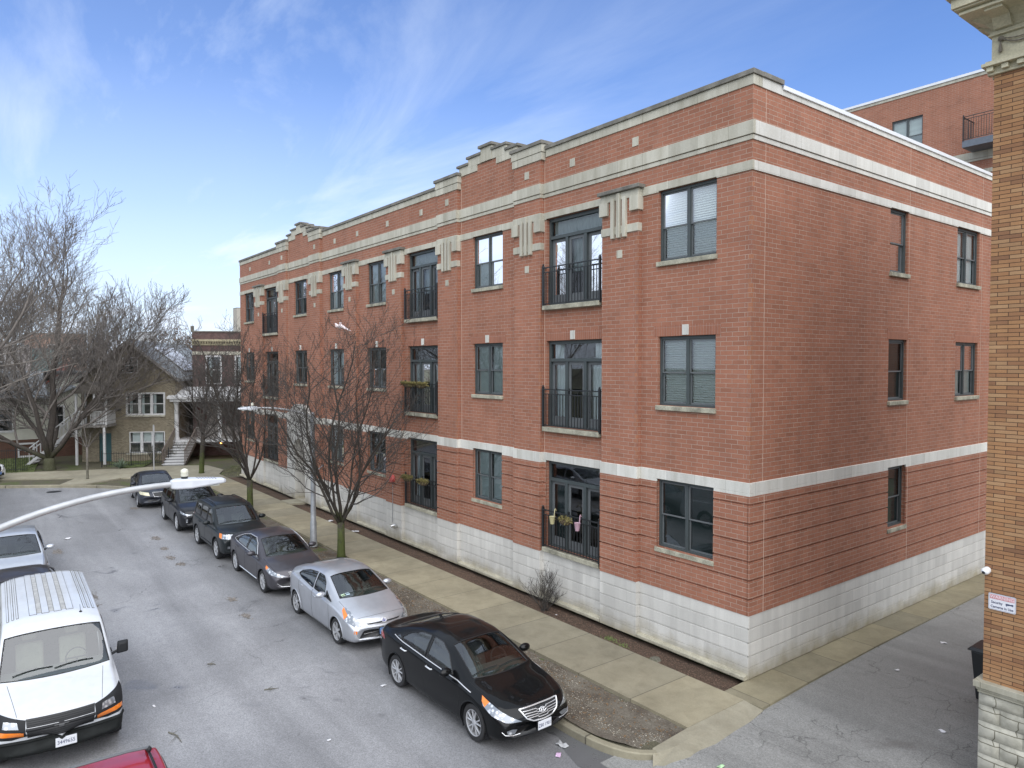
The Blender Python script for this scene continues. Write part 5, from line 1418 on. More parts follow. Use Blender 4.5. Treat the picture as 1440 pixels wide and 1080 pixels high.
# 4 boxy black SUV
UTOP = [(0,.78),(.03,.92),(.12,1.0),(.5,1.06),(1.0,1.11),(1.14,1.13),(1.5,1.38),(1.85,1.63),(2.05,1.70),(2.6,1.725),(3.6,1.715),(4.05,1.68),(4.20,1.55),(4.34,1.2),(4.43,.85)]
SUV = dict(L=4.43, top=UTOP, bot=[(0,.36),(.1,.28),(.5,.26),(4.0,.27),(4.3,.32),(4.43,.40)], belt=[(0,.70),(.1,.82),(.5,.93),(1.2,.99),(2.5,1.03),(4.0,1.08),(4.3,1.05),(4.43,.8)],
    wid=[(0,.80),(.06,.84),(.2,.87),(.6,.895),(3.8,.895),(4.2,.87),(4.43,.82)], T=.24, bowf=.14, bowr=.06, lean=.0,
    ws=(1.16,1.12,.70, 1.84,1.60,.62, .06), rw=(4.33,1.15,.60, 4.16,1.58,.58, .0),
    sideglass=[[(1.55,1.08),(2.28,1.10),(2.28,1.57),(1.98,1.57),(1.78,1.47)],[(2.36,1.10),(3.12,1.12),(3.12,1.58),(2.36,1.58)],[(3.22,1.13),(3.98,1.16),(3.90,1.54),(3.22,1.575)]],
    axf=.90, axr=3.50, rt=.36, arch=.43, seams=[[(1.36,1.0),(1.30,.7),(1.36,.34),(2.3,.34)],[(2.32,1.06),(2.32,.7),(2.28,.34)],[(3.16,1.08),(3.14,.85),(3.0,.6),(2.94,.34)]],
    topseams=[[(.14,.70),(.6,.74),(1.1,.76)],[(.14,-.70),(.6,-.74),(1.1,-.76)]], handles=[(2.14,.95),(3.0,.97)], mirror=(1.62,1.12,.86), cabend=4.0, drop=.07, seatz=.62)
S = dict(SUV, name='parked_car', label='boxy black SUV with orange front indicators and roof rails', cat='car', loc=(-18.72,-5.38,RZ), rz=0, group='cars parked along the brick building kerb',
    paint=BLACK2, rim='six', wrap=25, corner=[('headlight',[(-.34,.80),(-.34,.95),(.02,.96),(.02,.81)],LAMPC,.006),('turn_signal',[(.025,.81),(.025,.96),(.14,.96),(.12,.84)],AMBER,.006)], tint=True, rails=(1.95,3.95,.56,1.7), railmat=TRIM, lip=TRIM, rimmat=DCHR, moulding=[[(1.5,.42),(2.9,.42)]],
    front=[('grille',[(-.48,.95),(.48,.95),(.46,.76),(-.46,.76)],GRL,.005,None),('lower_intake',[(-.5,.56),(.5,.56),(.5,.42),(-.5,.42)],GRL,.005,None),('fog_light',[(.60,.56),(.70,.56),(.70,.47),(.60,.47)],LAMPC,.006,None)],
    frontlines=[('grille_bar',[(-.47,z),(.47,z)],CHROME,.012) for z in (.925,.86,.795)], rear=[('taillight',[(.70,1.15),(.84,1.15),(.86,.85),(.74,.85)],REDL,.006,None)], sidepatch=[('taillight_wrap',[(4.20,1.1),(4.36,1.05),(4.38,.86),(4.25,.86)],REDL,.006)])
make_car(S)
# 5 rounded dark SUV
S = dict(SUV, name='parked_car', label='rounded dark SUV with silver roof rails parked behind the boxy one', cat='car', loc=(-24.1,-5.45,RZ), rz=-1.0, group='cars parked along the brick building kerb',
    L=4.6, top=[(0,.70),(.03,.82),(.12,.92),(.5,1.02),(1.0,1.09),(1.16,1.12),(1.6,1.38),(2.0,1.60),(2.25,1.67),(2.7,1.695),(3.4,1.67),(4.0,1.60),(4.3,1.47),(4.48,1.15),(4.6,.85)],
    bot=[(0,.34),(.1,.26),(.5,.24),(4.1,.25),(4.45,.32),(4.6,.42)], belt=[(0,.62),(.1,.76),(.5,.88),(1.2,.96),(2.5,1.02),(4.0,1.12),(4.4,1.08),(4.6,.8)], wid=[(0,.74),(.06,.82),(.2,.88),(.6,.93),(3.9,.93),(4.3,.89),(4.6,.80)],
    ws=(1.18,1.11,.70, 2.0,1.585,.60, .08), rw=(4.46,1.18,.58, 4.26,1.48,.54, .0), sideglass=[[(1.60,1.06),(2.36,1.09),(2.36,1.545),(2.1,1.55),(1.85,1.42)],[(2.44,1.09),(3.22,1.13),(3.22,1.55),(2.44,1.55)],[(3.32,1.15),(3.95,1.2),(3.75,1.44),(3.32,1.54)]],
    axf=.95, axr=3.64, T=.34, paint=paint('near_black_car_paint', (.014,.015,.018), .2, .3), rim='five', tint=True, rails=(2.1,4.0,.58,1.67), bowf=.2,
    front=[('headlight',[(.46,.76),(.70,.80),(.84,.90),(.85,.80),(.66,.72)],LAMPC,.006,None),('grille',[(-.42,.84),(.42,.84),(.38,.74),(-.38,.74)],GRL,.005,None),('lower_intake',[(-.5,.56),(.5,.56),(.56,.38),(-.56,.38)],GRL,.005,None),('fog_light',[(.64,.60),(.71,.60),(.71,.46),(.64,.46)],LAMPC,.006,None)], frontlines=[('grille_bar',[(-.42,.84),(.42,.84)],CHROME,.012)])
make_car(S)
# 6 dark blue sedan at the bend
S = dict(SEDAN, name='parked_car', label='dark blue sedan with pale headlights, last in the row at the bend', cat='car', loc=(-30.65,-5.72,RZ), rz=-4.5, group='cars parked along the brick building kerb',
    paint=NAVYP, rim='seven', L=4.85, chrome=[[(1.6,.955),(2.6,.98),(3.55,1.03)]],
    front=[('headlight',[(.42,.62),(.80,.68),(.84,.80),(.46,.76)],plain('yellowed_lamp', (.55,.52,.36), .2, .2, coat=1),.006,None),('grille',[(-.30,.76),(.30,.76),(.24,.58),(-.24,.58)],GRL,.005,None),('lower_intake',[(-.5,.42),(.5,.42),(.5,.33),(-.5,.33)],GRL,.005,None)], frontlines=[('grille_bar',[(-.30,.765),(.30,.765),(.24,.575),(-.24,.575),(-.30,.765)],CHROME,.009)])
make_car(S)

# 7 white cargo van
S = dict(name='cargo_van', label='white cargo van with black bumper and ribbed roof parked in the left row', cat='van', loc=(-8.12,-11.93,RZ), rz=-1.5, group='vehicles parked in the left row', glass=CGV, seat=SEATL,
    L=5.75, sm=.05, top=[(0,.80),(.03,.95),(.10,1.02),(.50,1.11),(1.05,1.21),(1.22,1.26),(1.42,1.48),(1.74,1.90),(1.87,2.0),(2.2,2.07),(3.2,2.10),(5.3,2.09),(5.62,2.03),(5.70,1.7),(5.75,1.0)],
    bot=[(0,.40),(.1,.32),(.5,.30),(5.4,.32),(5.75,.42)], belt=[(0,.74),(.1,.92),(.4,1.0),(.9,1.08),(1.6,1.14),(5.5,1.16),(5.75,.9)],
    wid=[(0,.88),(.05,.92),(.2,.965),(.6,.99),(5.4,.99),(5.65,.97),(5.75,.93)], T=.17, drop=.13, crown=.03, bowf=.16, bowr=.04,
    ws=(1.24,1.27,.86, 1.74,1.88,.76, .10), rw=(5.72,1.3,.7, 5.66,1.85,.66, 0), sideglass=[[(1.75,1.22),(2.45,1.22),(2.45,1.82),(2.1,1.82),(1.9,1.6)]],
    axf=.95, axr=4.4, rt=.37, tw=.24, arch=.43, paint=WHITEP, rim='steel', rimmat=DCHR, mirmat=TRIM, mirror=(1.62,1.26,.98), boxmirror=True, handles=[(2.35,1.05)], handlemat=TRIM, seams=[[(1.56,1.18),(1.50,.8),(1.55,.36)],[(2.56,1.95),(2.56,.36)],[(3.55,1.95),(3.55,.36)],[(2.6,1.32),(5.0,1.32)]],
    topseams=[[(.16,.62),(1.15,.74)],[(.16,-.62),(1.15,-.74)]], wrap=20, rows=1, seatd=2.5, seatz=.85, cabend=5.4,
    front=[('lower_bumper',[(-.985,.60),(0,.57),(.985,.60),(.98,.29),(-.98,.29)],BUMP,.012,None),('lamp_surround',[(.48,.68),(.50,.95),(.94,1.04),(.945,.70),(.70,.66)],TRIM,.006,None),('headlight',[(.60,.83),(.62,.93),(.80,.96),(.82,.86)],LAMPC,.013,None),('turn_signal',[(.53,.70),(.53,.77),(.93,.82),(.935,.75)],AMBER,.013,None),
           ('grille',[(-.50,.96),(.50,.96),(.48,.64),(-.48,.64)],GRL,.006,None)],
    frontlines=[('grille_bar',[(-.50,.80),(.50,.80)],TRIM,.028),('grille_bar',[(-.49,.826),(.49,.826)],DCHR,.005),('bumper_lip',[(-.95,.62),(-.5,.585),(0,.575),(.5,.585),(.95,.62)],BUMP,.030),('grille_bar',[(-.50,.965),(.50,.965)],DCHR,.006)]+[('grille_mesh',[(-.48,z),(.48,z)],TRIM,.006) for z in (.93,.90,.87,.75,.72,.69,.66)],
    plate=(.06,.50,'3449655',PLATE,PTXT))
make_car(S)
root, bvh, PM, FRT, X, world, line, add_patch, TOPR, side, hw, zt = S['_']
for k, y in enumerate([-.70,-.62,-.55,-.30,-.10,.10,.30,.55,.62,.70]):
    wd = .055 if abs(y) < .5 else .012
    pl_ = [(2.25,y-wd),(5.5,y-wd),(5.5,y+wd),(2.25,y+wd)]
    q = TOPR(pl_).patch(bvh, .010, .25); world(q).build('roof_rib', WHITEP, root)
    for e in (-1, 1): line('roof_groove', TOPR([(2.25,y+e*wd),(5.5,y+e*wd)]), plain('dirty_groove', (.12,.12,.11), .8), .009, .001)
for y in (-.20, .0, .20):
    world(TOPR([(2.3,y-.045),(5.4,y-.045),(5.4,y+.045),(2.3,y+.045)]).patch(bvh, .0025, .25)).build('roof_channel', plain('grimy_white', (.36,.36,.35), .6, scale=9, var=.25), root)
q = MB(); p = Region((0,0,3),(1,0,0),(0,1,0),(0,0,-1),[(0,0)]).hit(bvh, X(2.08), .47, 0); q.ell(p, (.035,.03,.02), 10, 6); q.tube([p, p+Vector((-.14,0,.10))], .004, 5); world(q).build('antenna', TRIM, root, smooth=True)
rg = Region(**FRT, poly=[(-.105,.785),(-.04,.785),(-.035,.76),(.035,.76),(.04,.785),(.105,.785),(.105,.825),(.04,.825),(.035,.85),(-.035,.85),(-.04,.825),(-.105,.825)])
world(rg.patch(bvh, .034, .02)).build('emblem', plain('black_emblem', (.03,.032,.035), .3), root)

# 8, 9 cars behind the van
S = dict(SEDAN, name='parked_car', label='dark taupe sedan almost hidden behind the white van', cat='car', loc=(-13.55,-12.15,RZ), rz=-1, group='vehicles parked in the left row', paint=BROWN, rim='five', chrome=[[(1.6,.955),(2.6,.98),(3.55,1.03),(3.9,1.08)]])
make_car(S)
S = dict(SUV, name='parked_car', label='light silver car with large windscreen, furthest in the left row', cat='car', loc=(-18.75,-12.1,RZ), rz=-1, group='vehicles parked in the left row', paint=LSIL, rim='five', mirmat=LSIL,
    L=4.4, top=[(0,.62),(.03,.74),(.12,.82),(.5,.92),(.9,1.0),(1.05,1.04),(1.5,1.28),(1.95,1.46),(2.2,1.52),(2.7,1.53),(3.5,1.48),(4.0,1.35),(4.25,1.1),(4.4,.8)], belt=[(0,.56),(.1,.68),(.5,.78),(1.2,.88),(2.5,.94),(4.0,1.0),(4.2,.95),(4.4,.7)], bot=[(0,.3),(.1,.22),(.5,.2),(4.0,.2),(4.4,.36)],
    ws=(1.06,1.03,.70, 1.95,1.45,.60, .10), rw=(4.1,1.2,.5, 3.8,1.38,.48, 0), sideglass=[[(1.65,.97),(2.3,1.0),(2.3,1.40),(2.05,1.38),(1.85,1.28)],[(2.4,1.0),(3.2,1.04),(3.4,1.12),(3.1,1.32),(2.4,1.41)]], rt=.32, arch=.375, axf=.9, axr=3.5, T=.36,
    seams=[[(1.36,.85),(1.36,.3),(2.3,.28)],[(2.35,.95),(2.35,.28)]], mirror=(1.60,1.0,.84), handles=[(2.14,.86)], seatz=.45,
    front=[('headlight',[(.46,.66),(.70,.72),(.84,.84),(.85,.74),(.66,.64)],LAMPC,.006,None),('grille',[(-.42,.66),(.42,.66),(.38,.58),(-.38,.58)],GRL,.005,None)])
make_car(S)
# 10 red car in the foreground
S = dict(SUV, name='parked_car', label='red car with black roof bars, only its roof showing at the bottom', cat='car', loc=(.0,-11.93,RZ), rz=-1, group='vehicles parked in the left row', paint=REDP, rim='five', rails=(1.95,4.0,.56,1.7), railmat=TRIM)
make_car(S)
root, bvh, PM, FRT, X, world = S['_'][:6]
for d in (2.4, 3.72):
    q = MB(); q.tube([(X(d), -.58, 1.785), (X(d), -.3, 1.81), (X(d), .3, 1.81), (X(d), .58, 1.785)], .018, 8); world(q).build('roof_bar', plain('grey_roof_bar', (.10,.11,.12), .4), root, smooth=True)
    for s in (-1, 1):
        q = MB(); q.ell((X(d), s*.56, 1.765), (.045,.035,.04), 10, 6); world(q).build('bar_clamp', TRIM, root, smooth=True)
# 11 white SUV far left
S = dict(SUV, name='parked_car', label='white SUV at the far left edge beside the iron fence', cat='car', loc=(-43.1,-13.6,-.15), rz=58, paint=WHP, rim='five',
    front=[('headlight',[(.50,.80),(.74,.82),(.84,.92),(.52,.88)],LAMPC,.006,None),('grille',[(-.45,.92),(.45,.92),(.25,.62),(-.25,.62)],GRL,.006,None),('lower_intake',[(-.6,.52),(.6,.52),(.6,.38),(-.6,.38)],GRL,.005,None)], frontlines=[('grille_bar',[(-.38,.94),(-.20,.66),(.20,.66),(.38,.94)],CHROME,.02)], plate=(0,.55,'B 12',PLATEB,PTXT))
make_car(S)
# ------------------------------------------------------------------ TREES
def bark(name, c, moss=0):
    m, nt, b = newmat(name); P = pos(nt)
    mp = N(nt, 'ShaderNodeMapping'); mp.inputs['Scale'].default_value = (1, 1, .25); L(nt, P, mp.inputs['Vector'])
    n1 = noise(nt, mp.outputs[0], 22, 5, .7)
    col = mixc(nt, ramp(nt, n1, [(.3, 0.), (.7, 1.)]), tuple(q*.55 for q in c), tuple(q*1.35 for q in c))
    if moss:
        s = N(nt, 'ShaderNodeSeparateXYZ'); L(nt, P, s.inputs[0])
        h = math_(nt, 'ADD', math_(nt, 'MULTIPLY', s.outputs[2], -.22), math_(nt, 'ADD', noise(nt, P, 7, 6, .8), .30))
        col = mixc(nt, ramp(nt, h, [(.46, 0.), (.66, moss)]), col, (.085,.115,.025))
    L(nt, col, b.inputs['Base Color']); b.inputs['Roughness'].default_value = .9; b.inputs['Specular IOR Level'].default_value = .2
    bump(nt, b, n1, .8, .02); return m
BARK1 = bark('dark_mossy_bark', (.055,.047,.040), .62)
BARK2 = bark('grey_brown_bark', (.165,.148,.135), .2)
BARK3 = bark('pale_twig_bark', (.20,.18,.16))
def tree(name, label, base, H, trunk_h, r0, spread, seed, mat, mat2, nl=(6,7,6,4), up=.55, twig=.005, rad_pow=.62, group=None, cat='tree', start=.15, droop=0, curl=.25, lean=(0,0), limb_el=(35,70), cl=(.42,.66), lf=(.36,.5), ca=(25,52)):
    rnd = random.Random(seed); root = thing(name, label, cat, base, 0, group)
    thick = MB(); thin = MB(); B = Vector(base)
    def branch(p, d, ln, r, lv, maxlv):
        n = (9 if lv <= 1 else 6 if lv == 2 else 4) if lv < maxlv else 3
        pts = [p.copy()]; rads = [r]; dd = d.copy(); axis = Vector((rnd.uniform(-1,1), rnd.uniform(-1,1), rnd.uniform(-.3,.3)))
        rend = max(twig*.7, r*(.35 if lv < maxlv else .5))
        for i in range(n):
            dd = (dd + Vector((rnd.uniform(-1,1), rnd.uniform(-1,1), rnd.uniform(-1,1)))*curl*.62*(5/n)**.5 + Vector((0,0,1))*(up*.30*5/n if lv > 0 else 0) - Vector((0,0,1))*droop*.2*lv + axis*.08*curl).normalized()
            p = p+dd*(ln/n); pts.append(p.copy()); rads.append(lerp(r, rend, (i+1)/n))
        (thick if lv <= 1 else thin).tube(pts, rads, 10 if lv == 0 else 7 if lv == 1 else 5 if lv == 2 else 3, cap=lv < 2)
        if lv >= maxlv: return
        k = nl[min(lv, len(nl)-1)]
        for j in range(k):
            t = start+(1-start)*(j+rnd.uniform(.1,.9))/k; t = min(t, .98); f = t*n; i = min(int(f), n-1); q = pts[i].lerp(pts[i+1], f-i)
            ax = (pts[i+1]-pts[i]).normalized(); perp = ax.orthogonal().normalized(); perp.rotate(Matrix.Rotation(rnd.uniform(0, 6.283), 3, ax))
            ang = R(rnd.uniform(*ca)); nd = (ax*math.cos(ang)+perp*math.sin(ang)).normalized()
            if nd.z < -.1 and not droop: nd.z = abs(nd.z)*.5
            branch(q, nd.normalized(), ln*rnd.uniform(*cl)*(1.15-t*.45), max(twig, lerp(r, rend, t)*rnd.uniform(.42,.6)), lv+1, maxlv)
    maxlv = len(nl)
    # trunk
    pts = [B+Vector((0,0,-.15)), B+Vector((0,0,.15)), B+Vector((lean[0]*.4,lean[1]*.4,trunk_h*.55)), B+Vector((lean[0],lean[1],trunk_h))]
    thick.tube(pts, [r0*1.45, r0*1.12, r0, r0*.96], 14)
    top = pts[-1]; n0 = nl[0]
    for i in range(n0):
        a = 2*math.pi*(i+rnd.uniform(-.3,.3))/n0; el = R(rnd.uniform(*limb_el)) if i else R(86)
        d = Vector((math.cos(a)*math.cos(el), math.sin(a)*math.cos(el), math.sin(el)))
        ln = (H-trunk_h)*(rnd.uniform(.75,1.0) if el > 1 else spread)*(1 if i else 1.02)
        branch(top-Vector((0,0,rnd.uniform(0,.25)*trunk_h*.6)), d, ln, r0*(lf[1]*1.25 if i == 0 else rnd.uniform(*lf)), 1, maxlv)
    thick.build('trunk', mat, root, smooth=True, angle=None, fix=False)
    thin.build('crown', mat2, root, smooth=True, angle=None, fix=False)
    return root
BARKD = bark('dark_furrowed_bark', (.075,.065,.058), .3)
BARKT = bark('dark_twig_bark', (.078,.071,.065))
G1 = 'bare street trees along the kerb'
tree('street_tree', 'bare street tree with green mossy trunk beside the silver hatchback', (-14.4,-2.86,-.03), 7.9, 1.25, .125, .80, 11, BARK1, BARKT, nl=(9,13,7,4), up=.48, twig=.0058, cl=(.34,.54), group=G1, limb_el=(48,76), curl=.5, ca=(32,64), lf=(.30,.42))
tree('street_tree', 'bare street tree with dark trunk beside the boxy black SUV', (-24.0,-3.0,-.03), 8.4, 1.5, .13, .70, 23, BARK1, BARKT, nl=(8,12,7,4), up=.5, twig=.0065, cl=(.34,.52), group=G1, limb_el=(50,78), curl=.5, ca=(32,62), lf=(.30,.42))
tree('street_tree', 'bare sprawling tree in front of the dark brick house', (-37.6,-1.7,-.03), 8.0, 2.4, .14, .85, 37, BARK1, BARKT, nl=(6,9,6,3), up=.2, twig=.009, group=G1, limb_el=(22,60), lean=(.1,.1), curl=.5, ca=(30,62))
G2 = 'large bare trees at the left'
tree('large_tree', 'huge bare tree with thick dark multiple trunk in front of the cream house', (-45.4,-9.0,-.1), 12.6, .8, .32, .80, 5, BARKD, BARK2, lf=(.42,.58), nl=(7,10,8,6,3), up=.30, twig=.012, group=G2, limb_el=(30,66), curl=.35)
tree('large_tree', 'big bare tree leaning in from the left edge of the street', (-30.0,-16.6,-.03), 14.0, 3.0, .28, .9, 9, BARK2, BARK3, nl=(7,8,7,6,3), up=.35, twig=.007, group=G2, limb_el=(20,62), curl=.38)
tree('large_tree', 'tall bare tree behind the cream house', (-66,-15,-.1), 17, 3.5, .35, .8, 15, BARK2, BARK3, nl=(7,8,7,5,3), up=.4, twig=.016, group=G2, limb_el=(25,65))
tree('large_tree', 'bare grey tree rising behind the tan brick house gable', (-66,-3.5,-.1), 10.8, 3.5, .25, .75, 25, BARK2, BARK3, nl=(7,8,7,4), up=.6, twig=.015, group=G2, limb_el=(40,70))
tree('large_tree', 'bare tree at the far left behind the white SUV', (-52,-16.5,-.1), 12.5, 3, .30, .85, 31, BARK2, BARK3, nl=(6,8,6,5,3), up=.4, twig=.012, group=G2, limb_el=(25,65))
# thin young tree at the far kerb
tree('young_tree', 'thin young bare tree on the far verge', (-39.3,-7.6,-.03), 3.6, 1.9, .06, .8, 8, BARK2, BARKT, nl=(5,5,4), up=.2, twig=.006, limb_el=(10,50))
# tree with brown leaves far away
ft = tree('oak_tree', 'distant tree still holding brown leaves above the grey roof', (-84,7.0,0), 11.2, 4.5, .25, .75, 41, BARK2, BARK3, nl=(6,6,5), up=.4, twig=.02, limb_el=(25,75))
rnd = random.Random(3); mb = MB()
for k in range(2600):
    a = rnd.uniform(0, 6.283); u = rnd.uniform(-1, 1); rr = rnd.uniform(.35, 1)**.6
    c = Vector((-84+rr*2.4*math.cos(a)*math.sqrt(1-u*u), 7+rr*2.6*math.sin(a)*math.sqrt(1-u*u), 9.2+rr*2.0*u))
    if mnoise.noise(c*.9) < -.02: continue
    s = rnd.uniform(.05, .12); d1 = Vector((rnd.uniform(-1,1),rnd.uniform(-1,1),rnd.uniform(-1,1))).normalized()*s; d2 = d1.orthogonal().normalized()*s*.6
    mb.add([c-d1, c+d2, c+d1, c-d2], [(0,1,2,3)])
mb.build('leaves', plain('brown_leaf', (.16,.085,.04), .8, var=.5, scale=4), ft, fix=False)
# bush
def bush(name, label, base, h, r, n, seed, mat, twig=.004, group=None):
    rnd = random.Random(seed); root = thing(name, label, 'shrub', base, 0, group); mb = MB(); B = Vector(base)
    def br(p, d, ln, rad, lv):
        pts = [p.copy()]; dd = d
        for i in range(4):
            dd = (dd+Vector((rnd.uniform(-1,1),rnd.uniform(-1,1),rnd.uniform(-.3,.9)))*.28).normalized(); p = p+dd*ln/4; pts.append(p.copy())
        mb.tube(pts, [rad, rad*.85, rad*.7, rad*.6, rad*.45], 4, False)
        if lv < 2:
            for k in range(5): t = rnd.uniform(.3, 1)*4; i = min(3, int(t)); q = pts[i].lerp(pts[i+1], t-i); br(q, (dd+Vector((rnd.uniform(-1,1),rnd.uniform(-1,1),rnd.uniform(-.2,.8)))*.8).normalized(), ln*.45, rad*.55, lv+1)
    for k in range(n):
        a = rnd.uniform(0, 6.283); el = R(rnd.uniform(30, 85)); d = Vector((math.cos(a)*math.cos(el), math.sin(a)*math.cos(el), math.sin(el)))
        br(B+Vector((rnd.uniform(-.08,.08), rnd.uniform(-.08,.08), 0)), d, h*rnd.uniform(.6,.95), .009 if twig < .006 else .014, 0)
    mb.build('branches', mat, root, smooth=True, angle=None, fix=False); return root
bush('bare_bush', 'leafless bush in the mulch bed against the pale stone base', (-6.05,-.60,-.09), 1.0, .6, 26, 2, BARKT)
for i, (x, y) in enumerate([(-44.6,-2.2),(-44.4,-1.2),(-44.9,-3.0)]):
    bush('bare_shrub', ['twiggy shrub under the right lower windows of the tan brick house', 'twiggy shrub nearest the white stairs', 'twiggy shrub under the middle lower window of the tan brick house'][i], (x,y,-.05), 1.3, .6, 14, 20+i, BARK2, .007, 'shrubs by the tan brick house')
bush('bare_shrub', 'low grey shrub beside the far corner of the brick building', (-37.2,1.2,-.05), 1.5, .6, 18, 44, BARK2, .007)
# yucca
yr = thing('yucca_plant', 'spiky grey green yucca in front of the tan brick house', 'plant', (-43.0,-5.3,-.02)); mb = MB(); rnd = random.Random(6)
for k in range(70):
    a = rnd.uniform(0, 6.283); el = R(rnd.uniform(15, 80)); d = Vector((math.cos(a)*math.cos(el), math.sin(a)*math.cos(el), math.sin(el))); t = Vector((-math.sin(a), math.cos(a), 0))*.03
    p = Vector((-43.0,-5.3,.0)); l = rnd.uniform(.5,.9); q = p+d*l-Vector((0,0,.12)); m2 = p+d*l*.5
    mb.add([p-t*.6, p+t*.6, m2+t, m2-t, q], [(0,1,2,3),(3,2,4)])
mb.build('leaves', plain('yucca_leaf', (.16,.21,.15), .6, var=.3), yr)

# ------------------------------------------------------------------ STREET LAMPS
LG = plain('lamp_grey_paint', (.42,.43,.44), .4, .2, var=.12); LGP = plain('galvanised_pole', (.42,.44,.46), .45, .4, var=.2, scale=4, fine=.3)
LWH = plain('lamp_head_grey', (.55,.57,.61), .35, var=.06)
def lamp(label, base, zarm, reach, sgn, hx=0, poleh=None, r=.03):
    x, y, z = base; root = thing('street_lamp', label, 'street lamp', base, 0, 'street lamps with curved arms')
    mb = MB(); ph = zarm-.08*reach**2.2+.12
    mb.lathe([(.15,z),(.15,z+.05),(.125,z+.12),(.115,z+.9),(.10,z+.95),(.088,z+2.2),(.075,ph)], (x,y,0), 2, 24); mb.ell((x,y,ph), (.08,.08,.05), 16, 6)
    mb.build('pole', LGP, root, smooth=True)
    mb = MB(); pts = []
    n = 22
    for i in range(n+1):
        t = i/n; s = t*reach
        pts.append((x+hx*t, y+sgn*s, zarm-.08*(reach-s)**2.2))
    mb.tube(pts, [lerp(r*1.25, r, i/n) for i in range(n+1)], 12); mb.build('arm', LG, root, smooth=True)
    mb = MB(); yy = y+sgn*reach; xx = x+hx; z = zarm
    # tapering LED head
    def hd(t, w, zt_, zb_): return [(xx-w, yy+sgn*t, z+zb_), (xx+w, yy+sgn*t, z+zb_), (xx+w*.85, yy+sgn*t, z+zt_), (xx-w*.85, yy+sgn*t, z+zt_)]
    rows = [hd(-.08,.055,.05,-.055), hd(-.02,.085,.062,-.062), hd(.16,.12,.060,-.062), hd(.36,.115,.045,-.045), hd(.56,.085,.025,-.035), hd(.60,.05,.010,-.030)]
    vs = [v for r_ in rows for v in r_]; fs = [(0,1,2,3), (20,21,22,23)]
    for i in range(5):
        for k in range(4): fs.append((i*4+k, i*4+(k+1)%4, (i+1)*4+(k+1)%4, (i+1)*4+k))
    mb.add(vs, fs); hdo = mb.build('lamp_head', LWH, root, smooth=False, bevel=.02)
    mb = MB(); mb.box(xx-.08, xx+.08, yy+sgn*.22, yy+sgn*.5, z-.058, z-.046); mb.build('lens', plain('lamp_lens', (.45,.46,.42), .3), hdo)
    mb = MB()
    for k in range(7): mb.box(xx-.075, xx+.075, yy+sgn*(.24+k*.035), yy+sgn*(.252+k*.035), z+.048-k*.003, z+.058-k*.003)
    mb.build('cooling_fins', plain('fin_grey', (.20,.21,.25), .5), hdo)
    mb = MB(); mb.lathe([(.001,z+.06),(.040,z+.06),(.042,z+.09)], (xx,yy+sgn*.09,0), 2, 18); mb.build('photocell_base', IRON, hdo, smooth=True)
    mb = MB(); mb.lathe([(.042,z+.09),(.046,z+.10),(.046,z+.125),(.040,z+.128),(.040,z+.134),(.046,z+.137),(.045,z+.168),(.036,z+.178),(.012,z+.19),(.001,z+.192)], (xx,yy+sgn*.09,0), 2, 20)
    mb.build('photocell', plain('photocell_ivory', (.62,.61,.52), .4), hdo, smooth=True)
    return root
lamp('grey street lamp standing on the pavement between the bare trees', (-16.5,-3.02,-.03), 5.20, 2.1, -1, poleh=4.95)
lamp('grey street lamp whose long curved arm crosses the lower left', (-.95,-14.05,-.03), 5.22, 2.98, 1, r=.036)
sb = thing('sign_post', 'plain grey sign post on the far pavement', 'sign', (-40.6,-3.8,-.02)); mb = MB(); mb.tube([(-40.6,-3.8,-.02),(-40.6,-3.8,2.9)], .035, 10); mb.build('post', LG, sb, smooth=True)
mb = MB(); mb.box(-40.57,-40.55,-3.82-.03,-3.78+.03,2.3,2.85); mb.build('sign_plate_edge', LG, sb)
mb = MB(); mb.tube([(-16.44,-3.02,2.75),(-16.3,-2.96,2.8),(-16.05,-2.85,3.0)], .018, 8); mb.ell((-16.02,-2.84,3.02), (.06,.04,.03), 10, 6)
tag(mb.build('pole_bracket', LWH, None, smooth=True), 'small pale bracket arm fixed halfway up the lamp post', 'bracket')

# ------------------------------------------------------------------ HOUSES AT THE BEND
TANB = brick('weathered_tan_brick', [(.23,.20,.145),(.30,.26,.19),(.35,.305,.225),(.27,.235,.17)], (.22,.19,.14), .22, .075, .008, stain=.35, bumpk=.3)
DRKB = brick('dark_purple_brick', [(.10,.062,.06),(.14,.085,.08),(.17,.105,.096)], (.16,.13,.12), .22, .075, .006, stain=.3, bumpk=.3)
WPAINT = plain('white_house_paint', (.66,.66,.66), .6, scale=2, var=.12, fine=.3)
WPAINT2 = plain('grey_porch_boards', (.30,.28,.26), .75, scale=2, var=.25, fine=.3)
SHING = plain('grey_shingles', (.25,.27,.285), .9, scale=2.5, var=.2, fine=.6)
SHINGB = plain('brown_shingles', (.19,.17,.15), .9, scale=2.5, var=.25, fine=.6)
DARKIN = GLASSD
def siding_mat(name, c, p=.13):
    m, nt, b = newmat(name); v, s = uvec(nt); sp = N(nt, 'ShaderNodeSeparateXYZ'); L(nt, v, sp.inputs[0])
    fr = math_(nt, 'FRACT', math_(nt, 'MULTIPLY', sp.outputs[1], 1/p)); n1 = noise(nt, pos(nt), 1.5, 5, .6)
    col = mixc(nt, ramp(nt, n1, [(.3, 0.), (.7, 1.)]), tuple(q*.85 for q in c), c)
    L(nt, col, b.inputs['Base Color']); b.inputs['Roughness'].default_value = .7; bump(nt, b, fr, .9, .02); return m
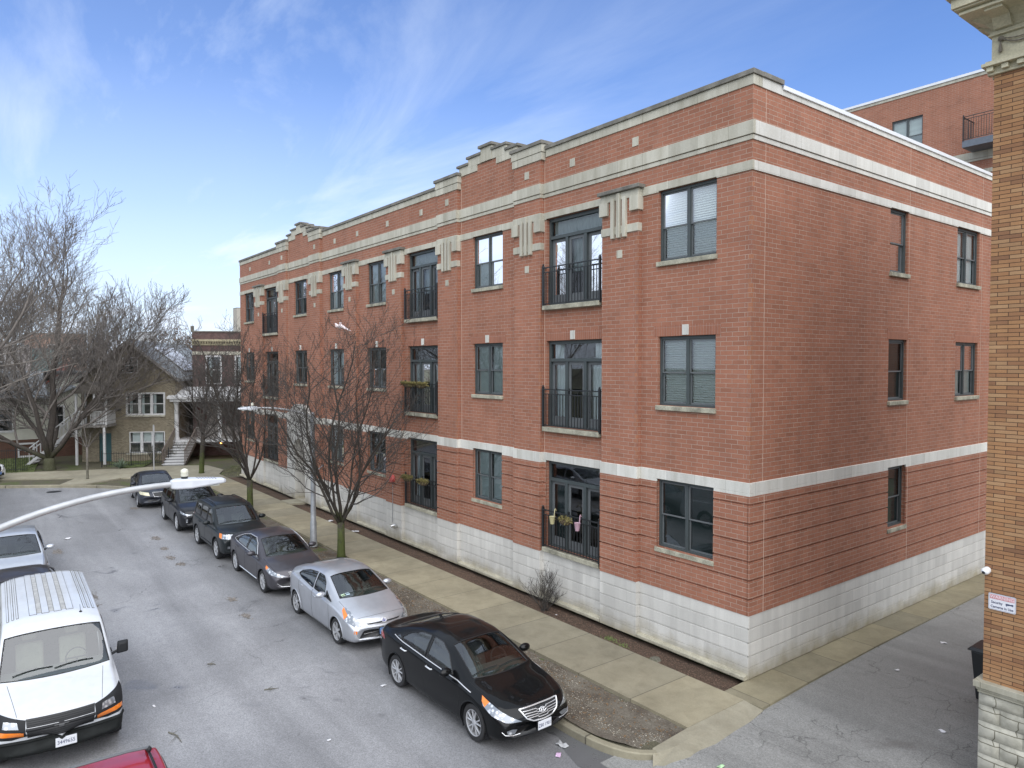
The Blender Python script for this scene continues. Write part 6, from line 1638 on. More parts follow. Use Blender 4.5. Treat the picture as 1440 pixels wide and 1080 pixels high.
def win_e(parent, x, y0, y1, z0, z1, n=1, fmat=None, cov=None, fw=.12, rec=.08):
    """window in a wall looking to +x : frame, panes, dark room"""
    f = MB(); F = Face('E', x); fmat = fmat or WPAINT
    F.box(f, y0-fw, y0, -rec, .05, z0-fw, z1+fw); F.box(f, y1, y1+fw, -rec, .05, z0-fw, z1+fw); F.box(f, y0, y1, -rec, .05, z1, z1+fw); F.box(f, y0, y1, -rec, .06, z0-fw*1.2, z0)
    w = (y1-y0)/n
    for i in range(1, n): F.box(f, y0+w*i-.09, y0+w*i+.09, -rec, .045, z0, z1)
    for i in range(n):
        a = y0+w*i+(.09 if i else 0); b = y0+w*(i+1)-(.09 if i < n-1 else 0); zm = (z0+z1)/2
        F.box(f, a, b, -rec, .01, zm-.03, zm+.03)
    o = f.build('window', fmat, parent)
    g = MB(); F.sheet(g, y0, y1, z0, z1, -rec+.02); g.build('pane', GLASSD if not cov else GLASS, o)
    if cov:
        c = MB()
        for i in range(n):
            a = y0+w*i+.1; b = y0+w*(i+1)-.1
            if cov == 'blind': F.box(c, a, b, -rec-.05, -rec-.04, (z0+z1)/2, z1)
            else: F.box(c, a, a+(b-a)*.3, -rec-.05, -rec-.04, z0, z1)
        c.build('curtain', BL_W if cov == 'blind' else CURT, o)
    room(F, (y0, y1, z0, z1), o, 1.0, ROOM, rec+.06)
    return o
def plot(px_, py_, deg):
    return Matrix.Translation((px_, py_, 0)) @ Matrix.Rotation(R(deg), 4, 'Z') @ Matrix.Translation((-px_, -py_, 0))
# tan brick house, standing at an angle on the bend
XF = plot(-47, -4.05, -28)
hA = thing('brick_house', 'tan brick two flat with front gable and triple white windows', 'house', (-47,-4,-.1))
FA = Face('E', -47.0); y0, y1 = -7.2, -1.07; yr_, zr, ze = -4.05, 8.3, 5.75
oA = [(-4.20,-1.85,3.25,4.62), (-4.05,-1.84,.55,1.92), (-4.45,-3.55,6.15,7.15), (-6.2,-5.35,2.62,4.4), (-6.1,-5.3,-.1,1.9)]
mb = MB()
for c in cells(y0, y1, -.3, ze, oA): FA.sheet(mb, *c)
for c in cells(-4.45, -3.55, ze, 7.15, oA): FA.sheet(mb, *c)
# gable triangle around the attic window
def zg(y): return zr-(zr-ze)*abs(y-yr_)/((y1-y0)/2)
yv = [y0,-6.5,-5.8,-5.1,-4.45,-3.55,-3.0,-2.4,-1.8,y1]
for a, b in zip(yv[:-1], yv[1:]):
    if (a, b) == (-4.45, -3.55): mb.add([(-47,a,7.15),(-47,b,7.15),(-47,b,zg(b)),(-47,yr_,zr),(-47,a,zg(a))], [(0,1,2,3,4)])
    else: mb.quad((-47,a,ze),(-47,b,ze),(-47,b,max(zg(b),ze)),(-47,a,max(zg(a),ze)))
for o in oA: FA.reveal(mb, o, .15)
mb.quad((-47,y1,-.3),(-60,y1,-.3),(-60,y1,ze),(-47,y1,ze)); mb.quad((-47,y0,-.3),(-60,y0,-.3),(-60,y0,ze),(-47,y0,ze))
mb.build('wall', TANB, hA)
def roof_plane(mb, pts, t=.12):
    n = len(pts); mb.add([Vector(p) for p in pts]+[Vector(p)-Vector((0,0,t)) for p in pts], [tuple(range(n)), tuple(range(2*n-1,n-1,-1))]+[(i,(i+1)%n,(i+1)%n+n,i+n) for i in range(n)])
mb = MB(); o_ = .35; sl = (zr-ze)/((y1-y0)/2)
for s, ye in ((-1, y0-o_), (1, y1+o_)):
    zee = zr+.12-sl*abs(ye-yr_); roof_plane(mb, [(-46.65,yr_,zr+.12),(-46.65,ye,zee),(-60.5,ye,zee),(-60.5,yr_,zr+.12)])
mb.build('roof', SHING, hA)
mb = MB()
for s, ye in ((-1, y0-o_), (1, y1+o_)):
    zee = zr-sl*abs(ye-yr_); mb.add([(-46.62,yr_,zr+.13),(-46.62,ye,zee+.13),(-46.62,ye,zee-.08),(-46.62,yr_,zr-.10),(-46.56,yr_,zr+.13),(-46.56,ye,zee+.13),(-46.56,ye,zee-.08),(-46.56,yr_,zr-.10)], [(0,1,2,3),(4,5,6,7),(0,1,5,4),(3,2,6,7),(1,2,6,5)])
mb.build('bargeboard', WPAINT2, hA)
PV = plain('solar_panel_glass', (.50,.50,.50), .35, var=.1)
mb = MB(); 
def on_roof(y, dz): return zr+.12-sl*abs(y-yr_)+dz
for (xa, xb, ya, yb) in ((-51.6,-50.2,-3.4,-1.3),(-53.2,-51.7,-3.4,-1.3),(-54.8,-53.3,-3.4,-1.3)):
    roof_plane(mb, [(xa,ya,on_roof(ya,.14)),(xa,yb,on_roof(yb,.14)),(xb,yb,on_roof(yb,.14)),(xb,ya,on_roof(ya,.14))], .05)
mb.build('solar_panels', PV, hA)
win_e(hA, -47.0, *oA[0], n=3, cov='curtain'); win_e(hA, -47.0, *oA[1], n=3, cov='blind', fw=.06); win_e(hA, -47.0, *oA[2], n=1, fw=.05)
mb = MB(); FA.box(mb, -4.35,-1.7,-.02,.08,.38,.46); FA.box(mb, -4.32,-1.73,-.02,.12,3.03,3.14); mb.build('stone_sill', LIME, hA)
mb = MB(); FA.box(mb, -6.1,-5.3,-.14,-.08,-.1,1.9); mb.build('door', plain('teal_door', (.03,.09,.10), .5), hA)
mb = MB(); FA.box(mb, -6.2,-5.35,-.14,-.08,2.62,4.4); mb.build('door', WPAINT2, hA)
mb = MB(); FA.box(mb, -5.05,-4.62,.0,.12,3.48,3.62); mb.build('mailbox', IRON, hA)
# its two level entry porch with stairs
pA = thing('entry_porch', 'small two level white porch with gabled hood and wooden stairs on the tan brick house', 'porch', (-46,-6,0))
mb = MB(); mb.box(-46.98,-45.3,-6.95,-4.95,2.45,2.6); mb.build('landing', WPAINT2, pA)
mb = MB()
for (x, y) in ((-45.38,-6.88),(-45.38,-5.75),(-45.38,-5.02),(-46.9,-6.88)): mb = MB(); mb.box(x-.06,x+.06,y-.06,y+.06,2.6,4.75); mb.build('post', WPAINT, pA)
for (x, y) in ((-45.38,-6.88),(-45.38,-5.15)): mb = MB(); mb.box(x-.07,x+.07,y-.07,y+.07,-.1,2.45); mb.build('post', WPAINT, pA)
mb = MB(); mb.box(-47,-45.15,-7.1,-4.85,4.75,4.88)
mb.prism([(-7.15,4.88),(-4.8,4.88),(-5.97,5.55)], -46.98, -45.1, 0); mb.build('hood_roof', SHINGB, pA)
mb = MB()
for k in range(11): y = -6.0+k*.1; mb.box(-45.34,-45.31,y,y+.06,2.65,3.5)
for k in range(5): y = -6.85+k*.1; mb.box(-45.34,-45.31,y,y+.06,2.65,3.5)
mb.box(-45.36,-45.29,-6.9,-4.95,3.5,3.57); mb.box(-46.9,-45.3,-4.98,-4.94,3.45,3.55)
for k in range(14): x = -46.85+k*.11; mb.box(x,x+.06,-4.98,-4.95,2.65,3.45)
mb.build('railing', WPAINT, pA)
mb = MB(); ns = 13
for k in range(ns):
    z = 2.5-(k+1)*.2; y = -6.95-(k)*.24; mb.box(-46.4,-45.45,y-.27,y,z-.04,z); 
mb.build('stair_treads', WPAINT2, pA)
mb = MB()
for x in (-46.42,-45.42):
    mb.add([(x-.03,-6.95,2.6),(x-.03,-6.95-ns*.24,0),(x-.03,-6.95-ns*.24,-.2),(x-.03,-6.95,2.3),(x+.03,-6.95,2.6),(x+.03,-6.95-ns*.24,0),(x+.03,-6.95-ns*.24,-.2),(x+.03,-6.95,2.3)], [(0,1,2,3),(4,5,6,7),(0,1,5,4),(2,3,7,6)])
    mb.tube([(x,-6.95,3.5),(x,-6.95-ns*.24,.9)], .04, 6)
    for k in range(0, ns, 1): y = -6.95-k*.24; mb.tube([(x,y,2.5-k*.2),(x,y,3.48-k*.2)], .022, 4)
mb.build('stair_railing', WPAINT, pA)

# dark brick house
XF = plot(-46.0, 2.5, -28) @ Matrix.Translation((.9, -.45, 0))
hB = thing('dark_brick_house', 'narrow dark brick house with yellow cornice band', 'house', (-47,2,-.1))
FBk = Face('E', -47.0); oB = [(1.30,2.20,5.35,7.25), (3.35,4.25,5.35,7.25), (1.2,2.2,1.45,3.6)]
mb = MB()
for c in cells(.25, 7.5, -.3, 8.15, oB): FBk.sheet(mb, *c)
for o in oB: FBk.reveal(mb, o, .15)
mb.box(-60,-47.0-.15,.25,7.5,8.15,8.6); mb.box(-47.15,-47,.25,7.5,8.55,9.1); mb.quad((-47,.25,-.3),(-60,.25,-.3),(-60,.25,8.6),(-47,.25,8.6)); mb.quad((-47,.25,8.6),(-60,.25,8.6),(-60,.25,9.0),(-47,.25,9.1))
mb.build('wall', DRKB, hB)
YEL = plain('yellow_cornice', (.36,.32,.21), .7, scale=3, var=.2)
mb = MB(); FBk.box(mb, .2,7.5,-.02,.22,8.40,8.56)
for k in range(40): FBk.box(mb, .25+k*.18, .35+k*.18, -.02, .16, 8.24, 8.40)
FBk.box(mb, .25,7.5,-.02,.08,8.12,8.24); mb.build('cornice', YEL, hB)
mb = MB(); FBk.box(mb, .25,7.5,-.02,.03,7.42,7.66); mb.build('stone_band', LIME, hB)
mb = MB(); FBk.box(mb, .2,7.5,-.2,.05,9.1,9.18); mb.box(-47.2,-47.0,.15,.35,9.1,9.55); mb.build('parapet_cap', COPING, hB)
for o in oB[:2]: win_e(hB, -47.0, *o, n=1, cov='curtain')
mb = MB(); FBk.box(mb, 1.2,2.2,-.14,-.08,1.45,3.6); mb.build('door', WPAINT2, hB)
pB = thing('front_porch', 'white columned porch and steps of the dark brick house', 'porch', (-45.8,2,0))
mb = MB(); mb.box(-47,-44.2,-.75,6.5,4.28,4.42); mb.box(-47,-44.35,-.6,6.4,4.08,4.28); mb.prism([(-47,4.42),(-44.2,4.42),(-47,5.05)], -.75, 6.5, 1); mb.build('porch_roof', WPAINT, pB)
mb = MB(); mb.box(-46.98,-44.45,-.45,6.3,1.18,1.36); mb.build('porch_floor', WPAINT, pB)
for (x, y) in ((-44.7,-.25),(-44.7,2.65),(-44.7,5.8)):
    mb = MB(); mb.lathe([(.2,1.36),(.2,1.5),(.15,1.56),(.14,3.85),(.19,3.92),(.19,4.08)], (x,y,0), 2, 16); mb.build('column', WPAINT, pB, smooth=True)
mb = MB()
for k in range(26): y = 1.15+k*.055; mb.box(-44.62,-44.6,y,y+.03,1.4,2.2)
for k in range(48): y = 2.8+k*.06; mb.box(-44.62,-44.6,y,y+.03,1.4,2.2)
mb.box(-44.64,-44.58,1.1,5.8,2.2,2.26); mb.build('railing', WPAINT2, pB)
mb = MB(); ns = 8; dxs, dys = .36, 0.0
for k in range(ns):
    z = 1.3-(k+1)*.155; x = -44.45+k*dxs; y = -.3+k*dys; mb.box(x-.04,x+.40,y-.03,y+1.38,z-.04,z)
mb.build('stair_treads', WPAINT, pB)
mb = MB()
for k in range(ns):
    z = 1.3-(k+1)*.155; x = -44.45+k*dxs; mb.box(x,x+.34,-.28,1.05,z-.155,z-.041)
mb.build('stair_risers', plain('grey_risers', (.30,.30,.30), .7), pB)  # risers in a darker grey than the treads
mb = MB()
for e in (0, 1.4):
    a = (-44.45,-.3+e,2.2); b = (-44.45+ns*dxs,-.3+e+ns*dys,.95); mb.tube([a, b], .05, 6)
    for k in range(12): t = k/11; p = Vector(a).lerp(Vector(b), t); mb.tube([p, p-Vector((0,0,.9))], .025, 4)
    mb.add([(a[0],a[1],a[2]-.9),(b[0],b[1],b[2]-.95),(b[0],b[1],b[2]-1.15),(a[0],a[1],a[2]-1.2)], [(0,1,2,3)])
mb.build('stair_railing', plain('brown_rail', (.16,.13,.11), .7), pB)
LIT = plain('porch_lamp_glow', (1,.6,.2), .5, emit=(1,.42,.10,9))
for i, z in enumerate((3.55, .95)):
    o = thing('porch_lamp', ['lit orange lamp under the roof of the white porch', 'lit orange lamp beneath the floor of the white porch'][i], 'lamp', (-45.9,2.45,z), 0, 'porch lamps of the dark brick house')
    mb = MB(); mb.ell((-45.9,2.45,z), (.07,.07,.06), 12, 8); mb.build('bulb', LIT, o, smooth=True)
    mb = MB(); mb.tube([(-45.9,2.45,z+.05),(-45.9,2.45,z+(.55 if i == 0 else .25))], .02, 6); mb.build('bracket', IRON, o)
XF = None
# cream house
hC = thing('cream_house', 'cream sided low house over a brick basement behind the iron fence', 'house', (-53,-12,0))
CRS = siding_mat('cream_siding', (.66,.65,.57)); FC = Face('E', -53.0); mb = MB()
oC = [(-11.6,-10.6,2.0,3.5), (-8.3,-7.5,2.3,3.6)]
for c in cells(-19,-5.2,1.3,4.3, oC): FC.sheet(mb, *c)
mb.add([(-53,-8.2,4.3),(-53,-5.2,4.3),(-53,-6.7,5.0)], [(0,1,2)]); mb.quad((-53,-5.2,1.3),(-60,-5.2,1.3),(-60,-5.2,4.3),(-53,-5.2,4.3))
mb.build('wall', CRS, hC)
mb = MB(); FC.sheet(mb, -19,-5.2,-.3,1.3,.03); mb.build('brick_basement', brick('brown_basement_brick', [(.12,.06,.045),(.16,.08,.055)], (.13,.1,.08), .22, .075, .008), hC)
for o in oC: win_e(hC, -53.0, *o, n=1)
win_e(hC, -52.96, -10.2,-9.4,.15,.95, n=1)
mb = MB(); roof_plane(mb, [(-52.6,-19.5,4.35),(-52.6,-8.4,4.35),(-57.5,-8.4,6.2),(-57.5,-19.5,6.2)]); roof_plane(mb, [(-57.5,-19.5,6.2),(-57.5,-5,6.2),(-62,-5,4.35),(-62,-19.5,4.35)])
roof_plane(mb, [(-52.7,-6.7,5.1),(-52.7,-8.5,4.3),(-57.5,-8.5,4.3),(-57.5,-6.7,5.1)]); roof_plane(mb, [(-52.7,-6.7,5.1),(-52.7,-5.0,4.35),(-57.5,-5.0,4.35),(-57.5,-6.7,5.1)])
mb.build('roof', SHING, hC)
# houses further back, seen in gaps between branches
def box_house(name, label, x, y0, y1, z1, zr, depth, wm, rm, wins, cat='house'):
    o = thing(name, label, cat, (x,(y0+y1)/2,0)); mb = MB(); F = Face('E', x)
    for c in cells(y0, y1, -.3, z1, wins): F.sheet(mb, *c)
    for sy in (y0, y1): mb.quad((x,sy,-.3),(x-depth,sy,-.3),(x-depth,sy,z1),(x,sy,z1))
    if zr > z1+.3: mb.add([(x,y0,z1),(x,y1,z1),(x,(y0+y1)/2,zr)], [(0,1,2)])
    mb.build('wall', wm, o)
    mb = MB()
    if zr > z1+.3:
        for ye in (y0-.3, y1+.3): roof_plane(mb, [(x+.3,(y0+y1)/2,zr+.1),(x+.3,ye,z1-.1),(x-depth,ye,z1-.1),(x-depth,(y0+y1)/2,zr+.1)])
    else: roof_plane(mb, [(x,y0,z1+.12),(x,y1,z1+.12),(x-depth,y1,z1+.12),(x-depth,y0,z1+.12)])
    mb.build('roof', rm, o)
    for w_ in wins: win_e(o, x, *w_, n=1)
    return o
TEAL = siding_mat('teal_grey_siding', (.22,.30,.29)); WSID = siding_mat('pale_grey_siding', (.48,.46,.44))
box_house('far_house', 'pale grey sided house with teal side seen through the big tree', -64,-12.2,-8.8,8.2,8.2,9, WSID, SHING, [(-11.4,-10.6,6.3,7.5)])
box_house('far_house', 'small teal house behind the big bare tree', -65,-8.7,-6.4,8.0,8.0,9, TEAL, SHING, [])
box_house('red_roof_house', 'small house with rusty red roof left of the tan brick house', -58,-8.4,-4.5,4.9,6.6,6, CRS, plain('rust_red_roof', (.25,.065,.045), .8, scale=3), [])
box_house('far_block', 'orange brick block behind the big bare tree', -95,-7,-1,10.4,10.4,10, plain('orange_brick_far', (.34,.22,.17), .9, var=.2), COPING, [(-5,-4,7.5,9),(-2.5,-1.5,7.5,9),(0,1,7.5,9)], 'building')
box_house('far_block', 'white building on the skyline between the bare trees', -125,10.2,13.0,12.0,12.0,10, plain('white_block_far', (.52,.54,.56), .8), COPING, [(11.0,11.4,10.2,11.0),(12.0,12.4,10.2,11.0)], 'building')
box_house('far_block', 'low orange brick building on the skyline behind the grey roof', -112,11,20,9.2,9.2,10, plain('orange_brick_far2', (.30,.15,.10), .9, var=.2), COPING, [(11,12,8,9.2),(14,15,8,9.2)], 'building')
box_house('far_tower', 'tall beige block just left of the brick building edge', -110,21.9,27,15.7,15.7,2, plain('beige_block_far', (.40,.37,.32), .8), COPING, [(23.5,24.1,11,12.4),(23.5,24.1,13.4,14.6)], 'building')
# iron fences
def fence(label, pts, h, sp, z=-.02):
    o = thing('iron_fence', label, 'fence', (pts[0][0], pts[0][1], z)); mb = MB(); ps = MB()
    for a, b in zip(pts[:-1], pts[1:]):
        a = Vector((*a, z)); b = Vector((*b, z)); n = int((b-a).length/sp)
        mb.tube([a+Vector((0,0,h-.12)), b+Vector((0,0,h-.12))], .016, 4); mb.tube([a+Vector((0,0,.15)), b+Vector((0,0,.15))], .016, 4)
        for i in range(n+1):
            p = a.lerp(b, i/n); (ps if i % 16 == 0 else mb).tube([p, p+Vector((0,0,h+(.1 if i % 16 == 0 else 0)))], .032 if i % 16 == 0 else .010, 4)
    mb.build('pickets', IRON, o); ps.build('posts', IRON, o); return o
fence('black iron picket fence along the lawn of the cream house', [(-50,-19),(-46.0,-12.6),(-45.2,-10.2)], 1.45, .12)
fence('low iron fence in front of the tan brick house', [(-44.3,-6.2),(-43.6,-4.6),(-43.5,-2.2)], 1.0, .14)
# ------------------------------------------------------------------ SMALL THINGS
# treetop bag
mb = MB(); rnd = random.Random(12); c = Vector((-14.38,-2.85,8.05))
pts = [c+Vector((-.02,0,-.25)), c+Vector((0,0,-.05)), c+Vector((.03,0,.03)), c+Vector((.10,.02,.0)), c+Vector((.28,.12,-.10)), c+Vector((.42,.2,-.16))]
mb.tube(pts[1:], [.05,.075,.06,.035,.015], 9); mb.tube([c+Vector((-.05,0,.02)), c+Vector((-.16,-.05,.03)), c+Vector((-.24,-.08,.12))], [.05,.055,.01], 8); mb.tube([c, c+Vector((.03,0,.12)), c+Vector((-.04,0,.16))], [.05,.04,.012], 8)
for i, v in enumerate(mb.v): mb.v[i] = v+Vector((mnoise.noise(v*18), mnoise.noise(v*18+Vector((5,0,0))), mnoise.noise(v*18+Vector((0,9,0)))))*.035
tag(mb.build('plastic_bag', plain('pinkish_white_plastic', (.72,.62,.62), .4, var=.25, scale=30), smooth=True), 'white and pink plastic bag caught at the top of a bare tree', 'bag')
# twig under the bag holding it
# hanging pots on the ground floor balcony rail
def pot(label, x, y, z, mat):
    o = thing('hanging_pot', label, 'flower pot', (x,y,z)); mb = MB(); mb.lathe([(.001,z-.26),(.055,z-.26),(.085,z-.06),(.09,z-.05),(.08,z-.06),(.06,z-.09),(.001,z-.09)], (x,y-.1,0), 2, 18); mb.build('pot', mat, o, smooth=True)
    mb = MB(); mb.tube([(x+.075,y-.1,z-.07),(x+.08,y-.09,z+.05),(x+.06,y-.06,z+.14),(x+.03,y-.01,z+.155),(x+.02,y+.025,z+.10)], .014, 6); mb.build('hook', mat, o, smooth=True)
    mb = MB(); mb.lathe([(.001,z-.08),(.07,z-.078)], (x,y-.1,0), 2, 12); mb.build('soil', MULCH, o)
rz_ = DB[0]-.02+1.10
pot('pale yellow bucket pot hooked on the ground floor railing', -6.0,-.26,rz_-.02, plain('pale_yellow_enamel', (.46,.42,.24), .35))
pot('pink bucket pot hooked on the ground floor railing', -4.98,-.26,rz_-.02, plain('pale_pink_enamel', (.46,.30,.36), .35))
COCO = plain('brown_coco_fibre', (.10,.075,.045), .95, scale=20, var=.5)
def planter(label, x0, x1, y, z, n, seed, deep=.14):
    o = thing('rail_planter', label, 'planter', ((x0+x1)/2, y, z), 0, 'planters on the balcony rails'); mb = MB(); c = (x0+x1)/2; a = (x1-x0)/2; rnd = random.Random(seed)
    for i in range(9):
        t = math.pi*i/8
    prof = [(1.0,0),(.95,-.05),(.8,-.10),(.45,-deep)]
    vs = []; m_ = 18
    for (k, h) in prof:
        for i in range(m_): t = 2*math.pi*i/m_; vs.append((c+a*k*math.cos(t), y+.10*k*math.sin(t), z+h))
    fs = [(j*m_+i, j*m_+(i+1)%m_, (j+1)*m_+(i+1)%m_, (j+1)*m_+i) for j in range(3) for i in range(m_)]+[tuple(range(3*m_, 4*m_)), tuple(range(m_))]
    mb.add(vs, fs); mb.build('basket', COCO, o, smooth=True, angle=50)
    mb = MB()
    for k in range(n):
        p = Vector((rnd.uniform(x0, x1), y+rnd.uniform(-.1,.1), z)); d = Vector((rnd.uniform(-.8,.8), rnd.uniform(-1,.4), rnd.uniform(-.6,1))).normalized(); l = rnd.uniform(.06,.15)
        t = d.orthogonal().normalized()*.014; mb.add([p, p+d*l*.6+t, p+d*l, p+d*l*.6-t], [(0,1,2,3)])
    mb.build('dry_plants', plain('dry_olive_plants', (.17,.145,.05), .85, scale=18, var=.6), o, fix=False)
planter('coco basket with dry plants between the two bucket pots', -5.75,-5.25,-.34,rz_-.08,120,1)
r2 = DB[1]-.02+1.10; r1 = DB[0]-.02+1.10
planter('left half of the dry flower planter on the middle balcony, second floor', -14.55,-13.75,-.30,r2-.03,380,2)
planter('right half of the dry flower planter on the middle balcony, second floor', -13.65,-12.9,-.30,r2-.03,380,3)
planter('left dry basket on the middle balcony, ground floor', -14.60,-14.0,-.30,r1-.05,260,4)
planter('right dry basket on the middle balcony, ground floor', -13.45,-12.85,-.30,r1-.05,260,5)
# litter
def scrap(label, x, y, z, s, mat, seed, cat='litter'):
    rnd = random.Random(seed); mb = MB(); n = 7; vs = []
    for i in range(n):
        for j in range(n):
            u = (i/(n-1)-.5)*s; v = (j/(n-1)-.5)*s*.6; h = mnoise.noise(Vector((u*14+seed, v*14, 1)))*.04*min(1, s*6)+.012+s*.06
            vs.append((x+u*math.cos(seed)+v*math.sin(seed)+.2*s*mnoise.noise(Vector((i,j,seed))), y-u*math.sin(seed)+v*math.cos(seed), z+max(.004, h)))
    mb.add(vs, [(i*n+j, i*n+j+1, (i+1)*n+j+1, (i+1)*n+j) for i in range(n-1) for j in range(n-1)])
    o = mb.build('litter', mat, None, smooth=True); md = o.modifiers.new('t', 'SOLIDIFY'); md.thickness = .004
    tag(o, label, cat)
PAPER = plain('white_litter', (.68,.68,.70), .6, var=.15, scale=30); PINKL = plain('pink_litter', (.60,.42,.60), .5, var=.4, scale=40); GREENL = plain('green_white_litter', (.40,.60,.35), .5, var=.4, scale=40)
for (lb, x, y, z, s, m_, sd) in [('white plastic scrap in the mulch behind the lamp post', -20.1,-.85,-.05,.35,PAPER,1), ('white paper scrap in the mulch right of the mossy tree', -17.7,-.82,-.05,.36,PAPER,2),
    ('grey crushed bottle on the asphalt in front of the black sedan', -.62,-4.75,-.15,.22,plain('crushed_clear_plastic', (.42,.43,.44), .3),3), ('pink wrapper on the asphalt in front of the black sedan', -.42,-5.02,-.15,.14,PINKL,4),
    ('small white scrap on the asphalt left of the silver hatchback', -3.35,-8.03,-.15,.07,PAPER,5), ('small white scrap near the bumper of the white van', -6.74,-10.3,-.15,.07,PAPER,6), ('black and white scrap beside the light silver car', -23.9,-10.1,-.15,.25,PAPER,7),
    ('tiny white scrap in the alley nearest the side wall', 1.71,3.1,-.05,.10,PAPER,8), ('white scrap in the middle of the alley', 1.68,5.6,-.05,.14,PAPER,9), ('long white scrap in the alley near the tan building', 3.43,1.06,-.06,.13,PAPER,10), ('green wrapper at the mouth of the alley', 1.62,-3.15,-.08,.13,GREENL,11),
    ('white scrap on the mulch beside the bare bush', -5.6,-.55,-.09,.08,PAPER,13), ('white scrap on the asphalt behind the black sedan wheel', -4.75,-6.2,-.15,.12,PAPER,14)]:
    scrap(lb, x, y, z, s, m_, sd)
for i, (x, y, a) in enumerate([(-5.45,-10.3,.2),(-6.1,-8.3,1.2),(-8.2,-8.9,.7)]):
    mb = MB(); rnd = random.Random(i); p = Vector((x,y,-.135)); d = Vector((math.cos(a), math.sin(a), 0)); l = (.55,.3,.22)[i]
    mb.tube([p, p+d*l*.4+Vector((.03,.05,.01)), p+d*l], [.013,.01,.004], 5); mb.tube([p+d*l*.4+Vector((.03,.05,.01)), p+d*l*.7+Vector((.1,-.16,.02))], [.008,.003], 4); mb.tube([p+d*l*.2, p+d*l*.3+Vector((-.1,.12,.01))], [.008,.003], 4)
    tag(mb.build('fallen_twig', BARK2, None, smooth=True), ['forked twig lying on the asphalt right of the white van', 'small twig on the asphalt in mid street', 'short twig on the asphalt nearest the silver hatchback'][i], 'twig')
mb = MB(); mb.lathe([(.001,.0),(.13,.0),(.15,.03),(.12,.07),(.001,.075)], (-1.98,-.70,-.10), 2, 12)
for i, v in enumerate(mb.v): mb.v[i] = v+Vector((mnoise.noise(v*6)*.03, mnoise.noise(v*6+Vector((3,3,3)))*.03, 0))
tag(mb.build('tree_stump', BARK2, smooth=True), 'small low stump in the soil near the building corner', 'stump')
mb = MB(); mb.lathe([(.001,.004),(.30,.004),(.33,.0),(.36,.0)], (-36.5,-9.5,-.149), 2, 24); tag(mb.build('manhole_cover', IRON, smooth=True), 'dark round manhole cover at the bend of the road', 'manhole')
# damp leaf debris trodden into the asphalt beside the parked rows
DBR = plain('damp_leaf_debris', (.19,.17,.15), .5, var=.4, scale=12); DSP = plain('oil_spot', (.10,.10,.10), .3, var=.3, scale=8)
def debris(spots, label, cat, mat, z, n=26):
    mb = MB(); rnd = random.Random(len(spots)*5)
    for (x, y, rx_, ry_) in spots:
        vs = [(x, y, z)]
        for i in range(n): a_ = 2*math.pi*i/n; k = 1+.75*mnoise.noise(Vector((math.cos(a_)*1.9+x, math.sin(a_)*1.9+y, 3)))+rnd.uniform(-.12,.12); vs.append((x+rx_*k*math.cos(a_), y+ry_*k*math.sin(a_), z))
        mb.add(vs, [(0, i+1, (i+1)%n+1) for i in range(n)])
        for k in range(60):
            p_ = Vector((x+rnd.gauss(0, rx_*.75), y+rnd.gauss(0, ry_*.75), z+.001)); s_ = rnd.uniform(.012,.035); a_ = rnd.uniform(0, 6.28); d1 = Vector((math.cos(a_), math.sin(a_), 0))*s_; d2 = Vector((-d1.y, d1.x, .004))*.6
            mb.add([p_-d1, p_-d2, p_+d1, p_+d2+Vector((0,0,.006))], [(0,1,2,3)])
    tag(mb.build('leaf_debris', mat, None, kind='stuff', fix=False), label, cat)
debris([(-28.9,-6.9,.3,.16),(-21.9,-7.3,.35,.16),(-20.0,-7.4,.25,.14),(-18.5,-7.5,.3,.13),(-17.4,-7.4,.22,.12),(-12.5,-7.1,.2,.1),(-10.9,-7.2,.24,.1)], 'brown damp leaf debris on the asphalt along the right row of cars', 'leaves', DBR, -.1455)
debris([(-16.9,-10.5,.3,.12),(-16.2,-10.5,.28,.12),(-15.3,-10.35,.35,.14),(-21.9,-10.6,.4,.14),(-14.3,-10.4,.2,.1)], 'brown damp leaf debris on the asphalt beside the left row of cars', 'leaves', DBR, -.1455)
# ground floor: small trailing weeds in the bed
GW = plain('weed_green', (.14,.19,.06), .8, var=.4, scale=10)
for i, (x, y) in enumerate([(-3.5,-.62),(-3.05,-.7),(-2.0,-.86)]):
    mb = MB(); rnd = random.Random(i+50)
    for k in range(70):
        p = Vector((x+rnd.gauss(0,.11), y+rnd.gauss(0,.05), -.07)); d = Vector((rnd.uniform(-1,1), rnd.uniform(-1,1), rnd.uniform(.4,1.4))).normalized(); l = rnd.uniform(.03,.08); t = d.orthogonal().normalized()*.008
        mb.add([p-t, p+t, p+d*l], [(0,1,2)])
    tag(mb.build('weed_tuft', GW, fix=False), ['pale weed tuft left in the bed below the first pilaster', 'green weed tuft in the bed between two others', 'weed tuft nearest the building corner in the bed'][i], 'weeds')

# ------------------------------------------------------------------ LIGHT, SKY, CAMERA
SUN_EL, SUN_ROT = 48, 114   # degrees; sun stands behind the camera's left shoulder
w = bpy.data.worlds.new('World'); sc.world = w; w.use_nodes = True; nt = w.node_tree; nt.nodes.clear()
out = N(nt, 'ShaderNodeOutputWorld'); bg = N(nt, 'ShaderNodeBackground'); L(nt, bg.outputs[0], out.inputs[0])
sky = N(nt, 'ShaderNodeTexSky', sky_type='NISHITA'); sky.sun_disc = False; sky.sun_elevation = R(SUN_EL); sky.sun_rotation = R(SUN_ROT)
sky.air_density = 1.0; sky.dust_density = .6; sky.ozone_density = 1.6; sky.altitude = 0
bg.inputs['Strength'].default_value = .12
tc = N(nt, 'ShaderNodeTexCoord'); sx = N(nt, 'ShaderNodeSeparateXYZ'); L(nt, tc.outputs['Generated'], sx.inputs[0])
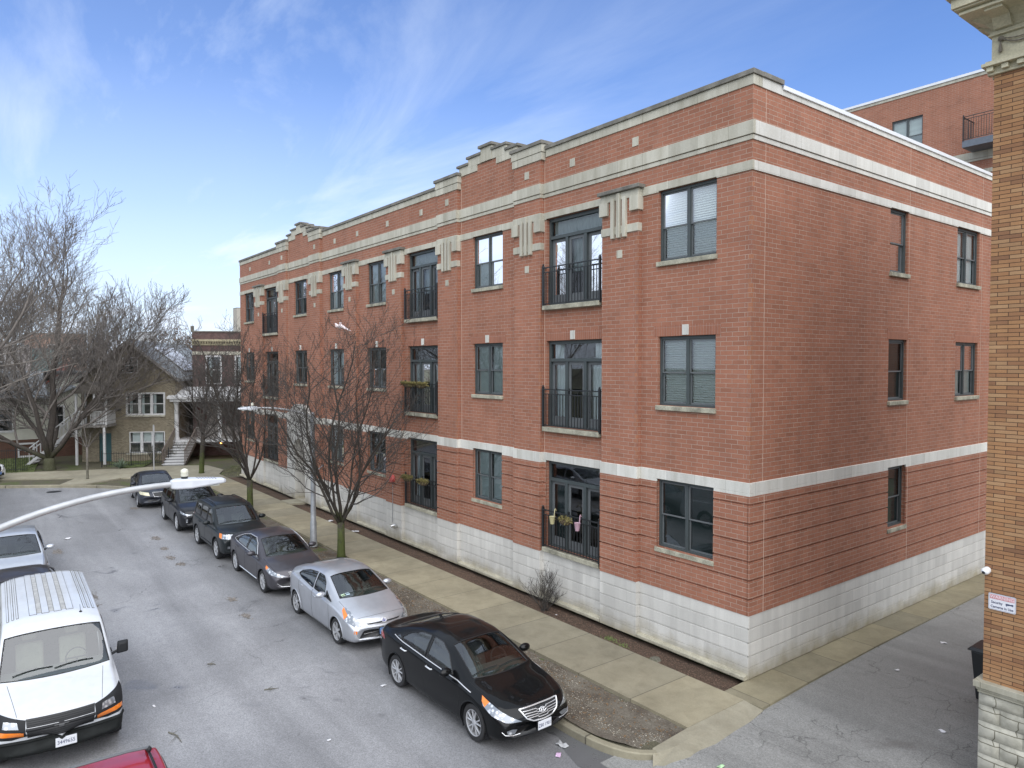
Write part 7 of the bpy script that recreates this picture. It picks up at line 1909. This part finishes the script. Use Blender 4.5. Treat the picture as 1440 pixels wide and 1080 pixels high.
# planar cloud layer: project the view direction on a high plane
zc = math_(nt, 'MAXIMUM', math_(nt, 'ADD', sx.outputs[2], .10), .02)
px = math_(nt, 'DIVIDE', sx.outputs[0], zc); py = math_(nt, 'DIVIDE', sx.outputs[1], zc)
cb = N(nt, 'ShaderNodeCombineXYZ'); L(nt, px, cb.inputs[0]); L(nt, py, cb.inputs[1])
mp = N(nt, 'ShaderNodeMapping'); mp.inputs['Rotation'].default_value = (0,0,R(62)); mp.inputs['Scale'].default_value = (.42, 1.5, 1); L(nt, cb.outputs[0], mp.inputs['Vector'])
c1 = noise(nt, mp.outputs[0], 1.0, 9, .62, .9)
mp2 = N(nt, 'ShaderNodeMapping'); mp2.inputs['Rotation'].default_value = (0,0,R(40)); mp2.inputs['Scale'].default_value = (.35, .5, 1); mp2.inputs['Location'].default_value = (3.1, 1.7, 0); L(nt, cb.outputs[0], mp2.inputs['Vector'])
c2 = noise(nt, mp2.outputs[0], 1.0, 4, .55)
# clouds gather on the left of the view (towards -x -y) and thin out to the right
az = math_(nt, 'ADD', math_(nt, 'MULTIPLY', sx.outputs[0], -.35), math_(nt, 'MULTIPLY', sx.outputs[1], -.75))
left = ramp(nt, math_(nt, 'ADD', az, .5), [(.0, 0.), (.62, 1.)])
wisp = ramp(nt, math_(nt, 'ADD', c1, math_(nt, 'MULTIPLY', math_(nt, 'SUBTRACT', c2, .5), .55)), [(.50, 0.), (.72, 1.)])
wisp = math_(nt, 'MULTIPLY', wisp, math_(nt, 'ADD', math_(nt, 'MULTIPLY', left, .42), .03))
veil = ramp(nt, sx.outputs[2], [(.0, 1.), (.08, .86), (.20, .46), (.36, .12), (.6, 0.)])
veil = math_(nt, 'MULTIPLY', veil, math_(nt, 'ADD', math_(nt, 'MULTIPLY', left, .6), .25))
tint = mixc(nt, 1, sky.outputs[0], (.68,.885,1.27), 'MULTIPLY')
# unseen overcast added behind and above the camera as neutral fill light
bk = math_(nt, 'ADD', math_(nt, 'MULTIPLY', sx.outputs[0], .793), math_(nt, 'MULTIPLY', sx.outputs[1], -.609))
over = ramp(nt, math_(nt, 'ADD', math_(nt, 'MAXIMUM', bk, math_(nt, 'SUBTRACT', math_(nt, 'MULTIPLY', sx.outputs[2], 2.2), 1.75)), 1.0), [(.42, 0.), (.72, 1.)])
over = math_(nt, 'MULTIPLY', over, .9)
veil = math_(nt, 'MAXIMUM', veil, over)
white = (6.0,6.75,7.9)
col = mixc(nt, math_(nt, 'MINIMUM', math_(nt, 'ADD', veil, math_(nt, 'MULTIPLY', wisp, .9)), 1.0), tint, white)
mx = [n_ for n_ in nt.nodes if n_.type == 'MIX'][-1]; mx.inputs[7].default_value = (*white, 1)
L(nt, col, bg.inputs[0])
sun = bpy.data.lights.new('sun', 'SUN'); sun.energy = 2.7; sun.angle = R(85); sun.color = (1,.965,.92)
so = bpy.data.objects.new('sun', sun); COL.objects.link(so)
# sky rotation: Blender's sun_rotation is measured clockwise from +y
a = R(SUN_ROT); e = R(SUN_EL); dvec = Vector((math.sin(a)*math.cos(e), math.cos(a)*math.cos(e), math.sin(e)))
so.rotation_euler = dvec.to_track_quat('Z', 'Y').to_euler(); so.location = (0,-20,30)
cam = bpy.data.cameras.new('camera'); co = bpy.data.objects.new('camera', cam); COL.objects.link(co)
yaw, pit = R(-52.4918), R(-1.64484)
fw = Vector((math.sin(yaw)*math.cos(pit), math.cos(yaw)*math.cos(pit), math.sin(pit))); rt = Vector((math.cos(yaw), -math.sin(yaw), 0)); up = rt.cross(fw)
co.matrix_world = Matrix(((rt.x,up.x,-fw.x,8.9108),(rt.y,up.y,-fw.y,-13.2113),(rt.z,up.z,-fw.z,6.7668),(0,0,0,1)))
cam.sensor_width = 36; cam.lens = 1002.737/1440*36; cam.clip_end = 2000; cam.clip_start = .05
sc.camera = co
sc.view_settings.view_transform = 'Standard'; sc.view_settings.look = 'None'; sc.view_settings.exposure = .44; sc.view_settings.gamma = 1
sc.cycles.max_bounces = 8; sc.cycles.transparent_max_bounces = 12; sc.cycles.use_denoising = True
sc.render.film_transparent = False
